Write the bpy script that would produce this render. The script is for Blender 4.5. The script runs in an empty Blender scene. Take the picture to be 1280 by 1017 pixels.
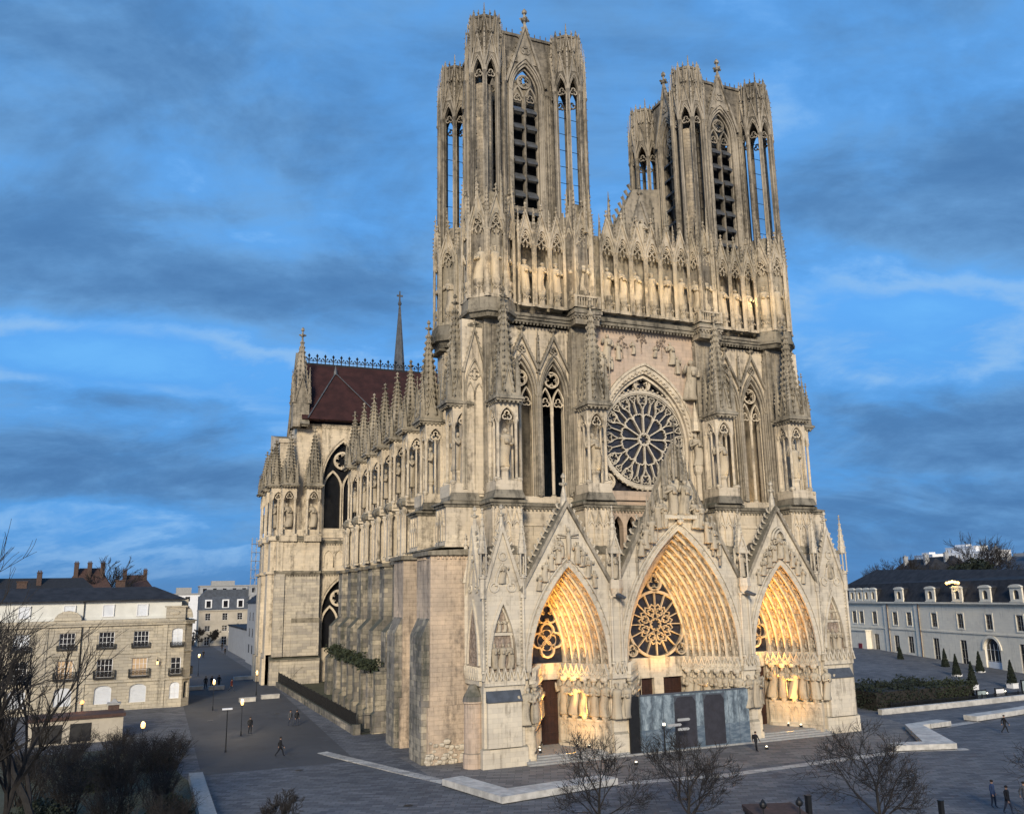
import bpy, bmesh, math, random
from math import sin, cos, pi, radians, sqrt, atan2, hypot, exp
from mathutils import Vector, Matrix
random.seed(7)
S = bpy.context.scene
COL = S.collection

# ------------------------------------------------------------------ camera
cd = bpy.data.cameras.new("camera"); cam = bpy.data.objects.new("camera", cd); COL.objects.link(cam); S.camera = cam
cd.sensor_width = 36.0; cd.lens = 1100.64 / 1280 * 36; cd.shift_x = -(669.03 - 640) / 1280; cd.shift_y = 0
cd.clip_start = 0.5; cd.clip_end = 6000
CAM = Vector((-48.9365, -78.6375, 14.674))
yaw, pit, rol = radians(23.637), radians(12.076), radians(-1.265)
Fv = Vector((sin(yaw) * cos(pit), cos(yaw) * cos(pit), sin(pit)))
Rv = Vector((cos(yaw), -sin(yaw), 0)); Uv = Rv.cross(Fv)
R2 = Rv * cos(rol) + Uv * sin(rol); U2 = -Rv * sin(rol) + Uv * cos(rol)
M = Matrix((R2, U2, -Fv)).transposed().to_4x4(); M.translation = CAM; cam.matrix_world = M

# ------------------------------------------------------------------ sky, sun, exposure
S.view_settings.view_transform = 'Standard'; S.view_settings.look = 'None'
S.view_settings.exposure = 0.0; S.view_settings.gamma = 1.0; S.view_settings.use_curve_mapping = False
S.cycles.use_adaptive_sampling = True; S.cycles.adaptive_threshold = 0.02
S.cycles.max_bounces = 6; S.cycles.diffuse_bounces = 3; S.cycles.glossy_bounces = 2; S.cycles.transmission_bounces = 2
S.cycles.sample_clamp_indirect = 4.0
S.cycles.use_denoising = True

def srgb(r, g, b):
    f = lambda c: (c / 255 / 12.92) if c / 255 <= .04045 else ((c / 255 + .055) / 1.055) ** 2.4
    return (f(r), f(g), f(b), 1)

class NT:                                     # tiny node-graph helper
    def __init__(s, t): s.t = t; s.n = t.nodes; s.l = t.links
    def new(s, typ, **kw):
        n = s.n.new(typ)
        for k, v in kw.items(): setattr(n, k, v)
        return n
    def put(s, sock, v):
        if v is None: return
        if isinstance(v, bpy.types.NodeSocket): s.l.new(v, sock)
        else: sock.default_value = v
    def m(s, op, a=None, b=None, c=None, clamp=False):
        n = s.new('ShaderNodeMath', operation=op); n.use_clamp = clamp
        for i, v in enumerate((a, b, c)): s.put(n.inputs[i], v)
        return n.outputs[0]
    def vm(s, op, a=None, b=None):
        n = s.new('ShaderNodeVectorMath', operation=op)
        s.put(n.inputs[0], a); s.put(n.inputs[1], b)
        return n.outputs['Value'] if op in ('DOT_PRODUCT', 'LENGTH') else n.outputs['Vector']
    def mix(s, f, a, b, blend='MIX'):
        n = s.new('ShaderNodeMix', data_type='RGBA', blend_type=blend)
        s.put(n.inputs[0], f); s.put(n.inputs[6], a); s.put(n.inputs[7], b)
        return n.outputs[2]
    def ramp(s, f, stops, interp='LINEAR'):
        n = s.new('ShaderNodeValToRGB'); cr = n.color_ramp; cr.interpolation = interp
        while len(cr.elements) < len(stops): cr.elements.new(.5)
        for e, (p, c) in zip(cr.elements, stops): e.position = p; e.color = c if len(c) == 4 else (*c, 1)
        s.put(n.inputs[0], f); return n.outputs[0]
    def sstep(s, v, lo, hi):
        n = s.new('ShaderNodeMapRange', interpolation_type='SMOOTHSTEP')
        s.put(n.inputs[0], v); n.inputs[1].default_value = lo; n.inputs[2].default_value = hi
        return n.outputs[0]
    def noise(s, v, sc, det=4, rough=.55, dist=0, dims='3D'):
        n = s.new('ShaderNodeTexNoise', noise_dimensions=dims); s.put(n.inputs['Vector'], v)
        n.inputs['Scale'].default_value = sc; n.inputs['Detail'].default_value = det
        n.inputs['Roughness'].default_value = rough; n.inputs['Distortion'].default_value = dist
        return n.outputs[0]
    def sep(s, v):
        n = s.new('ShaderNodeSeparateXYZ'); s.put(n.inputs[0], v); return n.outputs
    def comb(s, x=0, y=0, z=0):
        n = s.new('ShaderNodeCombineXYZ')
        for i, v in enumerate((x, y, z)): s.put(n.inputs[i], v)
        return n.outputs[0]

#SKY
W = bpy.data.worlds.new("World"); S.world = W; W.use_nodes = True
t = NT(W.node_tree); bg = W.node_tree.nodes['Background']
tc = t.new('ShaderNodeTexCoord'); dr = t.vm('NORMALIZE', tc.outputs['Generated'])
dx, dy, dz = t.sep(dr)[:3]
zc = t.m('MAXIMUM', dz, 0.0)
blue = t.ramp(zc, [(0, srgb(84, 146, 208)), (.10, srgb(88, 160, 230)), (.3, srgb(98, 172, 246)), (.7, srgb(92, 160, 232)), (1, srgb(80, 138, 208))])
den = t.m('ADD', zc, .34)
cx = t.m('DIVIDE', dx, den); cy = t.m('DIVIDE', dy, den)
pv = t.comb(t.m('MULTIPLY', t.m('ADD', t.m('MULTIPLY', cx, .92), t.m('MULTIPLY', cy, -.4)), .72), t.m('ADD', t.m('MULTIPLY', cx, .4), t.m('MULTIPLY', cy, .92)), 0.0)
n1 = t.noise(pv, 1.9, 8, .60, .35); n2 = t.noise(pv, 7.5, 7, .62, .3); n3 = t.noise(pv, .5, 3, .5)
dens = t.m('ADD', t.m('ADD', t.m('MULTIPLY', n1, .66), t.m('MULTIPLY', n2, .46)), t.m('MULTIPLY', n3, .18))
def pixdir(u, v):
    d = Fv + R2 * ((u - 669.03) / 1100.64) - U2 * ((v - 508.5) / 1100.64); return d.normalized()
acc = dens
def blob(u, v, w, hh, a):                      # a thick or thin place of the cloud deck: a soft ellipse of directions in the sky
    global acc
    d = pixdir(u, v); az = Vector((d.y, -d.x, 0)).normalized(); up_ = az.cross(d)
    if up_.z < 0: up_ = -up_
    e = t.m('DIVIDE', t.vm('DOT_PRODUCT', dr, tuple(az)), sin(radians(w))); f = t.m('DIVIDE', t.vm('DOT_PRODUCT', dr, tuple(up_)), sin(radians(hh)))
    q = t.m('ADD', t.m('MULTIPLY', e, e), t.m('MULTIPLY', f, f)); q = t.m('MULTIPLY', t.m('POWER', 2.718, t.m('MULTIPLY', q, -1.0)), t.m('GREATER_THAN', t.vm('DOT_PRODUCT', dr, tuple(d)), 0.0))
    acc = t.m('ADD', acc, t.m('MULTIPLY', q, a))
for q in [(640, 10, 32, 5, .03), (170, 60, 14, 4.5, .10), (130, 150, 13, 6, .10), (90, 330, 16, 4.5, .15), (380, 370, 8, 3, .10), (90, 585, 11, 2.2, .17), (260, 620, 7, 1.6, .12), (100, 490, 5, .8, .10), (230, 500, 4, .8, .10), (330, 660, 12, 1.2, .14), (1130, 220, 10, 6, .14), (1230, 300, 7, 3.5, .13), (1150, 560, 14, 2.5, .16), (1180, 650, 14, 2.2, .12),
          (60, 440, 9, 2.0, -.34), (250, 450, 8, 2.2, -.28), (430, 500, 6, 3, -.18), (300, 300, 5, 1.2, -.12), (1070, 370, 6, 2.6, -.24), (1130, 350, 3, 1.0, .12), (1060, 420, 3, .9, .10), (1190, 400, 7, 2.4, -.32), (1150, 470, 6, 1.4, -.14), (1130, 120, 5, 2.5, -.10), (480, 90, 9, 5, -.06), (90, 640, 9, 1.2, -.26), (90, 690, 12, 1.4, -.18), (250, 190, 8, 2.0, -.09), (1090, 600, 9, .8, -.10)]: blob(*q)
cov = t.sstep(acc, .51, .79)
lit = t.noise(pv, 2.6, 6, .65, .8)
ccol = t.mix(t.sstep(lit, .35, .68), srgb(82, 130, 182), srgb(112, 164, 216))
ccol = t.mix(t.m('MULTIPLY', t.sstep(acc, .66, .98), .9), ccol, srgb(72, 114, 164))
sky = t.mix(t.m('MULTIPLY', cov, .92), blue, ccol)
rim = t.m('MULTIPLY', t.m('MULTIPLY', t.sstep(acc, .36, .50), t.sstep(acc, .62, .50)), t.sstep(lit, .35, .6))
sky = t.mix(t.m('MULTIPLY', rim, .75), sky, srgb(146, 192, 238))
sky = t.mix(t.m('MULTIPLY', t.sstep(acc, .42, .16), .6), sky, srgb(116, 190, 252))
sky = t.mix(t.m('MULTIPLY', t.sstep(zc, .07, .0), .6), sky, srgb(84, 128, 180))
# afterglow low in the west, behind the camera
wd = Vector((-.48, -.85, .12)).normalized()
gl = t.m('POWER', t.m('MAXIMUM', t.vm('DOT_PRODUCT', dr, tuple(wd)), 0.0), 2.5)
gl = t.m('MULTIPLY', gl, t.sstep(dz, .95, -.05))
glow = t.mix(1.0, sky, t.mix(gl, (0, 0, 0, 1), (.75, .58, .38, 1)), 'ADD')
t.put(bg.inputs[0], glow); bg.inputs[1].default_value = 1.0
W.cycles.sampling_method = 'MANUAL'; W.cycles.sample_map_resolution = 512

sd = bpy.data.lights.new("sun", 'SUN'); sun = bpy.data.objects.new("sun", sd); COL.objects.link(sun)
sd.energy = 4.2; sd.angle = radians(12); sd.color = (1.0, .86, .66)
sun.rotation_euler = Vector((-.42, -.84, .34)).to_track_quat('Z', 'Y').to_euler()

# ------------------------------------------------------------------ materials
MATS = {}
def newmat(name):
    m = bpy.data.materials.new(name); m.use_nodes = True; MATS[name] = m
    return NT(m.node_tree), m.node_tree.nodes['Principled BSDF'], m
def stone(name, base, alt, dark, amount=.45, lichen=.55, bw=.95, bh=.42, mort=.5, carve=0., rough=.9, bump=.35, cv=.16):
    t, b, m = newmat(name)
    g = t.new('ShaderNodeNewGeometry'); P = g.outputs['Position']; x, y, z = t.sep(P)[:3]
    bv = t.comb(t.m('ADD', x, y), z, 0.0)
    br = t.new('ShaderNodeTexBrick'); t.put(br.inputs['Vector'], bv)
    br.inputs['Scale'].default_value = 1; br.inputs['Brick Width'].default_value = bw; br.inputs['Row Height'].default_value = bh
    br.inputs['Mortar Size'].default_value = .014; br.inputs['Bias'].default_value = -.1
    br.inputs['Color1'].default_value = (1 - 1.25 * cv, 1 - 1.25 * cv, 1 - 1.1 * cv, 1); br.inputs['Color2'].default_value = (1 + cv * .8, 1 + cv * .65, 1 + cv * .4, 1); br.inputs['Mortar'].default_value = (.62, .6, .57, 1)
    c = t.mix(t.sstep(t.noise(P, .22, 5, .6), .36, .66), base, alt)
    c = t.mix(mort, c, br.outputs['Color'], 'MULTIPLY')
    st = t.noise(t.vm('MULTIPLY', P, (1.1, 1.1, .11)), 1.0, 5, .65)
    spots = t.noise(P, 1.7, 6, .7)
    f = t.m('ADD', t.m('MULTIPLY', st, .6), t.m('MULTIPLY', spots, .4))
    c = t.mix(t.m('MULTIPLY', t.sstep(f, .62 - amount * .3, .80 - amount * .26), .85), c, dark)
    rs = t.noise(t.vm('MULTIPLY', P, (3.2, 3.2, .14)), 1.0, 4, .6); bk = t.noise(P, .45, 4, .65)
    c = t.mix(t.m('MULTIPLY', t.m('MULTIPLY', t.sstep(rs, .50, .66), t.sstep(bk, .46, .62)), .30 + .5 * amount), c, tuple(k * .8 for k in dark[:3]) + (1,))
    nz = t.sep(g.outputs['Normal'])[2]
    li = t.m('MULTIPLY', t.sstep(nz, .25, .75), lichen)
    c = t.mix(li, c, (.075, .078, .06, 1))
    h = t.m('ADD', t.m('MULTIPLY', br.outputs['Fac'], -.35), t.noise(P, 7, 4, .7))
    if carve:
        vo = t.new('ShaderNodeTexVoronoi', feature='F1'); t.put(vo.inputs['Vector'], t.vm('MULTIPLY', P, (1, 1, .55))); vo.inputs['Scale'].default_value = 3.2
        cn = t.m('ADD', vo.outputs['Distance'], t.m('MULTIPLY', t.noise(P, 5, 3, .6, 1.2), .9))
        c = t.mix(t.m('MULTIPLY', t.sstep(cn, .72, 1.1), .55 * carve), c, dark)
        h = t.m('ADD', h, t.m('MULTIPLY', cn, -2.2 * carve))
    bp = t.new('ShaderNodeBump'); bp.inputs['Strength'].default_value = bump if not carve else .8; bp.inputs['Distance'].default_value = .05 if not carve else .14
    t.put(bp.inputs['Height'], h); t.put(b.inputs['Normal'], bp.outputs[0])
    t.put(b.inputs['Base Color'], c); b.inputs['Roughness'].default_value = rough; b.inputs['Specular IOR Level'].default_value = .2
    return m
def simple(name, base, rough=.6, var=.25, sc=3., metal=0., spec=.4, alt=None, bump=0., emis=None, es=1.):
    t, b, m = newmat(name)
    g = t.new('ShaderNodeNewGeometry'); P = g.outputs['Position']
    a = alt or tuple(k * (1 - var) for k in base[:3]) + (1,)
    base = tuple(base[:3]) + (1,)
    nn = t.noise(P, sc, 5, .62)
    t.put(b.inputs['Base Color'], t.mix(t.sstep(nn, .35, .65), base, a))
    b.inputs['Roughness'].default_value = rough; b.inputs['Metallic'].default_value = metal; b.inputs['Specular IOR Level'].default_value = spec
    if bump:
        bp = t.new('ShaderNodeBump'); bp.inputs['Strength'].default_value = bump; bp.inputs['Distance'].default_value = .03
        t.put(bp.inputs['Height'], nn); t.put(b.inputs['Normal'], bp.outputs[0])
    if emis:
        b.inputs['Emission Color'].default_value = (*emis[:3], 1); b.inputs['Emission Strength'].default_value = es
    return m
stone('cream', (.62, .54, .415, 1), (.50, .43, .325, 1), (.08, .07, .054, 1), .46, .8)
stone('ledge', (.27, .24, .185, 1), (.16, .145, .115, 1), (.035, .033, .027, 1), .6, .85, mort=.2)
stone('trim', (.50, .43, .325, 1), (.32, .28, .21, 1), (.055, .049, .039, 1), .58, .6, mort=.15)
stone('weathered', (.36, .318, .25, 1), (.26, .23, .18, 1), (.07, .064, .052, 1), .60, .75)
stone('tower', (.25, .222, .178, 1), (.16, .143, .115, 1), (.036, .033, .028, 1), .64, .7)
stone('pale', (.58, .525, .425, 1), (.48, .43, .345, 1), (.14, .12, .095, 1), .38, .6, mort=.5)
stone('pinkish', (.50, .39, .30, 1), (.42, .345, .275, 1), (.20, .165, .13, 1), .34, .5, mort=.6)
stone('eroded', (.58, .46, .34, 1), (.37, .305, .24, 1), (.13, .11, .09, 1), .56, .6, bw=.9, bh=.42, mort=.5, bump=.7, cv=.13)
stone('rough', (.44, .375, .28, 1), (.27, .24, .19, 1), (.085, .08, .07, 1), .62, .7, bw=.8, bh=.38, mort=.95, bump=1.)
stone('mossy', (.40, .365, .295, 1), (.20, .19, .16, 1), (.055, .06, .05, 1), .62, .9, bw=1.1, bh=.55, mort=1., bump=1., cv=.36)
stone('coursed', (.50, .455, .37, 1), (.42, .385, .32, 1), (.13, .12, .10, 1), .42, .7, bw=1.5, bh=.45, mort=1., bump=.8, cv=.19)
stone('carved', (.50, .43, .33, 1), (.44, .37, .28, 1), (.12, .10, .075, 1), .35, .4, mort=.1, carve=1.)
stone('relief', (.47, .38, .30, 1), (.42, .34, .28, 1), (.17, .13, .10, 1), .35, .4, mort=.1, carve=1.)
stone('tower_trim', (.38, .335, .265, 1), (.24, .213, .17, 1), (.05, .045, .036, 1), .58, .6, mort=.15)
stone('statue_stone', (.44, .385, .295, 1), (.36, .31, .235, 1), (.13, .115, .09, 1), .38, .3, mort=.0, bump=.5)
stone('spire_stone', (.36, .318, .245, 1), (.25, .222, .17, 1), (.055, .05, .04, 1), .62, .3, mort=.25)
stone('limestone', (.47, .43, .345, 1), (.39, .36, .295, 1), (.15, .14, .115, 1), .35, .5, bw=1.1, bh=.40, mort=1., bump=1., cv=.12)
stone('palace_stone', (.78, .735, .62, 1), (.72, .68, .58, 1), (.36, .335, .285, 1), .22, .3, bw=1.2, bh=.5, mort=.25)
simple('lead_roof', (.046, .021, .020), .75, .4, .6, alt=(.030, .015, .015, 1), spec=.12)
simple('lead', (.10, .105, .11), .45, .35, 1., metal=.2)
simple('slate', (.034, .036, .042), .75, .4, .9, spec=.15)
simple('rust_pipe', (.10, .055, .035), .7, .3, 2.)
simple('slate_blue', (.075, .088, .11), .7, .3, 1.2, spec=.2)
simple('black_roof', (.02, .02, .021), .7, .3, 2.)
simple('glass_dark', (.012, .013, .016), .18, .4, 1.2, spec=.6)
simple('leaded_glass', (.030, .030, .038), .35, .6, 2.6, spec=.5, alt=(.012, .012, .016, 1))
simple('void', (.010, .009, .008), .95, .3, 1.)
simple('wood_door', (.035, .013, .008), .6, .35, 2.5)
simple('iron', (.016, .017, .019), .5, .3, 4., metal=.3)
simple('white_paint', (.70, .71, .72), .5, .08, 1.)
simple('shutter', (.62, .66, .72), .5, .1, .8)
simple('render_white', (.62, .63, .60), .8, .1, .7)
simple('render_grey', (.32, .33, .34), .8, .15, .7)
simple('render_tan', (.42, .38, .31), .8, .15, .7)
simple('brick_red', (.085, .055, .045), .85, .4, 5., bump=.3)
simple('terracotta', (.075, .042, .034), .85, .4, 3., bump=.3)
simple('granite_pale', (.50, .485, .45), .75, .35, 1.1, bump=.2)
simple('granite_grey', (.30, .30, .29), .8, .2, 3.)
simple('bark', (.022, .020, .018), .9, .4, 6.)
simple('twig', (.020, .018, .018), .9, .4, 3.)
simple('evergreen', (.013, .021, .012), .85, .5, 4., alt=(.007, .012, .008, 1))
simple('boxwood', (.026, .036, .016), .85, .5, 5., alt=(.012, .018, .009, 1))
simple('ivy', (.032, .042, .020), .85, .5, 3., alt=(.018, .025, .013, 1))
simple('dark_cloth', (.012, .013, .017), .9, .4, 6.)
simple('blue_cloth', (.035, .06, .13), .9, .3, 6.)
simple('red_cloth', (.10, .02, .016), .9, .3, 6.)
simple('grey_cloth', (.07, .075, .085), .9, .3, 6.)
simple('jeans', (.03, .04, .065), .9, .3, 6.)
simple('skin', (.38, .23, .16), .6, .1, 6.)
simple('hair', (.02, .013, .009), .8, .3, 9.)
simple('red_door', (.22, .02, .025), .5, .2, 1.)
simple('sign_panel', (.30, .36, .36), .4, .3, 2.)
simple('yellow', (.4, .26, .02), .5, .2, 2.)
simple('lamp_warm', (.9, .7, .4), .4, 0, 1., emis=(1., .56, .17), es=2.4)
simple('lamp_white', (.9, .9, .85), .4, 0, 1., emis=(1., .88, .62), es=3.)
simple('lamp_orange', (.9, .4, .15), .4, 0, 1., emis=(1., .36, .09), es=2.6)
simple('lit_window', (.4, .3, .2), .4, .2, 1.5, emis=(1., .60, .26), es=.15)
# ------------------------------------------------------------------ mesh builder
class MB:
    """collects faces in a face frame: u along the wall, w out of it, z up"""
    def __init__(s, x=0., y=0., a=0., z=0.): s.v = []; s.f = []; s.at(x, y, a, z)
    def at(s, x=0., y=0., a=0., z=0.):
        s.o = (x, y, z, cos(a), sin(a)); return s
    def add(s, vs, fs):
        x, y, z0, c, q = s.o; n = len(s.v)
        s.v += [(x + u * c + w * q, y + u * q - w * c, z + z0) for u, w, z in vs]
        s.f += [tuple(i + n for i in f) for f in fs]
    def box(s, u0, u1, w0, w1, z0, z1):
        s.add([(u0, w0, z0), (u1, w0, z0), (u1, w1, z0), (u0, w1, z0), (u0, w0, z1), (u1, w0, z1), (u1, w1, z1), (u0, w1, z1)],
              [(0, 1, 2, 3), (4, 7, 6, 5), (0, 4, 5, 1), (1, 5, 6, 2), (2, 6, 7, 3), (3, 7, 4, 0)])
    def hexa(s, p): s.add(p, [(0, 1, 2, 3), (4, 7, 6, 5), (0, 4, 5, 1), (1, 5, 6, 2), (2, 6, 7, 3), (3, 7, 4, 0)])
    def slope(s, u0, u1, w0, w1, z0, zb, zf):     # a block whose top falls from zb (at w0) to zf (at w1)
        s.hexa([(u0, w0, z0), (u1, w0, z0), (u1, w1, z0), (u0, w1, z0), (u0, w0, zb), (u1, w0, zb), (u1, w1, zf), (u0, w1, zf)])
    def lathe(s, u, w, prof, n=8, rot=None, cap=True, e=1., seg=None):
        rot = pi / n if rot is None else rot; vs = []; fs = []
        for z, r in prof:
            for k in range(n):
                a = rot + 2 * pi * k / n; vs.append((u + r * cos(a), w + r * sin(a) * e, z))
        for j in range(len(prof) - 1):
            for k in range(n):
                a = j * n + k; b = j * n + (k + 1) % n; fs.append((a, b, b + n, a + n))
        if cap: fs += [tuple(range(n))[::-1], tuple(range((len(prof) - 1) * n, len(prof) * n))]
        s.add(vs, fs)
    def prism(s, poly, w0, w1):                   # (u,z) polygon extruded in w
        n = len(poly)
        s.add([(u, w0, z) for u, z in poly] + [(u, w1, z) for u, z in poly],
              [tuple(range(n)), tuple(range(n, 2 * n))[::-1]] + [(i, (i + 1) % n, n + (i + 1) % n, n + i) for i in range(n)])
    def ribbon(s, pts, a, w0, w1, closed=False):  # a rib of half-width a following a line in the wall's plane
        n = len(pts); L = []
        for i in range(n):
            p = pts[i]; q0 = pts[(i - 1) % n] if (closed or i) else p; q1 = pts[(i + 1) % n] if (closed or i < n - 1) else p
            du, dz = q1[0] - q0[0], q1[1] - q0[1]; l = hypot(du, dz) or 1
            nu, nz = -dz / l, du / l; k = a
            d0 = (p[0] - q0[0], p[1] - q0[1]); l0 = hypot(*d0)
            if l0 > 1e-6:
                cs = abs((d0[0] * du + d0[1] * dz) / (l0 * l)); k = a / max(cs, .45)
            L.append((p, nu * k, nz * k))
        vs = []
        for p, nu, nz in L:
            vs += [(p[0] + nu, w0, p[1] + nz), (p[0] - nu, w0, p[1] - nz), (p[0] - nu, w1, p[1] - nz), (p[0] + nu, w1, p[1] + nz)]
        fs = []
        for i in range(n if closed else n - 1):
            b = 4 * i; c = 4 * ((i + 1) % n)
            fs += [(b + j, b + (j + 1) % 4, c + (j + 1) % 4, c + j) for j in range(4)]
        if not closed: fs += [(0, 1, 2, 3), (4 * n - 1, 4 * n - 2, 4 * n - 3, 4 * n - 4)]
        s.add(vs, fs)
    def tube(s, pts, rs, n=4):                    # a round bar through points (u,w,z)
        vs = []; m = len(pts); pr = None
        for i in range(m):
            d = Vector(pts[min(i + 1, m - 1)]) - Vector(pts[max(i - 1, 0)])
            if d.length < 1e-9: d = Vector((0, 0, 1))
            d.normalize()
            if pr is None: pr = d.orthogonal().normalized()
            pr = (pr - d * pr.dot(d)); pr = pr.normalized() if pr.length > 1e-6 else d.orthogonal().normalized()
            q = d.cross(pr); r = rs[i] if hasattr(rs, '__len__') else rs
            for k in range(n):
                a = 2 * pi * k / n; vs.append(tuple(Vector(pts[i]) + pr * r * cos(a) + q * r * sin(a)))
        fs = [(i * n + k, i * n + (k + 1) % n, (i + 1) * n + (k + 1) % n, (i + 1) * n + k) for i in range(m - 1) for k in range(n)]
        fs += [tuple(range(n))[::-1], tuple(range((m - 1) * n, m * n))]
        s.add(vs, fs)
    def knob(s, u, w, z, r, h=None):              # a crocket: small faceted bud
        h = h or r
        s.add([(u + r, w, z), (u, w + r, z), (u - r, w, z), (u, w - r, z), (u, w, z + h), (u, w, z - h)],
              [(0, 1, 4), (1, 2, 4), (2, 3, 4), (3, 0, 4), (1, 0, 5), (2, 1, 5), (3, 2, 5), (0, 3, 5)])
    def ball(s, c, r, n=8, m=5, e=(1, 1, 1)):
        vs = []; fs = []
        for j in range(m + 1):
            th = pi * j / m
            for k in range(n):
                ph = 2 * pi * k / n
                vs.append((c[0] + r * e[0] * sin(th) * cos(ph), c[1] + r * e[1] * sin(th) * sin(ph), c[2] + r * e[2] * cos(th)))
        for j in range(m):
            for k in range(n): fs.append((j * n + k, j * n + (k + 1) % n, (j + 1) * n + (k + 1) % n, (j + 1) * n + k))
        s.add(vs, fs)
    # ---- gothic vocabulary
    def archwall(s, u0, u1, z0, z1, ops, w0, w1, n=9):
        """wall u0..u1, z0..z1, front face at w1 and back at w0, with openings (uc, hw, zs, h, zsill); h=0 gives a square head"""
        ops = sorted(ops); cuts = [u0] + [(ops[i][0] + ops[i][1] + ops[i + 1][0] - ops[i + 1][1]) / 2 for i in range(len(ops) - 1)] + [u1]
        for i, (uc, hw, zs, h, zl) in enumerate(ops):
            a, b = cuts[i], cuts[i + 1]
            ap = arch(uc, hw, zs, h, n) if h > 0 else [(uc - hw, zs), (uc + hw, zs)]
            s.box(a, uc - hw, w0, w1, z0, zs); s.box(uc + hw, b, w0, w1, z0, zs)
            if zl > z0 + .01: s.box(uc - hw, uc + hw, w0, w1, z0, zl)
            m = len(ap); top = [(a + (b - a) * (p[0] - ap[0][0]) / (2 * hw), z1) for p in ap]
            vs = []
            for w in (w0, w1):
                vs += [(p[0], w, p[1]) for p in ap] + [(p[0], w, p[1]) for p in top] + [(a, w, zs), (b, w, zs)]
            N = 2 * m + 2; fs = []
            for k in range(m - 1):
                fs += [(k, k + 1, m + k + 1, m + k), (N + k + 1, N + k, N + m + k, N + m + k + 1), (k, N + k, N + k + 1, k + 1), (m + k, m + k + 1, N + m + k + 1, N + m + k)]
            fs += [(2 * m, 0, m), (N + 2 * m, N + m, N), (m - 1, 2 * m + 1, 2 * m - 1), (N + m - 1, N + 2 * m - 1, N + 2 * m + 1),
                   (2 * m, m, N + m, N + 2 * m), (2 * m + 1, N + 2 * m + 1, N + 2 * m - 1, 2 * m - 1)]
            s.add(vs, fs)
    def shaft(s, u, w, z0, z1, r, n=6):           # colonnette with base and capital
        s.lathe(u, w, [(z0, r * 1.7), (z0 + r * 1.2, r * 1.6), (z0 + r * 1.8, r), (z1 - r * 3, r), (z1 - r * 2.4, r * 1.15), (z1 - r * .8, r * 1.8), (z1, r * 1.9)], n)
    def gablet(s, uc, hw, z0, z1, w0, w1, rim=.16, crk=5, kr=.12, fin=.9, plate=True, zcut=None):
        """steep gable: a plate with a raised rim, crockets up the rakes and a finial"""
        if plate: s.prism([(uc - hw, z0), (uc + hw, z0), (uc, z1)], w0, (w0 + w1) / 2)
        s.ribbon([(uc - hw, z0), (uc, z1), (uc + hw, z0)], rim, w0 - .02, w1)
        wm = (w0 + w1) / 2
        for k in range(crk):
            f = (k + .6) / (crk + .3)
            for sg in (-1, 1): s.knob(uc + sg * (hw * (1 - f) + rim * .9), wm, z0 + (z1 - z0) * f + rim * .7, kr, kr * 1.3)
        if fin: s.finial(uc, wm, z1, fin)
    def finial(s, u, w, z, h):
        r = h * .10
        s.lathe(u, w, [(z - h * .1, r * .8), (z + h * .22, r * .65), (z + h * .28, r * 1.6), (z + h * .40, r * 1.9), (z + h * .46, r * .6), (z + h * .66, r * .55), (z + h * .72, r * 1.3), (z + h * .84, r * 1.3), (z + h, r * .1)], 6)
        for a in range(4):
            s.knob(u + cos(a * pi / 2) * r * 2.0, w + sin(a * pi / 2) * r * 2.0, z + h * .36, r * .9)
    def spire(s, u, w, z0, z1, r, n=8, rows=9, kr=.09, fin=1.0, rot=None):
        rot = pi / n if rot is None else rot
        s.lathe(u, w, [(z0, r), (z1, r * .07)], n, rot)
        for k in range(n):
            a = rot + 2 * pi * k / n
            s.tube([(u + r * 1.02 * cos(a), w + r * 1.02 * sin(a), z0), (u + r * .09 * cos(a), w + r * .09 * sin(a), z1)], r * .055, 3)
            for j in range(rows):
                f = (j + .4) / rows; q = r * (1 - .93 * f) + kr * .7
                s.knob(u + q * cos(a), w + q * sin(a), z0 + (z1 - z0) * f, kr * (1.1 - .35 * f), kr * 1.2)
        if fin: s.finial(u, w, z1, fin)
    def foil(s, uc, zc, R, n, rot, a, w0, w1): s.ribbon(foilpts(uc, zc, R, n, rot), a, w0, w1, True)
    def dentil(s, u0, u1, w, z, sz=.14, step=.42):
        k = max(1, int((u1 - u0) / step))
        for i in range(k):
            u = u0 + (i + .5) * (u1 - u0) / k; s.box(u - sz * .6, u + sz * .6, w - .02, w + sz, z - sz, z + sz * .8)
    def cornice(s, u0, u1, w, z, h=.5, out=.45, dent=True):   # stepped string course standing out of the face at w
        s.slope(u0 - out, u1 + out, w - .3, w + out, z, z + h * .9, z + h * .55)
        s.box(u0 - out * .6, u1 + out * .6, w - .3, w + out * .55, z - h * .45, z - .003)
        if dent: s.dentil(u0, u1, w + .02, z - h * .62, .13, .40)
    def rcornice(s, u0, u1, w0, w1, z, h=.5, out=.4, dent=True):   # string course round a rectangular plan
        o = out * .55; s.box(u0 - o, u1 + o, w0 - o, w1 + o, z - h * .45, z)
        s.hexa([(u0 - out, w0 - out, z + .002), (u1 + out, w0 - out, z + .002), (u1 + out, w1 + out, z + .002), (u0 - out, w1 + out, z + .002),
                (u0 - out, w0 - out, z + h * .5), (u1 + out, w0 - out, z + h * .5), (u1 + out, w1 + out, z + h * .5), (u0 - out, w1 + out, z + h * .5)])
        s.hexa([(u0 - out + .02, w0 - out + .02, z + h * .5), (u1 + out - .02, w0 - out + .02, z + h * .5), (u1 + out - .02, w1 + out - .02, z + h * .5), (u0 - out + .02, w1 + out - .02, z + h * .5),
                (u0, w0, z + h), (u1, w0, z + h), (u1, w1, z + h), (u0, w1, z + h)])
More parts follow.
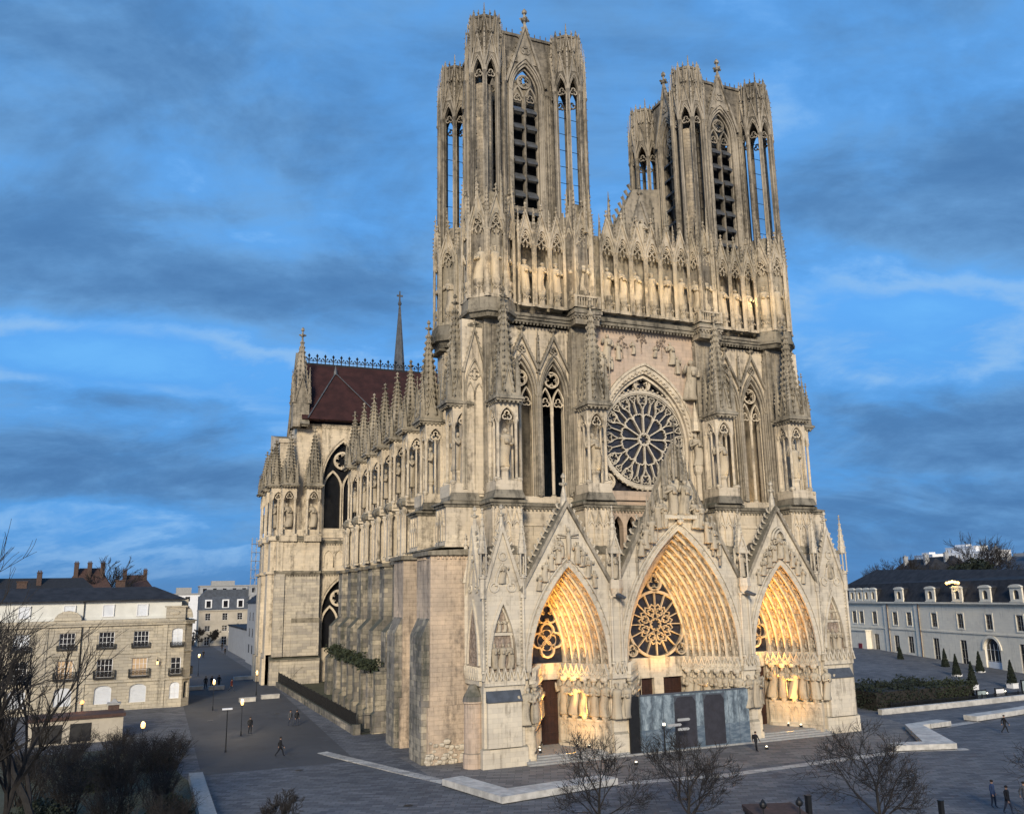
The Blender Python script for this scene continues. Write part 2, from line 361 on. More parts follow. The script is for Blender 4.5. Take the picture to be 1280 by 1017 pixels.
        if dent:
            k = int((u1 - u0) / .4); [s.box(u0 + (i + .5) * (u1 - u0) / k - .09, u0 + (i + .5) * (u1 - u0) / k + .09, w1 - .02, w1 + out * .5, z - h * .85, z - h * .46) for i in range(k)]
            k = int((w1 - w0) / .4); [s.box(q - .02 if q == u1 else q - out * .5, q + out * .5 if q == u1 else q + .02, w0 + (i + .5) * (w1 - w0) / k - .09, w0 + (i + .5) * (w1 - w0) / k + .09, z - h * .85, z - h * .46) for i in range(k) for q in (u0, u1)]
    def build_split(s, name, mat, parent=None, tol=.06):   # one object for each piece that stands apart
        par = list(range(len(s.v)))
        def fd(i):
            while par[i] != i: par[i] = par[par[i]]; i = par[i]
            return i
        for f in s.f:
            for q in f[1:]: par[fd(q)] = fd(f[0])
        bb = {}
        for i, c in enumerate(s.v):
            r = fd(i); b = bb.setdefault(r, [list(c), list(c)])
            for k in range(3): b[0][k] = min(b[0][k], c[k]); b[1][k] = max(b[1][k], c[k])
        G = [[b[0], b[1], {r}] for r, b in bb.items()]; ch = True
        while ch:
            ch = False
            for i in range(len(G)):
                for j in range(len(G) - 1, i, -1):
                    A, B = G[i], G[j]
                    if all(A[0][k] - tol <= B[1][k] and B[0][k] - tol <= A[1][k] for k in range(3)):
                        A[0] = [min(A[0][k], B[0][k]) for k in range(3)]; A[1] = [max(A[1][k], B[1][k]) for k in range(3)]; A[2] |= B[2]; G.pop(j); ch = True
        out = []
        for g in G:
            n = MB(); mp = {}
            for f in s.f:
                if fd(f[0]) in g[2]:
                    for q in f:
                        if q not in mp: mp[q] = len(n.v); n.v.append(s.v[q])
                    n.f.append(tuple(mp[q] for q in f))
            out.append(n.build(name, mat, parent))
        return out
    def build2(s, name, mat, other, mat2, parent=None):    # two stones in one mesh
        n = len(s.f); k = len(s.v); s.v += other.v; s.f += [tuple(i + k for i in f) for f in other.f]
        o = s.build(name, mat, parent); o.data.materials.append(MATS[mat2])
        o.data.polygons.foreach_set('material_index', [0] * n + [1] * (len(s.f) - n)); return o
    def build(s, name, mat, parent=None, smooth=False):
        me = bpy.data.meshes.new(name); me.from_pydata(s.v, [], s.f); me.materials.append(MATS[mat])
        if smooth: me.polygons.foreach_set('use_smooth', [True] * len(me.polygons))
        o = bpy.data.objects.new(name, me); COL.objects.link(o)
        if parent is not None: o.parent = parent
        return o
def arch(uc, hw, zs, h, n=9):                     # pointed arch, left springing to right springing
    if h <= hw * 1.001:
        return [(uc - hw * cos(pi * k / (2 * n)), zs + h * sin(pi * k / (2 * n))) for k in range(2 * n + 1)]
    R = (hw * hw + h * h) / (2 * hw); c = R - hw; A = atan2(h, c)
    L = [(uc + c - R * cos(A * k / n), zs + R * sin(A * k / n)) for k in range(n + 1)]
    return L + [(2 * uc - u, z) for u, z in L[-2::-1]]
def circ(uc, zc, r, n=24, a0=0.): return [(uc + r * cos(a0 + 2 * pi * k / n), zc + r * sin(a0 + 2 * pi * k / n)) for k in range(n)]
def foilpts(uc, zc, R, n, rot=pi / 2, seg=6):
    r = R * sin(pi / n) / (1 + sin(pi / n)) * 1.04; d = R - r; out = []
    for k in range(n):
        a = rot + 2 * pi * k / n; cu, cz = uc + d * cos(a), zc + d * sin(a); sp = pi / 2 + pi / n - .12
        out += [(cu + r * cos(a - sp + 2 * sp * j / seg), cz + r * sin(a - sp + 2 * sp * j / seg)) for j in range(seg + 1)]
    return out
def empty(name, x=0, y=0, z=0, parent=None, rz=0.):
    o = bpy.data.objects.new(name, None); COL.objects.link(o); o.location = (x, y, z); o.rotation_euler = (0, 0, rz); o.empty_display_size = .3
    if parent is not None: o.parent = parent
    return o
def tag(o, label=None, cat=None, group=None, kind=None):
    if label: o['label'] = label
    if cat: o['category'] = cat
    if group: o['group'] = group
    if kind: o['kind'] = kind
    return o
def copy_tree(o, parent=None, loc=None, rz=None, sc=None):
    c = o.copy(); COL.objects.link(c)
    if parent is not None: c.parent = parent
    if loc is not None: c.location = loc
    if rz is not None: c.rotation_euler = (0, 0, rz)
    if sc is not None: c.scale = sc if hasattr(sc, '__len__') else (sc, sc, sc)
    for ch in list(o.children): copy_tree(ch, c)
    return c
def gz(y): return max(0., min((y - 8) * .033, 2.05))   # the square rises gently towards the street behind

# ------------------------------------------------------------------ a carved standing figure, 1 m tall (scaled where it stands)
def statue_mb(seed, n=14):
    rd = random.Random(seed); m = MB(); ph = [rd.uniform(0, 6.28) for _ in range(4)]; sway = rd.uniform(-.034, .034)
    prof = [(0, .155), (.03, .165), (.12, .15), (.25, .142), (.38, .138), (.50, .132), (.60, .128), (.68, .142), (.75, .155), (.80, .145), (.835, .095), (.855, .050)]
    vs = []; fs = []
    for z, r in prof:
        fold = .20 * max(0, 1 - z / .78); off = sway * sin(z * 5 + ph[0]) * 2
        for k in range(n):
            a = 2 * pi * k / n; q = r * (1 + fold * sin(5 * a + ph[1] + 2.2 * z) + fold * .6 * sin(3 * a + ph[2] - 3 * z))
            vs.append((q * cos(a) + off, q * .78 * sin(a), z))
    for j in range(len(prof) - 1):
        for k in range(n): fs.append((j * n + k, j * n + (k + 1) % n, (j + 1) * n + (k + 1) % n, (j + 1) * n + k))
    fs += [tuple(range(n))[::-1], tuple(range((len(prof) - 1) * n, len(prof) * n))]
    m.add(vs, fs)
    hx = sway * sin(4.5 + ph[0]) * 2
    m.ball((hx, .012, .918), .058, 9, 7, (.86, 1, 1.22)); m.ball((hx, -.012, .935), .064, 8, 5, (.95, .95, 1.05))
    m.ball((hx, .070, .905), .014, 5, 4)
    if rd.random() < .6: m.ball((hx, .035, .868), .036, 7, 5, (.9, .8, 1.2))
    if rd.random() < .5: m.lathe(hx, 0, [(.955, .060), (.965, .070), (1.0, .074), (1.004, .05)], 8)
    for sg in (-1, 1):
        el = (sg * .185 + hx, .02, .60); ha = (sg * rd.uniform(.02, .15), .15, rd.uniform(.56, .72))
        if rd.random() < .3: el = (sg * .23 + hx, .05, .66); ha = (sg * rd.uniform(.18, .26), .14, rd.uniform(.78, .92))
        m.tube([(sg * .135 + hx, 0, .79), (sg * .175 + hx, .0, .70), el, ((el[0] + ha[0]) / 2, .105, (el[2] + ha[2]) / 2), ha], [.050, .052, .045, .040, .028], 6)
    if rd.random() < .5: m.box(-.05, .05, .13, .17, .58, .70)
    else: m.tube([(.17, .14, .08), (.16, .15, .95)], .012, 5)
    return m
STAT = [statue_mb(s) for s in (3, 8, 15, 21, 34, 47, 52)]
STM = []
for sm in STAT:
    o = sm.build('statue', 'statue_stone', None, True); STM.append(o.data); bpy.data.objects.remove(o)
SN = 0
def statue(parent, x, y, z, h, rz, name='statue', k=None):
    """figure facing its wall's outward side; rz is the wall frame angle"""
    global SN; SN += 1
    o = bpy.data.objects.new(name, STM[(SN * 3 + SN // 7) % 7 if k is None else k]); COL.objects.link(o); o.parent = parent
    o.location = (x, y, z); o.scale = (h * 1.05, h, h); o.rotation_euler = (0, 0, rz); return o
# ================================================================== THE CATHEDRAL
CA = tag(empty('cathedral'), 'huge weathered Gothic stone cathedral with two open square-topped towers', 'cathedral')
BX = [-17.66, -7.8, 7.8, 17.66]                   # axes of the four west buttresses

# ---- shared pieces: tabernacle with its spire
def tab_mb():
    m = MB(); H = 6.0
    for u in (-.95, .95):
        for w in (1.0, -1.0): m.shaft(u, w, 0, H, .155, 7)
        m.shaft(u, .0, 0, H, .11, 6)
    for a, (ox, oy) in ((0, (0, -1.15)), (-pi / 2, (-1.15, 0)), (pi / 2, (1.15, 0))):
        m.at(ox, oy, a)
        m.archwall(-1.15 if a <= 0 else -.925, 1.15 if a >= 0 else .925, H - .05, H + 1.75, [(0, .72, H - .04, 1.15, H - .05)], -.22, 0, 6)
        m.ribbon(arch(0, .80, H, 1.25, 6), .07, -.02, .09)
        m.foil(0, H + .35, .50, 3, pi / 2, .06, -.16, -.06)
    m.at()
    m.box(-1.13, 1.13, -1.13, 1.13, H + 1.5, H + 1.76)
    m.box(-1.2, 1.2, -1.25, -.95, 0, H + 1.5)
    m.box(-1.35, 1.35, -1.4, 1.35, -.95, -.03)
    for u in (-1.2, 1.2): m.ball((u, 1.15, .05), .33, 7, 4, (1, 1, .9))
    return m
def tabspire_mb():
    m = MB(); m.rcornice(-1.15, 1.15, -1.15, 1.15, -.35, .45, .34); m.box(-1.25, 1.25, -1.25, 1.25, 0, .25)
    m.spire(0, 0, .25, 10.0, 1.22, 8, 14, .20, 1.6)
    for u in (-1, 1):
        for w in (-1, 1):
            m.lathe(u * 1.0, w * 1.0, [(.2, .34), (1.9, .30), (4.6, .03)], 4, pi / 4)
            for j in range(6): m.knob(u * (1.0 + .24 * (1 - j / 6)), w * (1.0 + .24 * (1 - j / 6)), 1.9 + j * .42, .14)
            m.finial(u * 1.0, w * 1.0, 4.5, .7)
    for a in range(4):
        m.at(1.05 * sin(a * pi / 2), -1.05 * cos(a * pi / 2), a * pi / 2)
        m.gablet(0, .62, .2, 2.9, -.18, .12, .10, 4, .12, .6)
    return m.at()
TAB = tab_mb(); TSP = tabspire_mb()
T0 = TAB.build('tabernacle', 'cream', CA); S0 = TSP.build('pinnacle', 'spire_stone', T0); S0.location = (0, -.5, 8.25)
FIRST = [True]
def tabernacle(x, y, z, a=0., st=True, hz=1.0):
    if FIRST[0]: o = T0; FIRST[0] = False
    else:
        o = T0.copy(); COL.objects.link(o); o.parent = CA
        p = S0.copy(); COL.objects.link(p); p.parent = o
    o.location = (x, y, z); o.rotation_euler = (0, 0, a); o.scale = (1, 1, hz)
    if st:
        q = statue(o, 0, -.35, 1.35, 3.9, 0); m = None
    return o
for i, X in enumerate(BX): tabernacle(X, .85, 25.6)
tabernacle(-21.0, 4.15, 25.6, -pi / 2); tabernacle(-21.0, 13.6, 25.6, -pi / 2)
tabernacle(21.0, 4.15, 25.6, pi / 2); tabernacle(21.0, 13.6, 25.6, pi / 2)
ped = MB()
for (x, y, a) in [(X, .85, 0) for X in BX] + [(-21.0, 4.15, -pi / 2), (-21.0, 13.6, -pi / 2)]:
    lg = MB(x, y, a, 25.6); lg.hexa([(-1.62, -1.6, -1.75), (1.62, -1.6, -1.75), (1.62, 1.6, -1.75), (-1.62, 1.6, -1.75), (-1.38, -1.4, -.97), (1.38, -1.4, -.97), (1.38, 1.38, -.97), (-1.38, 1.38, -.97)]); lg.build('plinth_slope', 'ledge', CA)
    ped = MB(x, y, a, 25.6); ped.lathe(0, .35, [(0, .42), (.9, .36), (1.15, .5), (1.35, .52)], 8); ped.build('statue_pedestal', 'cream', CA)

# ---- west buttresses
for i, X in enumerate(BX):
    m = MB(); m.at(X, 0, 0)
    m.box(-1.55, 1.55, -4, 0, 6, 23.25)
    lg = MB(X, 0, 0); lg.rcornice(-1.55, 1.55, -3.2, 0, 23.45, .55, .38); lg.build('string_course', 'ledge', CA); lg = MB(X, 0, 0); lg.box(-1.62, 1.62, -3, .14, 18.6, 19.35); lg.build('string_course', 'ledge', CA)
    for k in (-1, 0, 1):                           # blind arcade of three gabled arches
        m.ribbon([(k * .9 - .38, 19.4)] + arch(k * .9, .38, 21.0, .75, 5) + [(k * .9 + .38, 19.4)], .07, 0, .14)
        m.gablet(k * .9, .47, 21.2, 22.9, 0, .16, .06, 2, .06, 0, False)
    for u in (-1.42, 1.42): m.shaft(u, .02, 19.4, 23, .09)
    m.build('buttress', 'cream', CA)
    b = MB(); b.at(X, 0, 0)
    b.box(-1.3, 1.3, -4, -2.45, 23.9, 42.6)        # pier behind the tabernacle up to the gallery
    for u in (-1.2, -.6, 0, .6, 1.2): b.shaft(u, -2.42, 33.8, 42.0, .085)
    b.at(X - 1.3, 0, -pi / 2)
    for u in (-2.8, -3.3): b.shaft(u, .0, 25, 42, .1)
    b.build('buttress_pier', 'weathered', CA)
# ---- tower storeys seen from the front
TRACERY = {}
def tower_front(sg):
    c = sg * 12.75; inn = sg * 9.0; out = sg * 16.4
    u0, u1 = min(inn, out), max(inn, out); ops = [(c - 1.83, 1.5, 35.0, 3.9, 24.5), (c + 1.83, 1.5, 35.0, 3.9, 24.5)]
    m = MB()
    m.archwall(u0, u1, 24.3, 42.4, ops, -4.8, -3.2)
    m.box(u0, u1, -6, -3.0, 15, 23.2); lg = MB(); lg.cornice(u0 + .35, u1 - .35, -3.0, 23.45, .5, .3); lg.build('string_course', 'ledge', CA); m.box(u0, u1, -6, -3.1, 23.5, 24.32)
    m.box(u0, u1, -3.35, -2.9, 21.5, 21.75)
    m.build('tower_wall', 'cream', CA)
    w = MB()
    for uc, hw, zs, h, zl in ops:
        for r, ww in ((hw + .05, -3.15), (hw + .24, -2.98), (hw - .13, -3.4)):
            w.ribbon([(uc - r, zl)] + arch(uc, r, zs, h * r / hw, 9) + [(uc + r, zl)], .085, ww - .18, ww)
        w.gablet(uc, 1.95, 37.4, 41.5, -3.2, -2.85, .11, 9, .15, 1.9, False)
        w.foil(uc, 39.95, .42, 3, pi / 2, .07, -3.2, -3.0)
        for sh in (-1, 1): w.shaft(uc + sh * (hw + .18), -3.05, 24.6, 35.1, .12)
    for uu in (c, c - 3.6, c + 3.6):
        w.shaft(uu, -3.05, 35, 41.2, .10); w.lathe(uu, -3.05, [(38.5, .22), (40.2, .2), (42.2, .02)], 4)
        for j in range(5): w.knob(uu, -2.85, 38.6 + j * .7, .12)
    w.build('window_gable', 'weathered', CA)
    q = MB()
    for uc, hw, zs, h, zl in ops:
        q.shaft(uc, -3.9, zl, zs - .6, .17, 7)
        for sh in (-1, 1):
            q.ribbon([(uc + sh * .74 - .68, zs - 2)] + arch(uc + sh * .74, .68, zs - .9, 1.9, 7) + [(uc + sh * .74 + .68, zs - 2)], .07, -4.05, -3.75)
            q.foil(uc + sh * .74, zs - .55, .5, 3, pi / 2, .05, -3.97, -3.83)
            q.shaft(uc + sh * 1.42, -3.9, zl, zs - .6, .11)
        q.ribbon(circ(uc, zs + 1.95, .82, 18), .08, -4.05, -3.75, True); q.foil(uc, zs + 1.95, .74, 4, pi / 4, .06, -3.97, -3.83)
    q.build('window_tracery', 'cream', CA)
    r = MB()                                       # the hollow inside: far wall, floors and side walls
    r.box(u0, u1, -11.6, -11, 15, 42.4); r.box(u0 - .3, u1 + .3, -11, -4.9, 42.42, 43.2); r.box(u0, u1, -11, -6.05, 22.5, 23.4)
    r.build_split('belfry_floor', 'weathered', CA)
    k = MB(); k.at(c, 0, 0)                        # gallery cornice of the tower bay
    k.cornice(-3.6, 3.6, -2.6, 42.9, .6, .35); k.slope(-3.9, 3.9, -6, -2.1, 43.2, 44.2, 43.5)
    k.build('gallery_cornice', 'ledge', CA); k = MB()
    k.at(sg * 7.8, 0, 0); k.rcornice(-1.42, 1.42, -3.0, -.95, 43.75, .6, .25); k.box(-1.4, 1.4, -4, -1.0, 42.6, 43.47); k.build('gallery_cornice', 'weathered', CA); k = MB()
    # corner: octagonal plinth of the turret
    k.at(sg * 18.0, 3.6, 0); k.lathe(0, 0, [(42.5, 2.5), (42.9, 2.75), (42.95, 3.0), (43.25, 3.08), (43.3, 2.92), (43.7, 2.86), (44.5, 2.8)], 8)
    k.at().build('turret_cornice', 'ledge', CA); k = MB(); k.at(sg * 18.0, 13.6, 0); k.lathe(0, 0, [(42.0, 2.55), (42.6, 2.9), (42.65, 3.3), (43.2, 3.4), (44.3, 3.0), (44.5, 3.0)], 8)
    k.at().build('turret_cornice', 'ledge', CA)
for sg in (-1, 1): tower_front(sg)
# ---- tower flanks (north is seen, south for a step to the side)
def tower_side(sg):
    A = sg * pi / 2; m = MB(); d = lambda y: (y if sg > 0 else -y)
    def blk(mb, y0, y1, x0, x1, z0, z1, zs=None):
        mb.at(0, 0, 0)
        a, b = (-x1, -x0) if sg < 0 else (x0, x1)
        if zs is None: mb.box(a, b, -y1, -y0, z0, z1)
        else:                                     # sloped towards the outside
            o, i = (a, b) if sg < 0 else (b, a)
            mb.hexa([(a, -y0, z0), (b, -y0, z0), (b, -y1, z0), (a, -y1, z0)] + [(p, q, (zs if p == o else z1)) for p, q in ((a, -y0), (b, -y0), (b, -y1), (a, -y1))])
    lo = MB(); up = MB(); rf = MB(); ms = MB()
    blk(up, 4, 14.5, 16.7, 18.9, 19, 42.4)        # body
    for y0, y1 in ((2.9, 6.2), (12.6, 15.6)):
        blk(up, y0, y1, 18, 22.9, 19.9, 23.25); blk(rf, y0 - .12, y1 + .12, 18, 23.1, 23.26, 23.5); blk(rf, y0 - .3, y1 + .3, 18, 23.3, 23.52, 24.3, 23.7); blk(up, y0 + .1, y1 - .1, 18, 22.5, 24.3, 25.5)
        blk(up, y0 + .2, y1 - .2, 18, 19.9, 24.5, 41.6); blk(up, y0 + .15, y1 - .15, 18.2, 20.4, 24.5, 38)
        blk(rf, y0 - .1, y1 + .1, 18.4, 20.6, 41.65, 42.3, 41.9); blk(rf, y0 + .1, y1 - .1, 18.4, 20.3, 42.32, 44.0, 42.4)
        blk(up, y0 - .05, y1 + .05, 18, 23.0, 19.4, 19.88)
    # blind traceried panel on the west face of the north buttress
    tr = MB(sg * 19.9, 2.88, 0); up.at(sg * 19.9, 2.88, 0)
    up.box(-1.3, 1.3, -1, .0, 24.6, 42.4)
    tr.ribbon([(-.95, 25)] + arch(0, .95, 35.2, 3.0, 8) + [(.95, 25)], .08, 0, .16)
    tr.ribbon([(0, 25), (0, 35)], .05, 0, .12)
    for s2 in (-1, 1): tr.ribbon([(s2 * .47 - .43, 34)] + arch(s2 * .47, .43, 34.6, 1.2, 5) + [(s2 * .47 + .43, 34)], .05, 0, .12)
    tr.foil(0, 36.7, .6, 4, 0, .06, 0, .12)
    tr.gablet(0, 1.25, 36.8, 41.4, 0, .25, .1, 8, .13, 1.6, False)
    for u in (-1.15, 1.15): tr.shaft(u, .06, 25, 37, .1)
    # the great plain lower block
    for y0, y1, p in ((2.3, 6.9, 24.6), (12.0, 15.8, 24.6)):
        blk(lo, y0, y1, 17, p, 4.7, 18.55); blk(lo, y0 - .12, y1 + .12, 17, p + .25, 0, 4.9); blk(lo, y0 - .12, y1 + .12, 17, p + .25, 4.9, 5.2, 4.93)
        blk(ms, y0 + .3, y1 - .3, p - .1, p + .75, 0, 11.2); blk(ms, y0 + .3, y1 - .3, p - .1, p + .75, 11.2, 13, 11.2); ms.at().build('base_buttress', 'mossy', CA); ms = MB()
    blk(lo, 3.0, 16.0, 16.5, 20.6, 0, 18.55)
    for y0, y1, p in ((2.3, 6.9, 24.6), (12.0, 15.8, 24.6)):
        blk(rf, y0 - .35, y1 + .35, 17, p + .35, 18.6, 19.35, 19.0)
    blk(rf, 2.7, 16.2, 17, 20.95, 18.58, 19.3, 18.95)
    blk(rf, 3.1, 15.8, 20.2, 23.4, 19.36, 20.2, 19.5)
    if sg < 0:
        lo.at(-24.6, 5.0, -pi / 2); lo.dentil(-1.5, 1.5, 0, 18.4); lo.at(-22.4, 2.28, 0); lo.dentil(-1.7, 1.7, 0, 18.4)
        # blind arcades high on the buttress sides
        for yy in (4.5, 14.1):
            up.at(-22.92, yy, -pi / 2)
            for k in (-1, 0, 1):
                up.ribbon([(k * .85 - .36, 20.0)] + arch(k * .85, .36, 21.2, .7, 5) + [(k * .85 + .36, 20.0)], .07, 0, .14)
                up.gablet(k * .85, .42, 21.4, 22.9, 0, .16, .06, 2, .06, 0, False)
            up.at(-22.9, yy - 1.6, 0)
    # north gallery wall and windows between the corner turrets
    up.at(sg * 17.2, 8.6, A); up.box(-4, 4, -.2, 1.0, 42.45, 43.3); up.cornice(-3, 3, 1.0, 43.1, .6, .3)
    tr.at(sg * 18.92, 9.2, A)
    for uc in (-1.7, 1.7):
        tr.ribbon([(uc - 1.35, 25)] + arch(uc, 1.35, 35, 3.6, 7) + [(uc + 1.35, 25)], .1, 0, .25); tr.ribbon([(uc, 25), (uc, 36)], .08, 0, .2)
        tr.gablet(uc, 1.6, 37.4, 41.4, 0, .3, .1, 8, .13, 1.6, False)
    tr.at().build('blind_tracery', 'trim', CA)
    up.at().build('tower_flank', 'cream', CA); lo.at().build('tower_base', 'eroded' if sg < 0 else 'rough', CA)
    rf.at().build_split('tower_ledge', 'ledge', CA)
for sg in (-1, 1): tower_side(sg)

# ---- rose bay
m = MB(); m.archwall(-6.5, 6.5, 24.3, 43.3, [(0, 5.75, 30.6, 8.2, 25.3)], -4.4, -3.0, 14)
m.box(-6.5, 6.5, -6, -3.1, 23.5, 24.28); m.box(-5.9, 5.9, -4.4, -2.8, 24.3, 25.28)
lg = MB(); lg.cornice(-6.2, 6.2, -3.0, 23.45, .5, .25); lg.build('string_course', 'ledge', CA)
m.archwall(-6.5, 6.5, 18.4, 23.2, [(-5.6 + k * 1.6, .60, 21.4, 1.25, 19.2) for k in range(8)], -3.9, -3.0, 5)
m.build('rose_wall', 'pinkish', CA)
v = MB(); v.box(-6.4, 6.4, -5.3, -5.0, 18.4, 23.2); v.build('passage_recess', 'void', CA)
m = MB()
for r, w1, d in ((5.85, -2.82, .18), (6.15, -2.7, .14), (5.55, -3.0, .16), (5.2, -3.3, .14)):
    m.ribbon([(-r, 25.4)] + arch(0, r, 30.6, 8.25 * r / 5.75, 16) + [(r, 25.4)], d, w1 - .45, w1)
for k in range(40):
    p = arch(0, 5.68, 30.6, 8.1, 20)[k]; m.ball((p[0], -2.98, p[1]), .21, 6, 4)
m.build('rose_arch', 'cream', CA)
RO = empty('rose_window', 0, 3.0, 31.1, CA)
def rose(parent, R, nm, n, w, mat, glassmat='leaded_glass', simple_=False):
    m = MB(); RB, FO = m.ribbon, m.foil; m.ribbon = lambda pts, a, *q: RB(pts, a * (.78 if a < .2 else 1), *q)
    m.ribbon(circ(0, 0, R, 64), R * .038, -w, w * 1.3, True); m.ribbon(circ(0, 0, R * .945, 64), R * .012, -w, w * .8, True)
    m.ribbon(circ(0, 0, R * .125, 20), R * .022, -w, w, True); m.foil(0, 0, R * .11, 6, 0, R * .010, -w * .5, w * .5)
    st = 2 * pi / n
    for k in range(n):
        a = st * k + pi / 2; P = lambda r, b: (r * R * cos(b), r * R * sin(b))
        m.ribbon([P(.13, a), P(.60 if not simple_ else .93, a)], R * .016, -w, w)
        # petal head between two spokes, then a forked spoke to the rim
        a2 = a + st / 2
        m.ribbon([P(.42, a), P(.50, a + st * .10), P(.535, a + st * .28), P(.52, a + st * .42), P(.55, a2), P(.52, a + st * .58), P(.535, a + st * .72), P(.50, a + st * .90), P(.42, a + st)], R * .013, -w * .8, w * .8)
        m.ribbon([P(.55, a2), P(.78, a2)], R * .013, -w, w)
        m.ribbon([P(.60, a), P(.70, a - st * .10), P(.76, a - st * .22), P(.86, a - st * .25), P(.93, a - st * .20)], R * .012, -w * .8, w * .8)
        m.ribbon([P(.60, a), P(.70, a + st * .10), P(.76, a + st * .22), P(.86, a + st * .25), P(.93, a + st * .20)], R * .012, -w * .8, w * .8)
        cu = P(.825, a); m.foil(cu[0], cu[1], R * .098, 4, a + pi / 4, R * .011, -w * .6, w * .6)
        cu = P(.855, a2); m.foil(cu[0], cu[1], R * .072, 3, a2 + pi, R * .010, -w * .6, w * .6)
    o = m.build('rose_tracery', mat, parent)
    g = MB(); g.prism(circ(0, 0, R * .99, 48), -w * 2.2, -w * 1.2); g.build('rose_glass', glassmat, parent)
    return o
rose(RO, 5.35, 'rose', 12, .16, 'pale')
for o in RO.children: o.location = (0, .75, 0)
m = MB(); m.ribbon(circ(0, 37.35, .95, 20), .13, -3.95, -3.55, True); m.foil(0, 37.35, .85, 4, pi / 4, .08, -3.85, -3.6)
for s2 in (-1, 1): m.ribbon(circ(s2 * 4.75, 26.35, .8, 18), .12, -3.95, -3.55, True); m.foil(s2 * 4.75, 26.35, .7, 3, pi / 2, .07, -3.85, -3.6)
for k in range(56):
    a = 2 * pi * k / 56; m.ball((5.62 * cos(a), -3.42, 31.1 + 5.62 * sin(a)), .15, 5, 3)
m.build('spandrel_tracery', 'cream', CA)
g = MB(); g.box(-5.8, 5.8, -4.38, -4.2, 25.3, 39); g.build('spandrel_glass', 'leaded_glass', CA)
# carved scene over the rose: figures climbing the arch, trees, two giants at the sides
m = MB()
for (u, z) in ((-2.6, 41.2), (-.2, 41.9), (2.4, 41.3)):
    m.tube([(u, -2.95, z - 1.3), (u, -2.9, z + 1.2)], .06, 5)
    for j in range(16): m.knob(u + random.uniform(-.6, .6), -2.9, z + random.uniform(-.1, 1.2), .17)
m.build_split('relief_tree', 'relief', CA)
for (u, z, h) in ((-5.6, 38.2, 2.6), (-4.6, 39.2, 3.2), (-4.2, 38.4, 1.8), (3.6, 39.6, 2.6), (4.3, 38.6, 2.0), (-1.3, 40.4, 1.5), (-3.2, 39.6, 1.9), (1.5, 40.3, 1.4)):
    statue(CA, u, 2.85, z, h, 0)
for s2 in (-1, 1):
    statue(CA, s2 * 5.75, 2.55, 35.6, 4.7, 0); statue(CA, s2 * 6.0, 2.4, 28.2, 3.6, 0)
for s2 in (-1, 1):
    m = MB(); m.lathe(s2 * 6.0, -2.45, [(24.4, .3), (27.2, .3), (27.6, .5), (28.2, .55)], 8); m.build('corbel', 'cream', CA); m = MB(); m.lathe(s2 * 6.0, -2.5, [(32.1, .5), (33, .45), (35.4, .05)], 6); m.build('canopy_spire', 'cream', CA)

# ---- cornice and balustrade under the kings
m = MB(); m.cornice(-6.3, 6.3, -2.3, 43.55, .8, .35); m.box(-6.4, 6.4, -5, -2.2, 44.0, 44.4)
m.build('main_cornice', 'ledge', CA)
m = MB()
def balus(mb, L, z0=44.42, z1=45.75):
    mb.box(0, L, -.12, .12, z0, z0 + .22); mb.box(0, L, -.15, .15, z1 - .2, z1)
    k = max(2, int(L / .30))
    for i in range(k): mb.lathe((i + .5) * L / k, 0, [(z0 + .2, .085), (z0 + .5, .11), (z1 - .5, .075), (z1 - .19, .10)], 5, cap=False)
    for u in (0, L): mb.box(u - .14, u + .14, -.18, .18, z0, z1 + .05)
for (x, y, a, L) in ((-6.2, 2.05, 0, 6.2), (0, 2.05, 0, 6.2), (-9.2, .95, 0, 2.8), (6.4, .95, 0, 2.8), (-6.4, .95, pi / 2, 1.1), (6.4, 2.05, -pi / 2, 1.1), (-9.2, 2.05, -pi / 2, 1.1), (9.2, .95, pi / 2, 1.1)):
    m.at(x, y, a); balus(m, L)
m.at().build('balustrade', 'trim', CA)

# ---- gallery of kings: one niche, repeated
def niche_mb():
    m = MB(); hw = .78
    for s2 in (-1, 1):
        m.shaft(s2 * hw, 0, 0, 7.0, .10); m.shaft(s2 * (hw + .15), .02, 0, 8.6, .13)
        m.lathe(s2 * (hw + .15), -.02, [(8.4, .18), (9.3, .16), (11.4, .02)], 4, pi / 4)
        for j in range(5): m.knob(s2 * (hw + .15), .16, 8.9 + j * .45, .09)
    m.archwall(-.95, .95, 6.9, 8.6, [(0, .66, 7.0, 1.5, 6.9)], -.3, -.02, 7)
    for r, w in ((.74, .10), (.60, -.06)): m.ribbon(arch(0, r, 7.0, 1.9 * r / .7, 7), .07, w - .16, w)
    m.ribbon(arch(0, .30, 6.9, .75, 5), .055, -.25, -.1)
    for s2 in (-1, 1): m.ribbon(arch(s2 * .42, .24, 6.7, .6, 4), .05, -.25, -.1); m.knob(s2 * .3, -.15, 7.2, .1)
    m.foil(0, 7.95, .32, 3, pi / 2, .05, -.25, -.1)
    m.gablet(0, .93, 7.7, 10.9, -.25, .12, .09, 7, .12, 1.1, False); m.prism([(-.66, 8.62), (.66, 8.62), (0, 10.9)], -.25, -.06)
    m.foil(0, 8.95, .26, 3, pi / 2, .055, -.1, .10)
    m.box(-.62, .62, -.9, .05, 0, .35); m.lathe(0, -.35, [(.3, .42), (.9, .40), (1.2, .34), (1.5, .50), (1.9, .54)], 8)
    for s2 in (-1, 0, 1): m.ribbon(arch(s2 * .27, .12, .9, .25, 3), .03, .0, .1)
    return m
NB = niche_mb()
def nicheobj(back):
    o = NB.build('niche', 'trim', CA)
    if back: b = MB(); b.box(-.95, .95, -1.3, -1.05, 0, 8.6); b.build('niche_back', 'spire_stone', o)
    return o
NBo = nicheobj(True); NOo = nicheobj(False)
NU = {id(NBo): False, id(NOo): False}
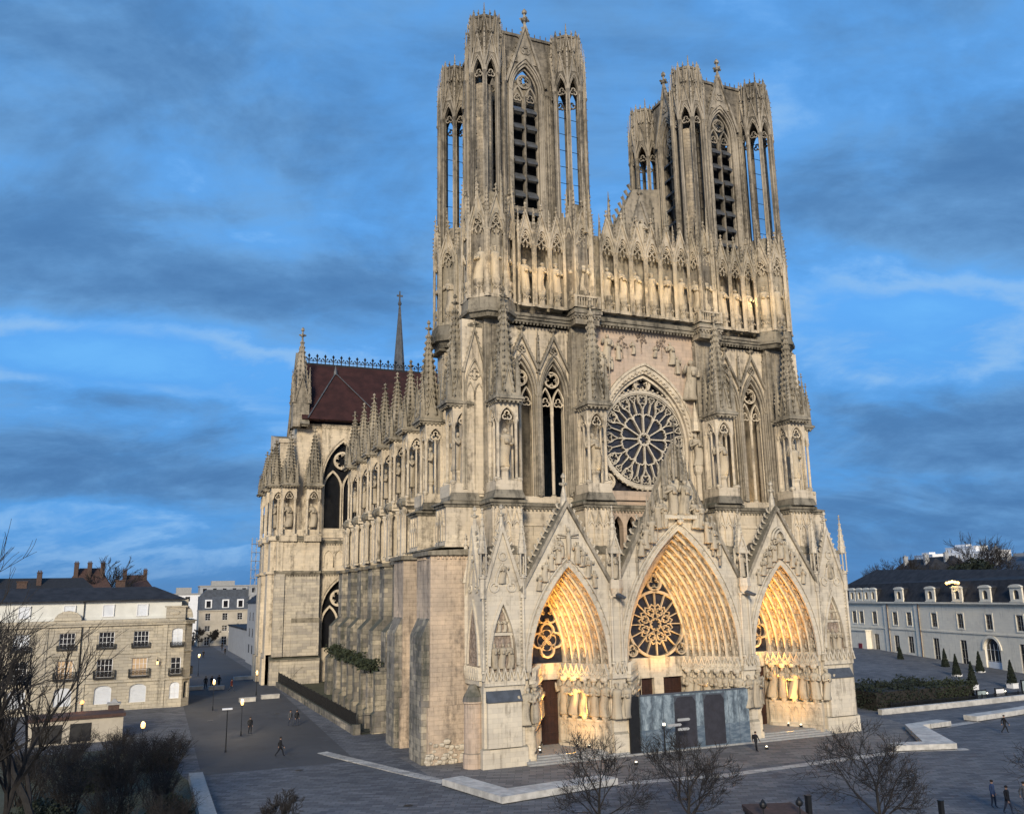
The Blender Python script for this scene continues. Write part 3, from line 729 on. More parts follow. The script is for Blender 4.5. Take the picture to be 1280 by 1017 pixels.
def niche(x, y, z, a, sx=1., sz=1., src=None, sh=3.5, st=True):
    src = src or NBo
    if NU[id(src)]:
        o = src.copy(); COL.objects.link(o); o.parent = CA
        for ch in src.children:
            if ch.name.startswith('niche_back'): c = ch.copy(); COL.objects.link(c); c.parent = o
    else: o = src; NU[id(src)] = True
    o.location = (x, y, z); o.rotation_euler = (0, 0, a); o.scale = (sx, 1, sz)
    if st: q = statue(o, 0, .52, 1.9, sh, 0); q.scale.x = sh * 1.05 / sx
    return o
KING = []
for k in range(6): KING.append(niche(-4.75 + 1.9 * k, 1.5, 44.4, 0))
for sg in (-1, 1):
    for u, o in ((10.7, NBo if sg < 0 else NOo), (12.5, NOo), (14.35, NOo if sg < 0 else NBo)): niche(sg * u, 1.9, 44.2, 0, .94, .98, o)
    niche(sg * 7.9, 1.3, 44.5, 0, 1.0, 1.04); niche(sg * 7.9 - 1.4, 1.75, 44.5, -pi / 3.2, .75, .98); niche(sg * 7.9 + 1.4, 1.75, 44.5, pi / 3.2, .75, .98)
    for (cx_, cy_, faces) in ((18.0, 3.6, (0, 1, 2, 3, 4, 7)), (18.0, 13.6, (0, 1, 2, 3, 4, 5, 6))):
        for f in faces:
            a = f * pi / 4 * sg; niche(sg * cx_ + 2.56 * sin(a), cy_ - 2.56 * cos(a), 44.5, a, 1.08, 1.05)
    for yy in (7.2, 9.0, 10.8): niche(sg * 19.0, yy, 44.2, sg * pi / 2, .94, .98, NBo, st=yy < 8)
m = MB(); m.box(-6.2, 6.2, -3.9, -2.6, 44.38, 53.6); m.build('gallery_wall', 'weathered', CA)
g = MB(); g.gablet(0, 1.9, 53.0, 58.8, -2.2, -1.9, .18, 8, .16, 1.6); g.ribbon([(-.9, 53)] + arch(0, .9, 54.6, 1.6, 7) + [(.9, 53)], .1, -2.0, -1.8); g.build('central_gable', 'weathered', CA)
statue(CA, 0, 1.85, 53.2, 2.8, 0)
m = MB()
for u in (-6.4, -3.8, -1.9, 1.9, 3.8, 6.4): m.lathe(u, -2.6, [(53, .3), (56, .22), (59.2, .03)], 6); [m.knob(u, -2.35, 55 + j * .6, .13) for j in range(6)]
m.build('gallery_pinnacle', 'spire_stone', CA)
# nave gable rising behind the gallery
m = MB(); m.prism([(-7.5, 44.4), (7.5, 44.4), (7.5, 47.5), (0, 56.6), (-7.5, 47.5)], -10.0, -9.0)
m.ribbon([(-7.6, 47.5), (0, 56.8), (7.6, 47.5)], .3, -10.2, -8.7)
for k in range(14):
    f = (k + .5) / 14
    for s2 in (-1, 1): m.tube([(s2 * 7.6 * (1 - f), -9.4, 47.8 + 9 * f), (s2 * (7.6 * (1 - f) + .42), -9.4, 48.5 + 9 * f)], [.12, .2], 5)
m.build('nave_gable', 'weathered', CA)
# crocketed ramp leaning on the right tower
m = MB(8.2, 7.2, 0); m.prism([(-9.0, 53), (-8.7, 57.4), (-6.0, 62.6), (-2.4, 63.2), (-2.4, 53)], -1.0, 0)
for k in range(7):
    f = k / 6; m.tube([(-8.7 + 2.7 * f, -.5, 57.5 + 5.2 * f), (-9.1 + 2.7 * f, -.5, 58.2 + 5.2 * f)], [.14, .24], 5)
m.build('stair_ramp', 'weathered', CA)
# ---- the two open towers
def turret_mb():
    m = MB(); tr = MB(); R = 2.04; ap = R * cos(pi / 8); fw = R * sin(pi / 8)
    for k in range(8):
        a = k * pi / 4; va = a + pi / 8
        vx, vy = R * sin(va), -R * cos(va)
        m.at(ap * sin(a), -ap * cos(a), a); tr.at(ap * sin(a), -ap * cos(a), a)
        m.archwall(-fw, fw, 10.5, 72.6 - 44.4, [(0, .58, 25.5, 1.95, 10.5)], -.42, 0, 6)
        m.box(-fw, fw, -.5, 0, 0, 10.5)
        tr.ribbon([(-.62, 10.5)] + arch(0, .62, 25.5, 2.05, 6) + [(.62, 10.5)], .06, -.1, .1); tr.ribbon(arch(0, .70, 25.5, 2.35, 6), .06, -.1, .18)
        tr.foil(0, 25.75, .46, 3, pi / 2, .055, -.3, -.12)
        tr.gablet(0, .78, 26.6, 30.4, -.15, .22, .085, 6, .11, .9, False); tr.prism([(-.45, 28.2), (.45, 28.2), (0, 30.4)], -.15, .05)
        m.at(vx, vy, va); tr.at(vx, vy, va); m.shaft(0, .05, 0, 25.8, .15, 6); tr.lathe(0, .10, [(25.8, .2), (29.2, .15), (32.2, .02)], 4, pi / 4)
        for j in range(18): tr.knob(0, .26, 1.5 + j * 1.35, .065)
        for j in range(5): tr.knob(0, .26, 28.5 + j * .65, .08)
        tr.tube([(0, -.1, 29), (0, -.12, 32.9)], .07, 4)
    m.at()
    m.lathe(0, 0, [(28.1, R * .93), (28.3, R * .84), (32.7, R * .76), (32.75, R * .82), (33.05, R * .80), (33.3, R * .62), (33.35, .3)], 8, pi / 8 + pi / 2)
    for k in range(16):
        a = k * pi / 8; tr.at(); tr.tube([(1.74 * cos(a), 1.74 * sin(a), 28.5), (1.64 * cos(a), 1.64 * sin(a), 32.8)], .075, 4)
        if k % 2: tr.at(1.62 * sin(a), -1.62 * cos(a), a); tr.gablet(0, .42, 30.9, 33.4, -.1, .16, .07, 3, .09, .45, False); tr.at()
        h_ = 33.3 + (.9, .5, 1.1, .3, .8, .6, 1.0, .2)[k // 2]
        tr.tube([(1.6 * cos(a), 1.6 * sin(a), 32.8), (1.64 * cos(a), 1.64 * sin(a), h_ if k % 2 else 33.6)], [.12, .04], 4); tr.knob(1.75 * cos(a), 1.75 * sin(a), 33.1, .16)
    return m, tr
def belfry_mb():                                   # one side of a tower between two turrets
    m = MB(); tr = MB(); z = 44.4; hw = 3.25
    m.archwall(-hw, hw, 10.2, 30.6, [(0, 1.62, 25.9, 3.2, 10.2)], -1.0, 0, 10); m.box(-hw, hw, -1.0, 0, 0, 10.2)
    for r, w in ((1.66, .02), (1.86, .14), (2.06, .24), (1.5, -.3)):
        tr.ribbon([(-r, 10.3)] + arch(0, r, 25.9, 3.2 * r / 1.62, 10) + [(r, 10.3)], .08, w - .2, w)
    for s2 in (-1, 1):
        for k in range(5): tr.shaft(s2 * (1.75 + k * .29), .06 + .05 * (k % 2), 0, 25.9, .10 if k % 2 else .075, 5)
        for j in range(20): tr.knob(s2 * 2.78, .2, 1.5 + j * 1.22, .075)
        tr.ribbon([(s2 * .78 - .66, 23)] + arch(s2 * .78, .66, 25.0, 1.7, 6) + [(s2 * .78 + .66, 23)], .09, -.75, -.42)
        tr.foil(s2 * .78, 25.3, .5, 3, pi / 2, .06, -.68, -.5)
        m.shaft(s2 * 1.46, -.55, 10, 25, .1, 5)
    m.box(-.16, .16, -.85, -.4, 10, 25.6); m.shaft(0, -.38, 10, 25.4, .14, 6)
    tr.ribbon(circ(0, 27.35, .78, 16), .1, -.75, -.42, True); tr.foil(0, 27.35, .7, 4, 0, .08, -.68, -.48)
    tr.gablet(0, 2.45, 26.6, 34.1, -.1, .34, .16, 12, .18, 2.3, False); tr.prism([(-1.55, 29.35), (1.55, 29.35), (0, 34.1)], -.1, .12)
    tr.foil(0, 31.0, .55, 4, pi / 4, .09, .0, .22)
    m.box(-hw, hw, -.9, -.12, 30.55, 32.6); m.box(-hw, hw, -1.0, .05, 32.62, 32.95)
    for k in range(9):
        if abs(k - 4) > 1: m.tube([((k - 4) * .7, -.2, 28.5), ((k - 4) * .7, -.25, 33.6)], .06, 4)
    return m, tr
def louvre_mb(s2, zz):
    m = MB()
    m.hexa([(s2 * .78 - .66, -.95, zz), (s2 * .78 + .66, -.95, zz), (s2 * .78 + .60, -.10, zz - .95), (s2 * .78 - .60, -.10, zz - .95),
            (s2 * .78 - .66, -.95, zz + .14), (s2 * .78 + .66, -.95, zz + .14), (s2 * .78 + .60, -.05, zz - .74), (s2 * .78 - .60, -.05, zz - .74)])
    return m
(TU, TUt), (BE, BEt) = turret_mb(), belfry_mb()
tw = empty('tower', -13.22, 8.5, 44.4, CA)
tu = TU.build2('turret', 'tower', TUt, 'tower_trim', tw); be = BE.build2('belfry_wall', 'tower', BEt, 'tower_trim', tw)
lvs = [louvre_mb(s2, 24.3 - k * 2.05).build('louvre', 'lead', tw) for k in range(7) for s2 in (-1, 1)]
bf = MB(); bf.box(-2.9, 2.9, -2.9, 2.9, 12, 25.5); [bf.box(-3.05, 3.05, -3.05, 3.05, 12 + k * 2.6, 12.3 + k * 2.6) for k in range(6)]; bf.build('belfry_light_block', 'black_roof', tw)  # solid dark block added inside the belfry to stop light showing through
fl = MB(); fl.box(-4.5, 4.5, -4.5, 4.5, -.2, .6); fl.box(-4.4, 4.4, -4.4, 4.4, 11.5, 12); fl.build_split('tower_floor', 'tower', tw)
for k in range(4):
    a = k * pi / 2; F = (4.75 * sin(a), -4.75 * cos(a), 0); Tl = ((-1, 1, 1, -1)[k] * 4.97, (-1, -1, 1, 1)[k] * 5.15, 0)
    for o, loc, rz in [(be, F, a), (tu, Tl, 0)] + [(l, F, a) for l in lvs]:
        c = o if k == 0 else o.copy()
        if k: COL.objects.link(c); c.parent = tw
        c.location = loc; c.rotation_euler = (0, 0, rz)
r = MB()                                            # iron tie rods inside the turret cages
for sx in (-1, 1):
    for sy in (-1, 1):
        for zz in range(13, 26, 2): r.tube([(sx * 4.97 - 1.7, sy * 5.15 + .5, zz), (sx * 4.97 + 1.7, sy * 5.15 - .5, zz + .5)], .035, 4)
r.build('tie_rod', 'iron', tw)
st = MB(); st.lathe(-5.25, 5.0, [(6, 1.05), (25.0, 1.05)], 10); st.build('stair_drum', 'rough', tw)   # stair drum inside the front left turret
copy_tree(tw, CA, (13.22, 8.5, 44.4))
# corner plinths of the turrets behind the kings, and upper tower body
for sg in (-1, 1):
    m = MB(); m.box(sg * 13.2 - 4.6, sg * 13.2 + 4.6, -13.5, -3.6, 43.3, 44.4); m.build('tower_base_slab', 'weathered', CA)
    for (x, y, big) in ((18.0, 3.6, 1), (18.0, 13.6, 1), (7.9, 2.2, 0)):
        m = MB()
        if big: m.lathe(sg * x, -y, [(44.4, 2.35), (53.6, 2.35), (56.5, 1.7)], 8, pi / 8)
        else: m.box(sg * 7.9 - 1.25, sg * 7.9 + 1.25, -3.8, -2.4, 44.4, 54); m.lathe(sg * 7.9, -2.6, [(54, 1.2), (56.8, .5)], 4, pi / 4)
        m.build('turret_plinth', 'spire_stone', CA)
        for k in range(6):
            a = k * pi / 3 + .3; R = 2.6 if big else 1.25; yy_ = y if big else 2.2; q = MB()
            q.lathe(0, 0, [(0, .2), (2.5, .17), (5.6, .03)], 5)
            for j in range(6): q.knob(.14 * cos(a), .14 * sin(a), 2.1 + j * .55, .12)
            o = q.build('plinth_pinnacle', 'trim', CA); o.location = (sg * x + R * cos(a), yy_ - R * sin(a), 53)
# ---- portals
def portal(xc, hw, za, hb, zab, doors, big):
    y0, y1, zs = -2.05, 3.0, 7.9
    P = empty('portal', xc, y0, 0, CA); n = 8 if big else 6; NA = 14
    PL = lambda m: m.at(0, 0, 0)
    rib = MB(); band = MB(); fig = MB()
    def order(k):
        f = k / n; g = f ** .92
        return hw + (hb - hw) * g, za + (zab - za) * g, -(y1 - y0) * f
    for k in range(n):
        (h0, a0, w0), (h1, a1, w1) = order(k), order(k + 1)
        A0 = [(-h0, zs - .6)] + arch(0, h0, zs, a0 - zs, NA) + [(h0, zs - .6)]; A1 = [(-h1, zs - .6)] + arch(0, h1, zs, a1 - zs, NA) + [(h1, zs - .6)]
        hm, am, wm = (h0 * .45 + h1 * .55) + .20, (a0 * .4 + a1 * .6) + .26, w0 * .45 + w1 * .55 - .08
        AM = [(-hm, zs - .6)] + arch(0, hm, zs, am - zs, NA) + [(hm, zs - .6)]
        N = len(A0); vs = []
        for A, w in ((A0, w0), (AM, wm), (A1, w1)): vs += [(u, w, z) for u, z in A]
        band.add(vs, [(i + r * N, i + 1 + r * N, i + 1 + (r + 1) * N, i + (r + 1) * N) for r in (0, 1) for i in range(N - 1)])
        rib.tube([(u, w0, z) for u, z in A0], .15 if big else .125, 6)
        Lp = AM; seg = [hypot(Lp[i + 1][0] - Lp[i][0], Lp[i + 1][1] - Lp[i][1]) for i in range(N - 1)]; T = sum(seg); cnt = int(T / (1.15 if big else 1.05)); d = .4
        for q in range(cnt):
            s_ = (q + .5) * T / cnt; i = 0
            while s_ > seg[i] and i < N - 2: s_ -= seg[i]; i += 1
            f = s_ / seg[i]; u = Lp[i][0] * (1 - f) + Lp[i + 1][0] * f; z = Lp[i][1] * (1 - f) + Lp[i + 1][1] * f
            tu_, tz_ = (Lp[i + 1][0] - Lp[i][0]) / seg[i], (Lp[i + 1][1] - Lp[i][1]) / seg[i]
            if tz_ < 0: tu_, tz_ = -tu_, -tz_
            nu, nz = -tz_ * (1 if u < 0 else -1) * -1, tu_ * (1 if u < 0 else -1) * -1
            c = lambda e, s__: (u + nu * s__ + tu_ * e, wm + .10, z + nz * s__ + tz_ * e)
            fig.tube([c(-.32, .0), c(-.2, .06), c(0, .08), c(.13, .06), c(.2, .02)], [.10, .125, .115, .11, .05], 5)
            fig.ball(c(.28, .06), .085, 5, 4); fig.knob(*c(.44, .04), .12, .07)
    h1, a1, w1 = order(n); rib.tube([(u, w1 + .05, z) for u, z in [(-h1, zs - .6)] + arch(0, h1, zs, a1 - zs, NA) + [(h1, zs - .6)]], .14, 6)
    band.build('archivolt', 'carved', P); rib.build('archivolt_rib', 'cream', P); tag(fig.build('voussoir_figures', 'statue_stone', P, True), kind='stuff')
    # tympanum wall with its window, lintel, doors
    D = -(y1 - y0); win = hb - (.12 if big else .2)
    m = MB(); m.archwall(-hb - .3, hb + .3, 8.15, zab + .5, [(0, win, 8.6, zab - .25 - 8.6, 8.2)], D - .5, D - .05, 10)
    if big: ops = [(-1.75, 1.2, 6.2, 0, .6), (1.75, 1.2, 6.2, 0, .6)]
    else: ops = [(0, 1.15, 6.65, 0, .6)]
    m.archwall(-hb - .3, hb + .3, 0, 8.15, ops, D - .7, D - .02)
    m.build('tympanum_wall', 'cream', P)
    g = MB(); g.box(-win - .1, win + .1, D - .48, D - .40, 8.2, zab); g.build('window_glass', 'leaded_glass', P)
    q = MB()
    if big:
        W_ = empty('portal_rose', 0, 0, 0, P)
    z0 = 11.5
    if big:
        R = 3.32; w = .12
        q.at(0, -D, 0, 0)
        q.ribbon(circ(0, z0, R, 56), .13, -.35, .05, True)
        for k in range(16):
            a = 2 * pi * k / 16; q.ribbon([(R * .52 * cos(a), z0 + R * .52 * sin(a)), (R * cos(a), z0 + R * sin(a))], .04, -.3, .0)
            a2 = a + pi / 16; q.ribbon([(R * .52 * cos(a), z0 + R * .52 * sin(a)), (R * .62 * cos(a2), z0 + R * .62 * sin(a2)), (R * .52 * cos(a + pi / 8), z0 + R * .52 * sin(a + pi / 8))], .03, -.3, -.05)
        for k in range(8):
            a = 2 * pi * k / 8 + pi / 8
            q.foil(R * .40 * cos(a), z0 + R * .40 * sin(a), .40, 4, a + pi / 4, .032, -.3, -.05)
            b = a + pi / 8; q.ribbon([(R * .52 * cos(b), z0 + R * .52 * sin(b)), (R * .2 * cos(b + .5), z0 + R * .2 * sin(b + .5))], .024, -.3, -.08); q.ribbon([(R * .52 * cos(b), z0 + R * .52 * sin(b)), (R * .2 * cos(b - .5), z0 + R * .2 * sin(b - .5))], .024, -.3, -.08)
        q.foil(0, z0, .62, 8, 0, .034, -.3, -.05)
        q.ribbon(circ(0, 15.75, .82, 18), .11, -.35, .05, True); q.foil(0, 15.75, .72, 3, pi / 2, .06, -.3, -.05)
        for s2 in (-1, 1): q.ribbon(circ(s2 * 2.9, 8.95, .55, 14), .08, -.35, .05, True); q.foil(s2 * 2.9, 8.95, .48, 3, pi / 2, .05, -.3, -.05)
    else:
        q.at(0, -D, 0, 0)
        q.ribbon(foilpts(0, 10.35, 1.62, 4, 0, 8), .09, -.35, .03, True); q.ribbon(foilpts(0, 12.75, 1.0, 3, pi / 2, 8), .07, -.35, .03, True)
        for k in range(4):
            a = k * pi / 2; q.ribbon(circ(.5 * cos(a), 10.35 + .5 * sin(a), .5, 12), .022, -.3, -.2, True)
            q.ribbon([(0, 10.35), (1.1 * cos(a + pi / 4), 10.35 + 1.1 * sin(a + pi / 4))], .022, -.3, -.2)
        q.ribbon(circ(0, 10.35, 1.0, 20), .022, -.3, -.2, True)
    q.build('portal_tracery', 'statue_stone', P)
    for uc, hw_, zt, _, zb in ops:
        d = MB(); d.box(uc - hw_, uc + hw_, D - .6, D - .5, zb, zt)
        for k in range(1, 6): d.box(uc - hw_ + k * hw_ / 3 - .02, uc - hw_ + k * hw_ / 3 + .02, D - .5, D - .47, zb, zt)
        for zz in (1.6, 3.2, 4.8): d.box(uc - hw_, uc + hw_, D - .5, D - .46, zz, zz + .1)
        o = d.build('door', 'wood_door', P)
        if zt < 6.5:
            for s2 in (-1, 1):
                pass
    # splayed jambs: dado, canopies, statues
    ja = MB(); can = MB(); cn = 6 if big else 5; dk = MB()
    hj = hb - (1.0 if big else .5) if not big else 3.1
    ang = atan2(-(y1 - y0), hw - hj)
    for s2 in (-1, 1):
        L = hypot(y1 - y0, hw - hj)
        # frame along the jamb: from the front edge inwards, outward normal facing the doorway
        fx, fy = s2 * hw, 0.; bx, by = s2 * hj, (y1 - y0)
        if s2 < 0: ox, oy, a = fx, fy, atan2(by - fy, bx - fx)
        else: ox, oy, a = bx, by, atan2(fy - by, fx - bx)
        for mb in (ja, can): mb.at(ox, oy, a)
        ja.box(0, L, -1.2, 0, .0, 8.2); ja.box(0, L, 0, .55, 0, .9); ja.box(0, L, 0, .38, .9, 2.9); ja.slope(0, L, 0, .45, 2.9, 3.35, 3.15)
        k = int(L / .8)
        for i in range(k):
            u = (i + .5) * L / k; ja.ribbon([(u - .3, 1.1)] + arch(u, .3, 2.1, .5, 4) + [(u + .3, 1.1)], .05, .36, .46)
        for i in range(cn):
            u = (i + .5) * L / cn; st_ = statue(P, ox + u * cos(a) + .38 * sin(a), oy + u * sin(a) - .38 * cos(a), 3.45, 3.2, a, 'jamb_statue')
            ja.lathe(u, .36, [(3.0, .18), (3.3, .34), (3.46, .36)], 8); ja.shaft(u + L / cn / 2 * .98, .12, 3.3, 6.8, .10)
            can.lathe(u, .34, [(6.55, .30), (6.7, .40), (7.0, .42)], 8)
        can.box(0, L, -.1, .55, 6.85, 7.35)
        k2 = int(L / .62)
        for i in range(k2):
            u = (i + .5) * L / k2; can.gablet(u, .31, 7.2, 8.05, .30, .62, .07, 0, .1, 0); can.slope(u - .28, u + .28, -.05, .3, 7.3, 7.9, 7.4)
            can.ribbon(arch(u, .24, 6.95, .32, 4), .05, .55, .64)
    ja.at().build_split('jamb', 'cream', P); can.at().build_split('jamb_canopy', 'pale', P)
    # gable over the arch
    hg = 7.35 if big else 4.72; zg0 = 15.1; zg1 = 29.0 if big else 22.9; ga = MB(); co = MB()
    ap = arch(0, hw, zs, za - zs, 16)
    ga.prism([(-hg, 8.0), (-hg, zg0), (0, zg1), (hg, zg0), (hg, 8.0), (hw, 8.0)] + ap[::-1] + [(-hw, 8.0)], -.55, 0)
    ga.ribbon(ap, .22, -.1, .12); ga.ribbon(arch(0, hw + .42, zs, za - zs + .62, 16), .08, -.1, .14)
    k = 20 if big else 14
    al = arch(0, hw + .24, zs, za - zs + .3, 40)
    for i in range(4, 77): 
        if i % (2 if big else 3) == 0: ga.knob(al[i][0], .10, al[i][1], .15)
    ga.build('portal_gable', 'pale', P)
    sl = (zg1 - zg0) / hg; ln = hypot(1, sl)
    for s2 in (-1, 1):
        pr_ = [(s2 * hg * 1.02, zg0 - .25), (0, zg1 + .1), (0, zg1 + .62), (s2 * hg * 1.06, zg0 + .12)]
        if big and s2: pr_ = [(s2 * hg * 1.02, zg0 - .25), (s2 * 3.9, zg1 - sl * 3.9), (s2 * 3.9, zg1 - sl * 3.9 + .55), (s2 * hg * 1.06, zg0 + .12)]
        co = MB(); co.prism(pr_, -1.3, .28); co.build('gable_coping', 'weathered', P)
    ck = MB()
    for s2 in (-1, 1):
        for i in range(k):
            f = (i + .3) / k
            if big and f > .48: continue
            u, z = s2 * hg * (1 - f) + s2 * .15, zg0 + (zg1 - zg0) * f + .3
            ck.tube([(u, -.5, z), (u + s2 * .30, -.5, z + .12), (u + s2 * .42, -.5, z + .42), (u + s2 * .28, -.5, z + .50)], [.11, .10, .13, .09], 5)
    if not big:
        ck.lathe(0, -.5, [(22.6, .42), (24.2, .26), (24.9, .12)], 6); ck.finial(0, -.5, 24.6, 1.7)
    ck.build_split('crocket', 'pale', P, .25)
    return P
PLs = portal(-12.42, 4.2, 17.6, 1.87, 14.3, 1, False)
PRs = portal(12.42, 4.2, 17.6, 1.87, 14.3, 1, False)
PC = portal(0, 6.75, 21.1, 3.6, 17.1, 2, True)
# sculpture in the gables: a crucifixion on the left, a seated judge on the right, a coronation in the middle
m = MB(); m.box(-.14, .14, .0, .22, 17.7, 21.2); m.box(-1.15, 1.15, .0, .2, 20.0, 20.25); m.build('cross', 'pale', PLs)
m = MB(); m.ball((0, .32, 20.75), .22, 7, 5, (.9, 1, 1.2)); m.tube([(-1.1, .3, 20.3), (-.3, .32, 20.2), (0, .33, 20.15), (.3, .32, 20.2), (1.1, .3, 20.3)], [.07, .1, .16, .1, .07], 6)
m.tube([(0, .33, 20.5), (0, .34, 19.9), (.03, .36, 19.2), (-.02, .36, 18.6), (0, .34, 17.9)], [.16, .25, .21, .16, .10], 7); m.build('crucified_figure', 'statue_stone', PLs, True)
for u, z, h in ((-1.05, 17.55, 2.1), (-.75, 18.1, 1.9), (1.0, 17.5, 2.1), (1.5, 17.3, 1.7), (-1.75, 16.9, 1.9), (2.1, 16.2, 2.0), (-2.4, 15.9, 1.9), (2.75, 15.3, 1.6), (-3.0, 15.1, 1.5)):
    statue(PLs, u, -.16, z, h, 0, 'gable_statue')
for u, z, h in ((0, 17.9, 2.6), (-.8, 17.6, 2.1), (.85, 17.6, 2.1), (-1.5, 17.0, 2.0), (1.55, 17.0, 2.0), (-2.2, 16.2, 1.8), (2.25, 16.2, 1.8), (-2.85, 15.3, 1.6), (2.9, 15.3, 1.6)):
    statue(PRs, u, -.16, z, h, 0, 'gable_statue')
m = MB(); m.ribbon(arch(0, .62, 20.0, .9, 7), .1, 0, .5); m.ribbon(arch(0, .9, 19.9, 1.3, 7), .08, 0, .3); m.build('gable_canopy', 'pale', PRs)
for u, z, h in ((-.75, 22.3, 3.6), (.75, 22.3, 3.6), (-1.9, 21.0, 2.9), (1.9, 21.0, 2.9), (-2.5, 20.9, 2.6), (2.5, 20.9, 2.6), (-3.3, 19.5, 2.6), (3.3, 19.5, 2.6), (-3.95, 18.9, 2.3), (3.95, 18.9, 2.3), (-4.5, 18.2, 2.0), (4.5, 18.2, 2.0)):
    statue(PC, u, -.45, z, h, 0, 'gable_statue')
m = MB(); sh = []
for i in range(46):                                 # thicket of small canopies and spires over the coronation
    u = random.uniform(-4.9, 4.9); base = 29.6 - abs(u) * 1.95 - random.uniform(.6, 3.0); hgt = random.uniform(1.6, 2.8)
    m.lathe(u, random.uniform(-.4, .5), [(base - 1.2, .17), (base, .16), (base + .08, .24), (base + hgt, .02)], 5)
    for j in range(3): m.knob(u, .4, base + .3 + j * .45, .1)
for s2 in (-1, 1):
    for j in range(4): m.lathe(s2 * (.35 + j * .42), .2, [(26.0, .12), (27.4 - j * .3, .14), (30.0 - j * .7, .02)], 5)

for (u, w_, b_, h_) in ((0, .3, 27.0, 4.2), (-.45, .5, 26.6, 3.4), (.45, .5, 26.6, 3.4), (-.8, .2, 26.0, 3.0), (.8, .2, 26.0, 3.0), (0, -.3, 27.2, 3.6)):
    m.lathe(u, w_, [(b_ - .8, .14), (b_, .20), (b_ + .3, .22), (b_ + h_, .02)], 6)
    for j in range(5): m.knob(u, w_ + .16, b_ + .5 + j * .5, .11)
m.finial(0, .3, 31.0, 1.3)
for s2 in (-1, 1): m.tube([(s2 * 4.9, -.2, 19.5), (0, -.2, 29.6)], .28, 5)
m.build('canopy_spires', 'weathered', PC)
m = MB(); m.box(-1.9, 1.9, -.3, .8, 21.9, 22.3); m.ball((0, .6, 21.7), .35, 8, 5); m.build('throne_ledge', 'pale', PC)
# piers between and beside the portals
for s2 in (-1, 1):
    m = MB(); dk = MB(); m.at(s2 * 7.48, -2.05, 0)
    m.box(-.72, .72, -1.5, .12, 8.0, 15.0); m.box(-.75, .75, -1.5, .35, 0, 1.6); m.slope(-.75, .75, -.3, .3, 1.6, 2.6, 1.9); m.box(-.72, .72, -1.5, .12, 2.0, 8.0)
    m.shaft(-.5, .2, 8.2, 14.5, .14); m.shaft(.5, .2, 8.2, 14.5, .14)
    m.lathe(0, .15, [(14.4, .5), (15.2, .75), (16.0, .7)], 6)
    for uu in (-.42, .42):
        for ww in (-.35, .45): m.shaft(uu, ww, 16.0, 18.6, .09, 5)
    m.box(-.55, .55, -.5, -.35, 16, 19); m.gablet(0, .55, 18.5, 20.2, .35, .6, .08, 3, .08, .5); m.box(-.5, .5, -.45, .5, 18.55, 19.1)
    m.spire(0, 0, 19.0, 22.4, .5, 6, 6, .1, .8)
    for k in range(3): m.gablet((k - 1) * .48, .25, 7.3, 8.2, .1, .45, .07, 0, 0, 0)
    m.box(-.76, .76, .1, .4, 6.9, 7.4)
    # gargoyle
    dk.at(s2 * 7.48, -2.05, 0); dk.tube([(0, 0, 14.6), (0, .9, 14.5), (.05, 1.7, 14.3), (.05, 2.0, 14.35)], [.28, .25, .18, .10], 6)
    m.at().build('portal_pier', 'pale', CA); dk.at().build('gargoyle', 'slate_blue', CA)
for s2 in (-1, 1):
    statue(CA, s2 * 7.48, -2.1, 16.1, 2.4, 0); statue(CA, s2 * 7.48 - .45, -2.5, 3.3, 3.2, 0); statue(CA, s2 * 7.48 + .45, -2.5, 3.3, 3.2, 0)
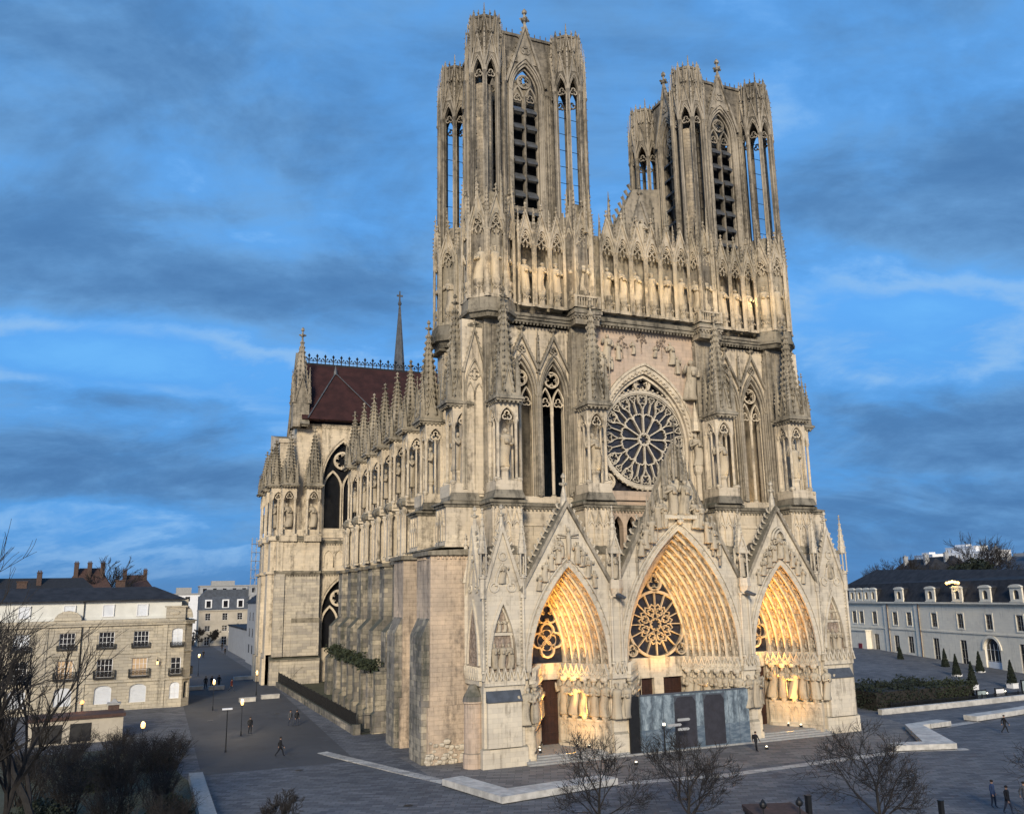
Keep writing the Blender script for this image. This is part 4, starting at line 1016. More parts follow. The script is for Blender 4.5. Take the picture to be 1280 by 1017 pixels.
# outer piers, gabled, with reliefs
def outer(sg):
    xc = sg * 19.05; m = MB(); r = MB(); s = MB(); dk = MB()
    m.at(xc, -2.05, 0)
    m.box(-1.95, 1.95, -5, 0, 0, 8.0)
    m.box(-2.15, 2.15, -3.0, .22, 0, 1.55); m.slope(-2.15, 2.15, -.1, .22, 1.55, 1.75, 1.57)
    m.box(-1.7, 1.5, 0, .42, 1.7, 5.5); s.at(xc, -2.05, 0); s.slope(-1.75, 1.55, -.02, .55, 5.52, 6.5, 5.62)
    m.archwall(-1.95, 1.95, 8.0, 15.0, [(0, 1.42, 8.6, 5.7, 8.05)], -.5, 0, 9)
    m.box(-1.95, 1.95, -5, -.55, 8.0, 15)
    r.at(xc, -2.05, 0); r.box(-1.5, 1.5, -.54, -.38, 8.0, 14.5)
    m.ribbon(arch(0, 1.42, 8.6, 5.7, 10), .14, -.3, .1); m.ribbon(arch(0, 1.0, 9.5, 4.2, 9), .08, -.5, -.25); m.box(-1.3, 1.3, -.4, -.2, 11.2, 11.45)
    for k in range(7): m.gablet(-1.8 + k * .6, .28, 7.35, 8.3, 0, .38, .08, 0, 0, 0)
    m.box(-1.95, 1.95, 0, .25, 6.9, 7.4)
    def face(w_, hw_):
        m.prism([(-hw_, 15.0), (hw_, 15.0), (0, 20.7)], -.45, 0)
        m.ribbon([(-hw_ - .02, 14.9), (0, 20.9), (hw_ + .02, 14.9)], .17, -.5, .2)
        for kk in range(10):
            f = (kk + .4) / 10
            for q in (-1, 1): m.tube([(q * (hw_ * (1 - f) + .18), -.1, 15 + 5.7 * f), (q * (hw_ * (1 - f) + .48), -.1, 15.3 + 5.7 * f)], [.08, .13], 5)
        m.lathe(0, -.15, [(20.5, .3), (22.0, .12)], 6); m.finial(0, -.15, 21.6, 1.5)
        for (fu, fz, fr) in ((0, 18.3, .36), (-.85, 15.5, .4), (.85, 15.5, .4)): m.ribbon(circ(fu, fz, fr, 14), .08, 0, .12, True)
        m.ribbon(arch(0, .7, 15.6, 2.0, 7), .09, 0, .14)
    face(0, 1.95)
    for (uu, dw) in ((-1.95, .1), (1.95, .1)): m.shaft(uu, dw, 8.0, 15.0, .14)
    for k in range(20):
        for q in (-1, 1): m.knob(q * 1.72, .06, 8.4 + k * .33, .1)
    # outward side face
    A = sg * pi / 2; m.at(xc + sg * 1.95, .4, A); r.at(xc + sg * 1.95, .4, A)
    m.box(-2.4, 2.4, 0, .12, 0, 1.6)
    m.ribbon(arch(0, 1.5, 8.6, 5.6, 9), .13, 0, .2); r.prism([(-1.5, 8.5)] + arch(0, 1.45, 8.6, 5.5, 8) + [(1.5, 8.5)], .0, .06)
    face(0, 1.95)
    for k in range(7): m.gablet(-1.8 + k * .6, .28, 7.35, 8.3, 0, .38, .08, 0, 0, 0)
    m.box(-1.95, 1.95, 0, .25, 6.9, 7.4)
    m.at(); r.at()
    for (px_, py_) in ((-1.95, -2.05), (1.95, -2.05)):
        m.at(xc + px_, py_, 0)
        m.lathe(0, 0, [(14.5, .32), (16.2, .32), (16.3, .42), (16.6, .3)], 6)
        for uu in (-.25, .25):
            for ww in (-.25, .25): m.shaft(uu, ww, 16.5, 18.6, .07, 5)
        m.lathe(0, 0, [(18.5, .42), (18.9, .42)], 6); m.spire(0, 0, 18.9, 22.0, .38, 6, 5, .08, .7)
    m.at(xc + sg * 1.95, 2.6, 0); m.spire(0, 0, 16, 20.0, .55, 6, 6, .1, .7); m.lathe(0, 0, [(8, .45), (15.9, .45), (16, .62)], 6)
    m.at(); m.build('outer_pier', 'pale', CA); r.build('relief_panel', 'relief', CA); s.at().build('pier_slab', 'slate_blue', CA)
    for k in range(3): statue(CA, xc - .75 + k * .75, -1.72, 8.3, 2.2, 0)
    for k in range(4): statue(CA, xc - .85 + k * .55, -1.75, 11.5, 1.2, 0)
    statue(CA, xc, -2.1, 15.8, 1.9, 0)
    if sg < 0:
        c = MB(); c.lathe(-21.5, .7, [(0, .95), (1.2, .95), (1.3, .85), (5.4, .82), (5.45, .95), (5.6, .95)], 14); c.build('round_turret', 'pinkish', CA)
        c = MB(); c.lathe(-21.5, .7, [(5.6, .98), (6.0, .9), (7.0, .3)], 14); c.build('turret_cap', 'mossy', CA)
for sg in (-1, 1): outer(sg)
statue(CA, 17.1, -2.3, 3.4, 3.2, .2); statue(CA, -17.05, -2.25, 3.4, 3.2, -.2)
rd = random.Random(2); rb = MB()
for k in range(46):
    x, z = rd.uniform(-24.9, -21.2), rd.random() ** 1.6 * 1.9; s_ = rd.uniform(.14, .34); rb.ball((x, -2.18 + rd.uniform(-.05, .12), z + .1), s_, 6, 4, (1.2, .7, .8))
rb.build('broken_masonry', 'pale', CA)
# lead roof of the porches behind the gables, valley gutters between them
m = MB()
for xc, hw_, zr in ((-12.42, 4.6, 19.6), (12.42, 4.6, 19.6), (0, 7.2, 22.9)):
    for q in (-1, 1):
        m.at(xc, 0, 0); m.hexa([(q * hw_, 1.4, 14.7), (0, 1.4, zr), (0, -3.0, zr), (q * hw_, -3.0, 14.7), (q * hw_, 1.4, 15.0), (0, 1.4, zr + .3), (0, -3.0, zr + .3), (q * hw_, -3.0, 15.0)])
m.at()
for xx in (-17, -7.55, 7.55, 17): m.box(xx - .7, xx + .7, -3.0, .5, 8.2, 15.3)
m.build_split('porch_roof', 'lead', CA)
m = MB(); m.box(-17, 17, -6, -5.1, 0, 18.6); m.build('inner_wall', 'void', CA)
# steps up to the doors
m = MB()
for k in range(4): m.box(-17.1 + k * .0, 17.1, -5.2, 2.9 - k * .42, k * .155, k * .155 + (.155 if k < 3 else .14))
m.build('step', 'granite_grey', CA)
# ---- nave: aisle wall, stepped buttresses, flyers, clerestory, roof
NY = [23.0 + 6.4 * k for k in range(6)]
def nave(sg):
    A = sg * pi / 2; X = lambda x: sg * x
    lo = MB(); up = MB(); rf = MB()
    def blk(mb, y0, y1, x0, x1, z0, zi, zo=None):
        a, b = (-x1, -x0) if sg < 0 else (x0, x1); zo = zi if zo is None else zo
        za, zb = (zo, zi) if sg < 0 else (zi, zo)
        mb.at(); mb.hexa([(a, -y0, z0), (b, -y0, z0), (b, -y1, z0), (a, -y1, z0), (a, -y0, za), (b, -y0, zb), (b, -y1, zb), (a, -y1, za)])
    blk(lo, 16, 69, 15.6, 17.2, 0, 18.6); blk(up, 16, 69, 15.8, 17.0, 18.62, 24.2)
    blk(rf, 16, 69, 8.6, 17.6, 24.25, 29.0, 24.9)
    blk(up, 15, 69, 7.6, 8.8, 25, 42.6)
    for i, y in enumerate(NY):
        blk(lo, y - 1.2, y + 1.2, 17, 22.6, 0, 18.5); blk(lo, y - 1.1, y + 1.1, 22.5, 23.9, 0, 12.4, 11.0); blk(lo, y - 1.05, y + 1.05, 23.8, 24.35, 0, 7.2, 6.6)
        blk(rf, y - 1.45, y + 1.45, 17, 22.95, 18.52, 19.5, 18.9)
        blk(up, y - .85, y + .85, 17, 22.0, 19.2, 25.3); blk(rf, y - 1.25, y + 1.25, 17, 22.2, 25.32, 26.2, 25.8)
        blk(up, y - 1.05, y + 1.05, 17, 19.4, 26, 33.0)
        for yy in (y - 1.35, y + 1.35): up.at(X(21.9), yy, A); up.shaft(0, 0, 19.4, 24.8, .22)
        up.at(X(21.98), y, A)
        up.ribbon([(-.7, 19.6)] + arch(0, .7, 23.6, 1.0, 5) + [(.7, 19.6)], .1, 0, .15)
        rf.at(X(21.98), y, A); rf.lathe(0, -.9, [(24.9, 1.0), (25.6, 1.5), (26.2, 1.2)], 8)
        # flying arches to the clerestory
        up.at(0, y, 0)
        for (za, zb, zm) in ((36.5, 30.0, 3.2), (29.6, 25.0, 2.4)):
            P = []
            for q in range(9):
                f = q / 8; P.append((X(8.7 + 10.8 * f), za + (zb - za) * f + zm * .35 * sin(pi * f)))
            up.ribbon(P, .32, -.35, .35)
        tb_ = tabernacle(X(20.45), y, 26.2, A)
        for ch in tb_.children:
            if ch.name.startswith('pinnacle'): ch.scale = (1, 1, .76)
    for i in range(len(NY) - 1):                    # aisle windows between the buttresses
        y = (NY[i] + NY[i + 1]) / 2
        up.at(X(17.2), y, A); up.ribbon([(-1.5, 8)] + arch(0, 1.5, 13, 3.2, 7) + [(1.5, 8)], .2, -.1, .25)
        up.ribbon([(-1.2, 19.5)] + arch(0, 1.2, 22, 1.6, 6) + [(1.2, 19.5)], .15, -.25, .05)
        up.at(X(8.8), y, A); up.ribbon([(-1.9, 30)] + arch(0, 1.9, 36, 3.6, 7) + [(1.9, 30)], .22, 0, .3); up.ribbon([(0, 30), (0, 38)], .12, 0, .2)
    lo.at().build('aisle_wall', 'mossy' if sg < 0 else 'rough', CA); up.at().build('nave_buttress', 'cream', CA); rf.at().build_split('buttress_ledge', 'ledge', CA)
    g = MB()
    for i in range(len(NY) - 1):
        y = (NY[i] + NY[i + 1]) / 2
        g.at(X(17.23), y, A); g.prism([(-1.4, 8)] + arch(0, 1.4, 13, 3.1, 7) + [(1.4, 8)], -.02, .02)
        g.at(X(8.83), y, A); g.prism([(-1.8, 30)] + arch(0, 1.8, 36, 3.5, 7) + [(1.8, 30)], -.02, .02)
    g.at().build('nave_window', 'leaded_glass', CA)
for sg in (-1, 1): nave(sg)
m = MB(); m.at(0, 10.2, 0)
m.prism([(-9.0, 42.6), (9.0, 42.6), (0, 56.8)], -120, 0)
m.at(0, 76, pi / 2); m.prism([(-7.9, 44.2), (7.9, 44.2), (0, 55.8)], -27, 27)
m.at().build('main_roof', 'lead_roof', CA)
m = MB()                                            # low hipped roof in front of the transept slope
m.add([(-26.0, -68.0, 44.3), (-13.0, -68.0, 44.3), (-20.6, -74.2, 53.8), (-26.0, -76, 44.3), (-13, -76, 44.3)], [(0, 1, 2), (0, 2, 3), (1, 4, 2)])
m.tube([(-26.0, -67.95, 44.35), (-20.6, -74.15, 53.85)], .10, 4); m.tube([(-13.0, -67.95, 44.35), (-20.6, -74.15, 53.85)], .10, 4)
m.build('hipped_roof', 'lead_roof', CA)
m = MB(); m.tube([(-26.1, -67.9, 44.4), (-20.6, -74.1, 53.95)], .13, 4); m.tube([(-13.0, -67.9, 44.4), (-20.6, -74.1, 53.95)], .10, 4); m.lathe(-20.6, -74.1, [(53.6, .35), (54.3, .3), (55.4, .03)], 6)
m.build('roof_flashing', 'lead', CA)
m = MB(); m.at(0, 76, 0, 55.6)                      # ridge cresting of lilies
m.box(-26.8, 26.8, -.12, .12, 0, .35); m.box(-26.8, 26.8, -.05, .05, .75, .85)
for k in range(38):
    u = -26.4 + k * 1.43; m.box(u - .09, u + .09, -.06, .06, .3, 1.7); m.knob(u, 0, 1.75, .26, .42); m.tube([(u - .42, 0, 1.2), (u, 0, .95), (u + .42, 0, 1.2)], .11, 4); m.knob(u - .42, 0, 1.3, .17); m.knob(u + .42, 0, 1.3, .17)
    m.knob(u + .71, 0, .98, .14, .3); m.tube([(u + .71, 0, .3), (u + .71, 0, 1.0)], .05, 4)
m.build('ridge_cresting', 'iron', CA)
m = MB(); m.lathe(0, -109, [(50, 2.3), (57, 1.95), (63.5, 1.3), (80.2, .12)], 8); m.lathe(0, -109, [(80, .3), (80.4, .45), (80.9, .3), (81.2, .1)], 8)
m.tube([(0, -109, 81), (0, -109, 83.4)], [.22, .16], 5); m.box(-.7, .7, -109.1, -108.9, 82.1, 82.5)
for k in range(8):
    a = k * pi / 4 + pi / 8
    m.tube([(1.98 * cos(a), -109 + 1.98 * sin(a), 57), (1.32 * cos(a), -109 + 1.32 * sin(a), 63.5), (.15 * cos(a), -109 + .15 * sin(a), 80)], .07, 4)
m.build('fleche', 'lead', CA)
# ---- north transept
m = MB(); w = MB(); rk = MB()
TYf = 68.2
m.at(0, TYf, 0)
m.box(-30.4, -23.35, -14, 0, 6.2, 18.9); m.box(-30.7, -23.1, -14, .4, 1, 5.5); m.box(-27.6, -23.3, -1, .35, 6.2, 11.6); m.box(-30.3, -28.9, -1, .35, 6.2, 18.9)
m.ribbon(arch(-25.6, 1.9, 2.0, 2.6, 8), .10, .3, .5)
w.at(0, TYf, 0)
w.box(-30.2, -23.5, -14, 0, 19.3, 24.2); lg = MB(0, TYf, 0); lg.cornice(-30.2, -23.6, 0, 18.98, .55, .35); lg.cornice(-30.1, -23.7, 0, 24.4, .6, .35); lg.slope(-30.75, -23.05, -1, .5, 5.52, 6.3, 5.75); lg.box(-27.62, -23.28, -1, .38, 11.3, 12.0)
w.box(-25.9, -23.55, -.5, .15, 19.3, 23.9); w.box(-29.9, -29.3, -.5, .15, 19.3, 23.9); w.box(-28.0, -27.6, -.5, .12, 19.3, 23.9)
w.box(-30.0, -23.6, -14, -.6, 24.8, 26.0)
w.box(-27.4, -23.2, -14, -2.2, 26, 43.4); w.cornice(-27.2, -23.3, -2.2, 43.5, .6, .35)
w.box(-30.0, -27.2, -14, -2.6, 26, 40.5); w.slope(-30.2, -27.2, -14, -2.4, 40.5, 43.6, 41.2); w.box(-30.5, -29.9, -13, -4, 26, 36.5); w.slope(-30.7, -29.9, -13, -3.8, 36.5, 40, 37.2)
for k in range(5): w.box(-31.2 + k * .2, -29.5, -13 + k * .1, -1 - k * .5, 1 + k * 6, 6.5 + k * 6)
for k, (x, y) in enumerate(((-31.0, 70.5), (-31.2, 77), (-31.0, 82))):
    for z0, z1, p in ((1, 6, .7), (6, 18.9, .4), (19.3, 24.2, .1)): w.box(x - p, x + 2.4, -(y - TYf) - 1.3, -(y - TYf) + 1.3, z0, z1)
    w.box(x - .7, x + 2, -(y - TYf) - 1.6, -(y - TYf) + 1.6, 18.92, 19.3); w.box(x - .5, x + 2, -(y - TYf) - 1.6, -(y - TYf) + 1.6, 24.22, 24.8)
# bay with the two traceried windows beside the nave
w.archwall(-23.35, -15.5, 26, 43.4, [(-19.75, 3.2, 34.4, 6.4, 26.3)], -2.6, -1.6, 9); w.box(-23.4, -15.5, -3, -1.4, 24.7, 26)
w.archwall(-23.35, -15.5, 1, 19, [(-19.9, 2.8, 12.6, 5.2, 7.2)], -2.6, -1.6, 9); w.box(-23.35, -15.5, -2.6, -1.65, 19.0, 24.6); lg.cornice(-23.0, -15.8, -1.65, 24.0, .5, .2)
w.cornice(-23.2, -15.8, -1.6, 43.5, .55, .3); lg.cornice(-23.0, -15.8, -1.6, 19.0, .5, .3)
for k in range(4): w.ribbon([(-22.6 + k * 1.7, 20)] + arch(-21.75 + k * 1.7, .8, 21.6, 1.2, 6) + [(-20.95 + k * 1.7, 20)], .10, -1.7, -1.45)
for uc, hw, zs, h, zl, so in ((-19.75, 3.2, 34.4, 6.4, 26.3, 37.7), (-19.9, 2.8, 12.6, 5.2, 7.2, 15.0)):
    for r in (hw + .1, hw + .4): w.ribbon([(uc - r, zl)] + arch(uc, r, zs, h * r / hw, 9) + [(uc + r, zl)], .11, -1.7, -1.4)
    R = hw * .43
    w.ribbon(circ(uc, so, R, 24), .17, -2.2, -1.75, True); w.foil(uc, so, R * .93, 6, 0, .09, -2.15, -1.85)
    for s2 in (-1, 1): w.ribbon([(uc + s2 * hw * .5 - hw * .47, zl)] + arch(uc + s2 * hw * .5, hw * .47, zs - 1.6, hw * .95, 7) + [(uc + s2 * hw * .5 + hw * .47, zl)], .16, -2.2, -1.75)
    rk = MB(0, TYf, 0); rk.box(uc - hw - .1, uc + hw + .1, -2.6, -2.45, zl, zs + h); rk.build('transept_glass', 'glass_dark', CA)
TT = [tabernacle(-30.1, yy, 25.0, -pi / 2) for yy in (70.9, 77, 83)] + [tabernacle(-24.75, 68.9, 25.0, 0), tabernacle(-28.6, 69.1, 25.0, 0)]
for o, zz in zip(TT, (.66, .66, .66, .85, .78)):
    for ch in o.children:
        if ch.name.startswith('pinnacle'): ch.scale = (1, 1, zz)
m.at().build('transept_base', 'coursed', CA); lg.build_split('transept_string', 'ledge', CA); w.at().build('transept_wall', 'cream', CA)
m = MB(); m.at(-27.0, 76, -pi / 2)
m.prism([(-7.8, 43), (7.8, 43), (0, 56.8)], -1.0, 0)
m.ribbon([(-7.8, 43.2), (0, 57), (7.8, 43.2)], .3, -1.2, .3); m.finial(0, -.4, 57.0, 1.6)
m.at(-27.1, 70.0, 0); m.box(-1.3, 1.3, -1.3, 1.3, 43, 49); m.spire(0, 0, 49, 58.3, 1.35, 8, 11, .19, 2.3)
for k in range(4):
    m.at(-27.1 + 1.35 * sin(k * pi / 2), 70 - 1.35 * cos(k * pi / 2), k * pi / 2); m.gablet(0, 1.2, 47.0, 51.6, -.2, .18, .14, 5, .14, .8)
    m.at(-27.1 + 1.3 * sin(k * pi / 2 + pi / 4) * 1.35, 70 - 1.3 * cos(k * pi / 2 + pi / 4) * 1.35, 0); m.spire(0, 0, 47, 52.6, .36, 6, 5, .1, .7)
m.at().build('transept_gable', 'weathered', CA)

# ---- flood lamps of the cathedral: warm lights at the doorways and in the gallery
def lamp(name, loc, power, target=None, color=(1., .60, .22), size=.15, spot=None, parent=None):
    ld = bpy.data.lights.new(name, 'SPOT' if target else 'POINT'); o = bpy.data.objects.new(name, ld); COL.objects.link(o)
    ld.energy = power; ld.color = color; ld.shadow_soft_size = size; o.location = loc
    if target:
        ld.spot_size = radians(spot or 90); ld.spot_blend = 1.0
        o.rotation_euler = (Vector(target) - Vector(loc)).to_track_quat('-Z', 'Y').to_euler()
    return o
def floodlamp(x, y, z, label):
    m = MB(); m.lathe(0, 0, [(0, .20), (.06, .20), (.10, .16), (.22, .15)], 10); m.box(-.05, .05, -.05, .05, .2, .24)
    o = m.build('floodlight', 'iron'); o.location = (x, y, z); tag(o, label, 'floodlight', 'floodlights on the church steps')
    g = MB(); g.lathe(0, 0, [(.225, .10), (.25, .11), (.30, .08), (.32, .02)], 10); g.build('lens', 'lamp_white', o)
    return o
# ================================================================== GROUND
def gmat(name, a, b_, paver=None, sc=1.):
    t, b, m = newmat(name)
    g = t.new('ShaderNodeNewGeometry'); P = g.outputs['Position']
    c = t.mix(t.sstep(t.noise(P, .08 * sc, 6, .65), .35, .65), a, b_)
    c = t.mix(t.m('MULTIPLY', t.sstep(t.noise(P, .35, 7, .72, .6), .48, .72), .5), c, tuple(k * .5 for k in a[:3]) + (1,))
    c = t.mix(t.m('MULTIPLY', t.sstep(t.noise(P, .16, 5, .6, .9), .55, .7), .35), c, tuple(k * 1.5 for k in a[:3]) + (1,))
    h = t.noise(P, 9, 4, .7)
    if paver:
        br = t.new('ShaderNodeTexBrick'); mp = t.new('ShaderNodeMapping'); mp.inputs['Rotation'].default_value = (0, 0, .42)
        t.put(mp.inputs[0], P); t.put(br.inputs['Vector'], mp.outputs[0]); br.inputs['Scale'].default_value = 1
        br.inputs['Brick Width'].default_value = paver[0]; br.inputs['Row Height'].default_value = paver[1]; br.inputs['Mortar Size'].default_value = .025
        br.inputs['Color1'].default_value = (.62, .62, .65, 1); br.inputs['Color2'].default_value = (1.34, 1.31, 1.26, 1); br.inputs['Mortar'].default_value = (.4, .4, .4, 1)
        c = t.mix(.85, c, br.outputs['Color'], 'MULTIPLY'); h = t.m('ADD', h, t.m('MULTIPLY', br.outputs['Fac'], -.6))
    c = t.mix(t.m('MULTIPLY', t.sstep(t.noise(P, 2.8, 5, .75), .60, .75), .4), c, tuple(k * .5 for k in a[:3]) + (1,))
    bp = t.new('ShaderNodeBump'); bp.inputs['Strength'].default_value = .35; bp.inputs['Distance'].default_value = .02
    t.put(bp.inputs['Height'], h); t.put(b.inputs['Normal'], bp.outputs[0])
    t.put(b.inputs['Base Color'], c); b.inputs['Roughness'].default_value = .85; b.inputs['Specular IOR Level'].default_value = .3
gmat('paving', (.118, .124, .136, 1), (.088, .093, .103, 1), (.95, .48))
gmat('forecourt', (.165, .158, .152, 1), (.13, .127, .125, 1), (1.2, .6))
gmat('asphalt', (.066, .068, .073, 1), (.05, .052, .057, 1))
gmat('grass', (.055, .06, .035, 1), (.075, .075, .05, 1), None, 4.)
gmat('strip_stone', (.40, .39, .36, 1), (.34, .33, .31, 1), (1.1, .5))
def gsheet(name, poly, mat, dz, kind='structure', cuts=()):
    m = MB(); m.add([(x, -y, gz(y) + dz) for x, y in poly], [tuple(range(len(poly)))])
    return tag(m.build(name, mat), kind=kind)
m = MB(); ys = [-300, -60, 8] + [8 + 4 * k for k in range(1, 18)] + [120, 400, 1500, 4000]; xs = [-3000, -400, -100, -60, -20, 40, 100, 500, 3000]
m.add([(x, -y, gz(y)) for y in ys for x in xs], [(j * 9 + i, j * 9 + i + 1, (j + 1) * 9 + i + 1, (j + 1) * 9 + i) for j in range(len(ys) - 1) for i in range(8)])
tag(m.build('ground', 'paving'), kind='structure')
def strip(name, rows, mat, dz):                     # rows of (y, x0, x1)
    m = MB(); vs = []
    for y, a, b in rows: vs += [(a, -y, gz(y) + dz), (b, -y, gz(y) + dz)]
    m.add(vs, [(2 * i, 2 * i + 1, 2 * i + 3, 2 * i + 2) for i in range(len(rows) - 1)])
    return tag(m.build(name, mat), kind='structure')
yy = [21 + 4 * k for k in range(13)]
strip('road', [(y, -43.5, -30) for y in [8] + [12 + 4 * k for k in range(16)] + [120, 240]], 'asphalt', .004)
strip('forecourt', [(-12.6, -24.0, 15), (-4.5, -26, 27), (3, -26, 30), (8, -26, 30)], 'forecourt', .004)
tag(strip('grass', [(y, -26.6, -17.2) for y in yy], 'grass', .006), kind='stuff')
def pline(name, pts, hw, mat, z0, z1, mb=None):
    m = MB(); m2 = []; n = len(pts); L = []; R = []
    for i, p in enumerate(pts):
        a = pts[max(i - 1, 0)]; b = pts[min(i + 1, n - 1)]; dx_, dy_ = b[0] - a[0], b[1] - a[1]; l = hypot(dx_, dy_)
        d0 = (p[0] - a[0], p[1] - a[1]) if i else (dx_, dy_); l0 = hypot(*d0); k = hw / max(.5, abs((d0[0] * dx_ + d0[1] * dy_) / (l0 * l)))
        L.append((p[0] - dy_ / l * k, p[1] + dx_ / l * k)); R.append((p[0] + dy_ / l * k, p[1] - dx_ / l * k))
    vs = []
    for (lx, ly), (rx, ry) in zip(L, R): vs += [(lx, -ly, gz(ly) + z0), (rx, -ry, gz(ry) + z0), (rx, -ry, gz(ry) + z1), (lx, -ly, gz(ly) + z1)]
    fs = [(4 * i + j, 4 * i + (j + 1) % 4, 4 * i + 4 + (j + 1) % 4, 4 * i + 4 + j) for i in range(n - 1) for j in range(4)] + [(0, 1, 2, 3), (4 * n - 1, 4 * n - 2, 4 * n - 3, 4 * n - 4)]
    (mb or m).add(vs, fs)
    return m.build(name, mat) if mb is None else None
for pts in ([(-32.2, 13.4), (-25.6, -5.6)], [(-14.3, -12.9), (-4.4, -14.3), (10.3, -13.6), (15.4, -13.3)], [(30.5, -4.6), (36.4, -3.6)], [(15.5, -12.9), (21.5, -15.4)]):
    m = MB(); (ax, ay), hw = pts[0], .55
    tag(pline('paving_strip', pts, .55, 'strip_stone', -.06, .008), kind='structure')

# gutters and covers let into the paving
for i, (x, y) in enumerate(((-30.5, -12), (-12, -20), (8, -22), (-35.5, 6), (20, -22), (-41, 38), (-33, 40))):
    m = MB(); m.lathe(0, 0, [(.006, .36), (.012, .36)], 18); m.lathe(0, 0, [(.012, .28), (.016, .28)], 18); o = m.build('manhole_cover', 'iron'); o.location = (x, y, gz(y)); tag(o, ('round iron cover in the square before the bent bench', 'round iron cover below the left foreground trees', 'round iron cover left of the three walkers at the bottom', 'round iron cover beside the end of the pale paving line', 'round iron cover below the zigzag bench', 'round iron cover in the street by the pale apartment house', 'round iron cover in the street near the lawn fence')[i], 'manhole cover')
# ================================================================== STONE BENCHES ON THE SQUARE
def seam_bench(name, pts, hw, h, label):
    o = pline(name, pts, hw, 'granite_pale', .08, h); tag(o, label, 'bench')
    b = pline('plinth', pts, hw - .12, 'iron', 0, .08); b.parent = o
    m = MB()
    for (ax, ay), (bx, by) in zip(pts[:-1], pts[1:]):
        L = hypot(bx - ax, by - ay); k = max(1, int(L / 1.5)); an = atan2(by - ay, bx - ax)
        for i in range(1, k):
            m.at(ax + (bx - ax) * i / k, ay + (by - ay) * i / k, an); m.box(-.012, .012, -hw - .006, hw + .006, .1, h + .005)
    m.at().build_split('joint', 'granite_grey', o); return o
seam_bench('granite_bench', [(-25.4, -6.6), (-23.75, -13.9), (-14.2, -12.6)], .95, .55, 'long white granite bench bent to a point before the left church door')
seam_bench('granite_bench', [(15.2, -12.5), (19.6, -14.0), (26.2, -4.6), (31.2, -4.0)], .85, .55, 'zigzag white granite bench right of the church doors')
seam_bench('granite_bench', [(36.0, -3.2), (43, -2.3), (52, -.6)], .8, .6, 'straight pale granite bench at the right edge before the low garden wall')
def block(name, x, y, L, W, h, rz, mat, label, cat, group=None):
    m = MB(); m.box(-L / 2, L / 2, -W / 2, W / 2, 0, h * .86); m.box(-L / 2 - .03, L / 2 + .03, -W / 2 - .03, W / 2 + .03, h * .862, h)
    o = m.build(name, mat); o.location = (x, y, gz(y)); o.rotation_euler = (0, 0, rz); return tag(o, label, cat, group)
for x, y, L, lb in ((-32.2, 53.7, 2.4, 'stone block bench nearest the transept corner, right of the glowing lamp'), (-35.4, 52.0, 2.1, 'stone block bench just right of the nearest glowing street lamp'), (-38.4, 67.0, 2.2, 'stone block bench in front of the three dark walkers'),
                    (-33.1, 81.1, 3.2, 'long pale stone bench deepest in the street beside the church'), (-41.5, 68.0, 2.6, 'stone bench beside the corner of the pale apartment house')):
    block('stone_bench', x, y, L, .7, .55, .1, 'granite_pale', lb, 'bench')

# ================================================================== FENCES, GARDEN WALLS
fe = tag(empty('iron_fence', -27.2, 21.4, gz(21.4)), 'dark iron fence on a low stone wall beside the nave lawn', 'fence')
m = MB(); pl = MB(); x0, y0, x1, y1 = -27.2, 21.4, -29.6, 66.0; L = hypot(x1 - x0, y1 - y0); sl = (gz(y1) - gz(y0)) / L; an = atan2(y1 - y0, x1 - x0)
def fencerun(mb, L, sl, step=.13, h0=.75, h1=2.15, thick=.018):
    k = int(L / step)
    for i in range(k):
        u = i * step; mb.box(u - thick, u + thick, -thick, thick, u * sl + h0, u * sl + h1)
    for i in range(int(L / 2.2) + 1): u = i * 2.2; mb.box(u - .05, u + .05, -.05, .05, u * sl + h0 - .1, u * sl + h1 + .12)
    for z in (h0 + .1, h1 - .1): mb.hexa([(0, -.03, z), (L, -.03, z + L * sl), (L, .03, z + L * sl), (0, .03, z), (0, -.03, z + .06), (L, -.03, z + L * sl + .06), (L, .03, z + L * sl + .06), (0, .03, z + .06)])
m.at(0, 0, an); fencerun(m, L, sl); m.at().build('railing', 'iron', fe)
pl.at(0, 0, an); pl.hexa([(0, -.3, -.2), (L, -.3, L * sl - .2), (L, .3, L * sl - .2), (0, .3, -.2), (0, -.3, .75), (L, -.3, L * sl + .75), (L, .3, L * sl + .75), (0, .3, .75)])
pl.box(-.45, .25, -.4, .4, -.2, 1.05); pl.at().build('stone_plinth', 'mossy', fe)
ga = tag(empty('iron_gate', -27.0, 21.3, gz(21.3)), 'light barred iron gate closing the lawn next to the tower foot', 'gate')
m = MB(); fencerun(m, 4.3, 0, .16, .05, 1.95, .012); m.build('bars', 'iron', ga); m = MB(); m.box(4.25, 4.45, -.1, .1, 0, 2.2); m.build('post', 'iron', ga)
for x, y, h, lb in ((-22.9, 20.6, 3.4, 'tall narrow black iron panel in the angle behind the tower buttress'), (-23.6, 9.6, 2.6, 'low black iron panel closing the recess between two tower buttresses')):
    m = MB(); m.box(-.9, .9, -.05, .05, 0, h); [m.box(-.9 + k * .3, -.86 + k * .3, .05, .09, 0, h + .1) for k in range(7)]
    o = m.build('iron_gate', 'iron'); o.location = (x, y, gz(y)); tag(o, lb, 'gate')
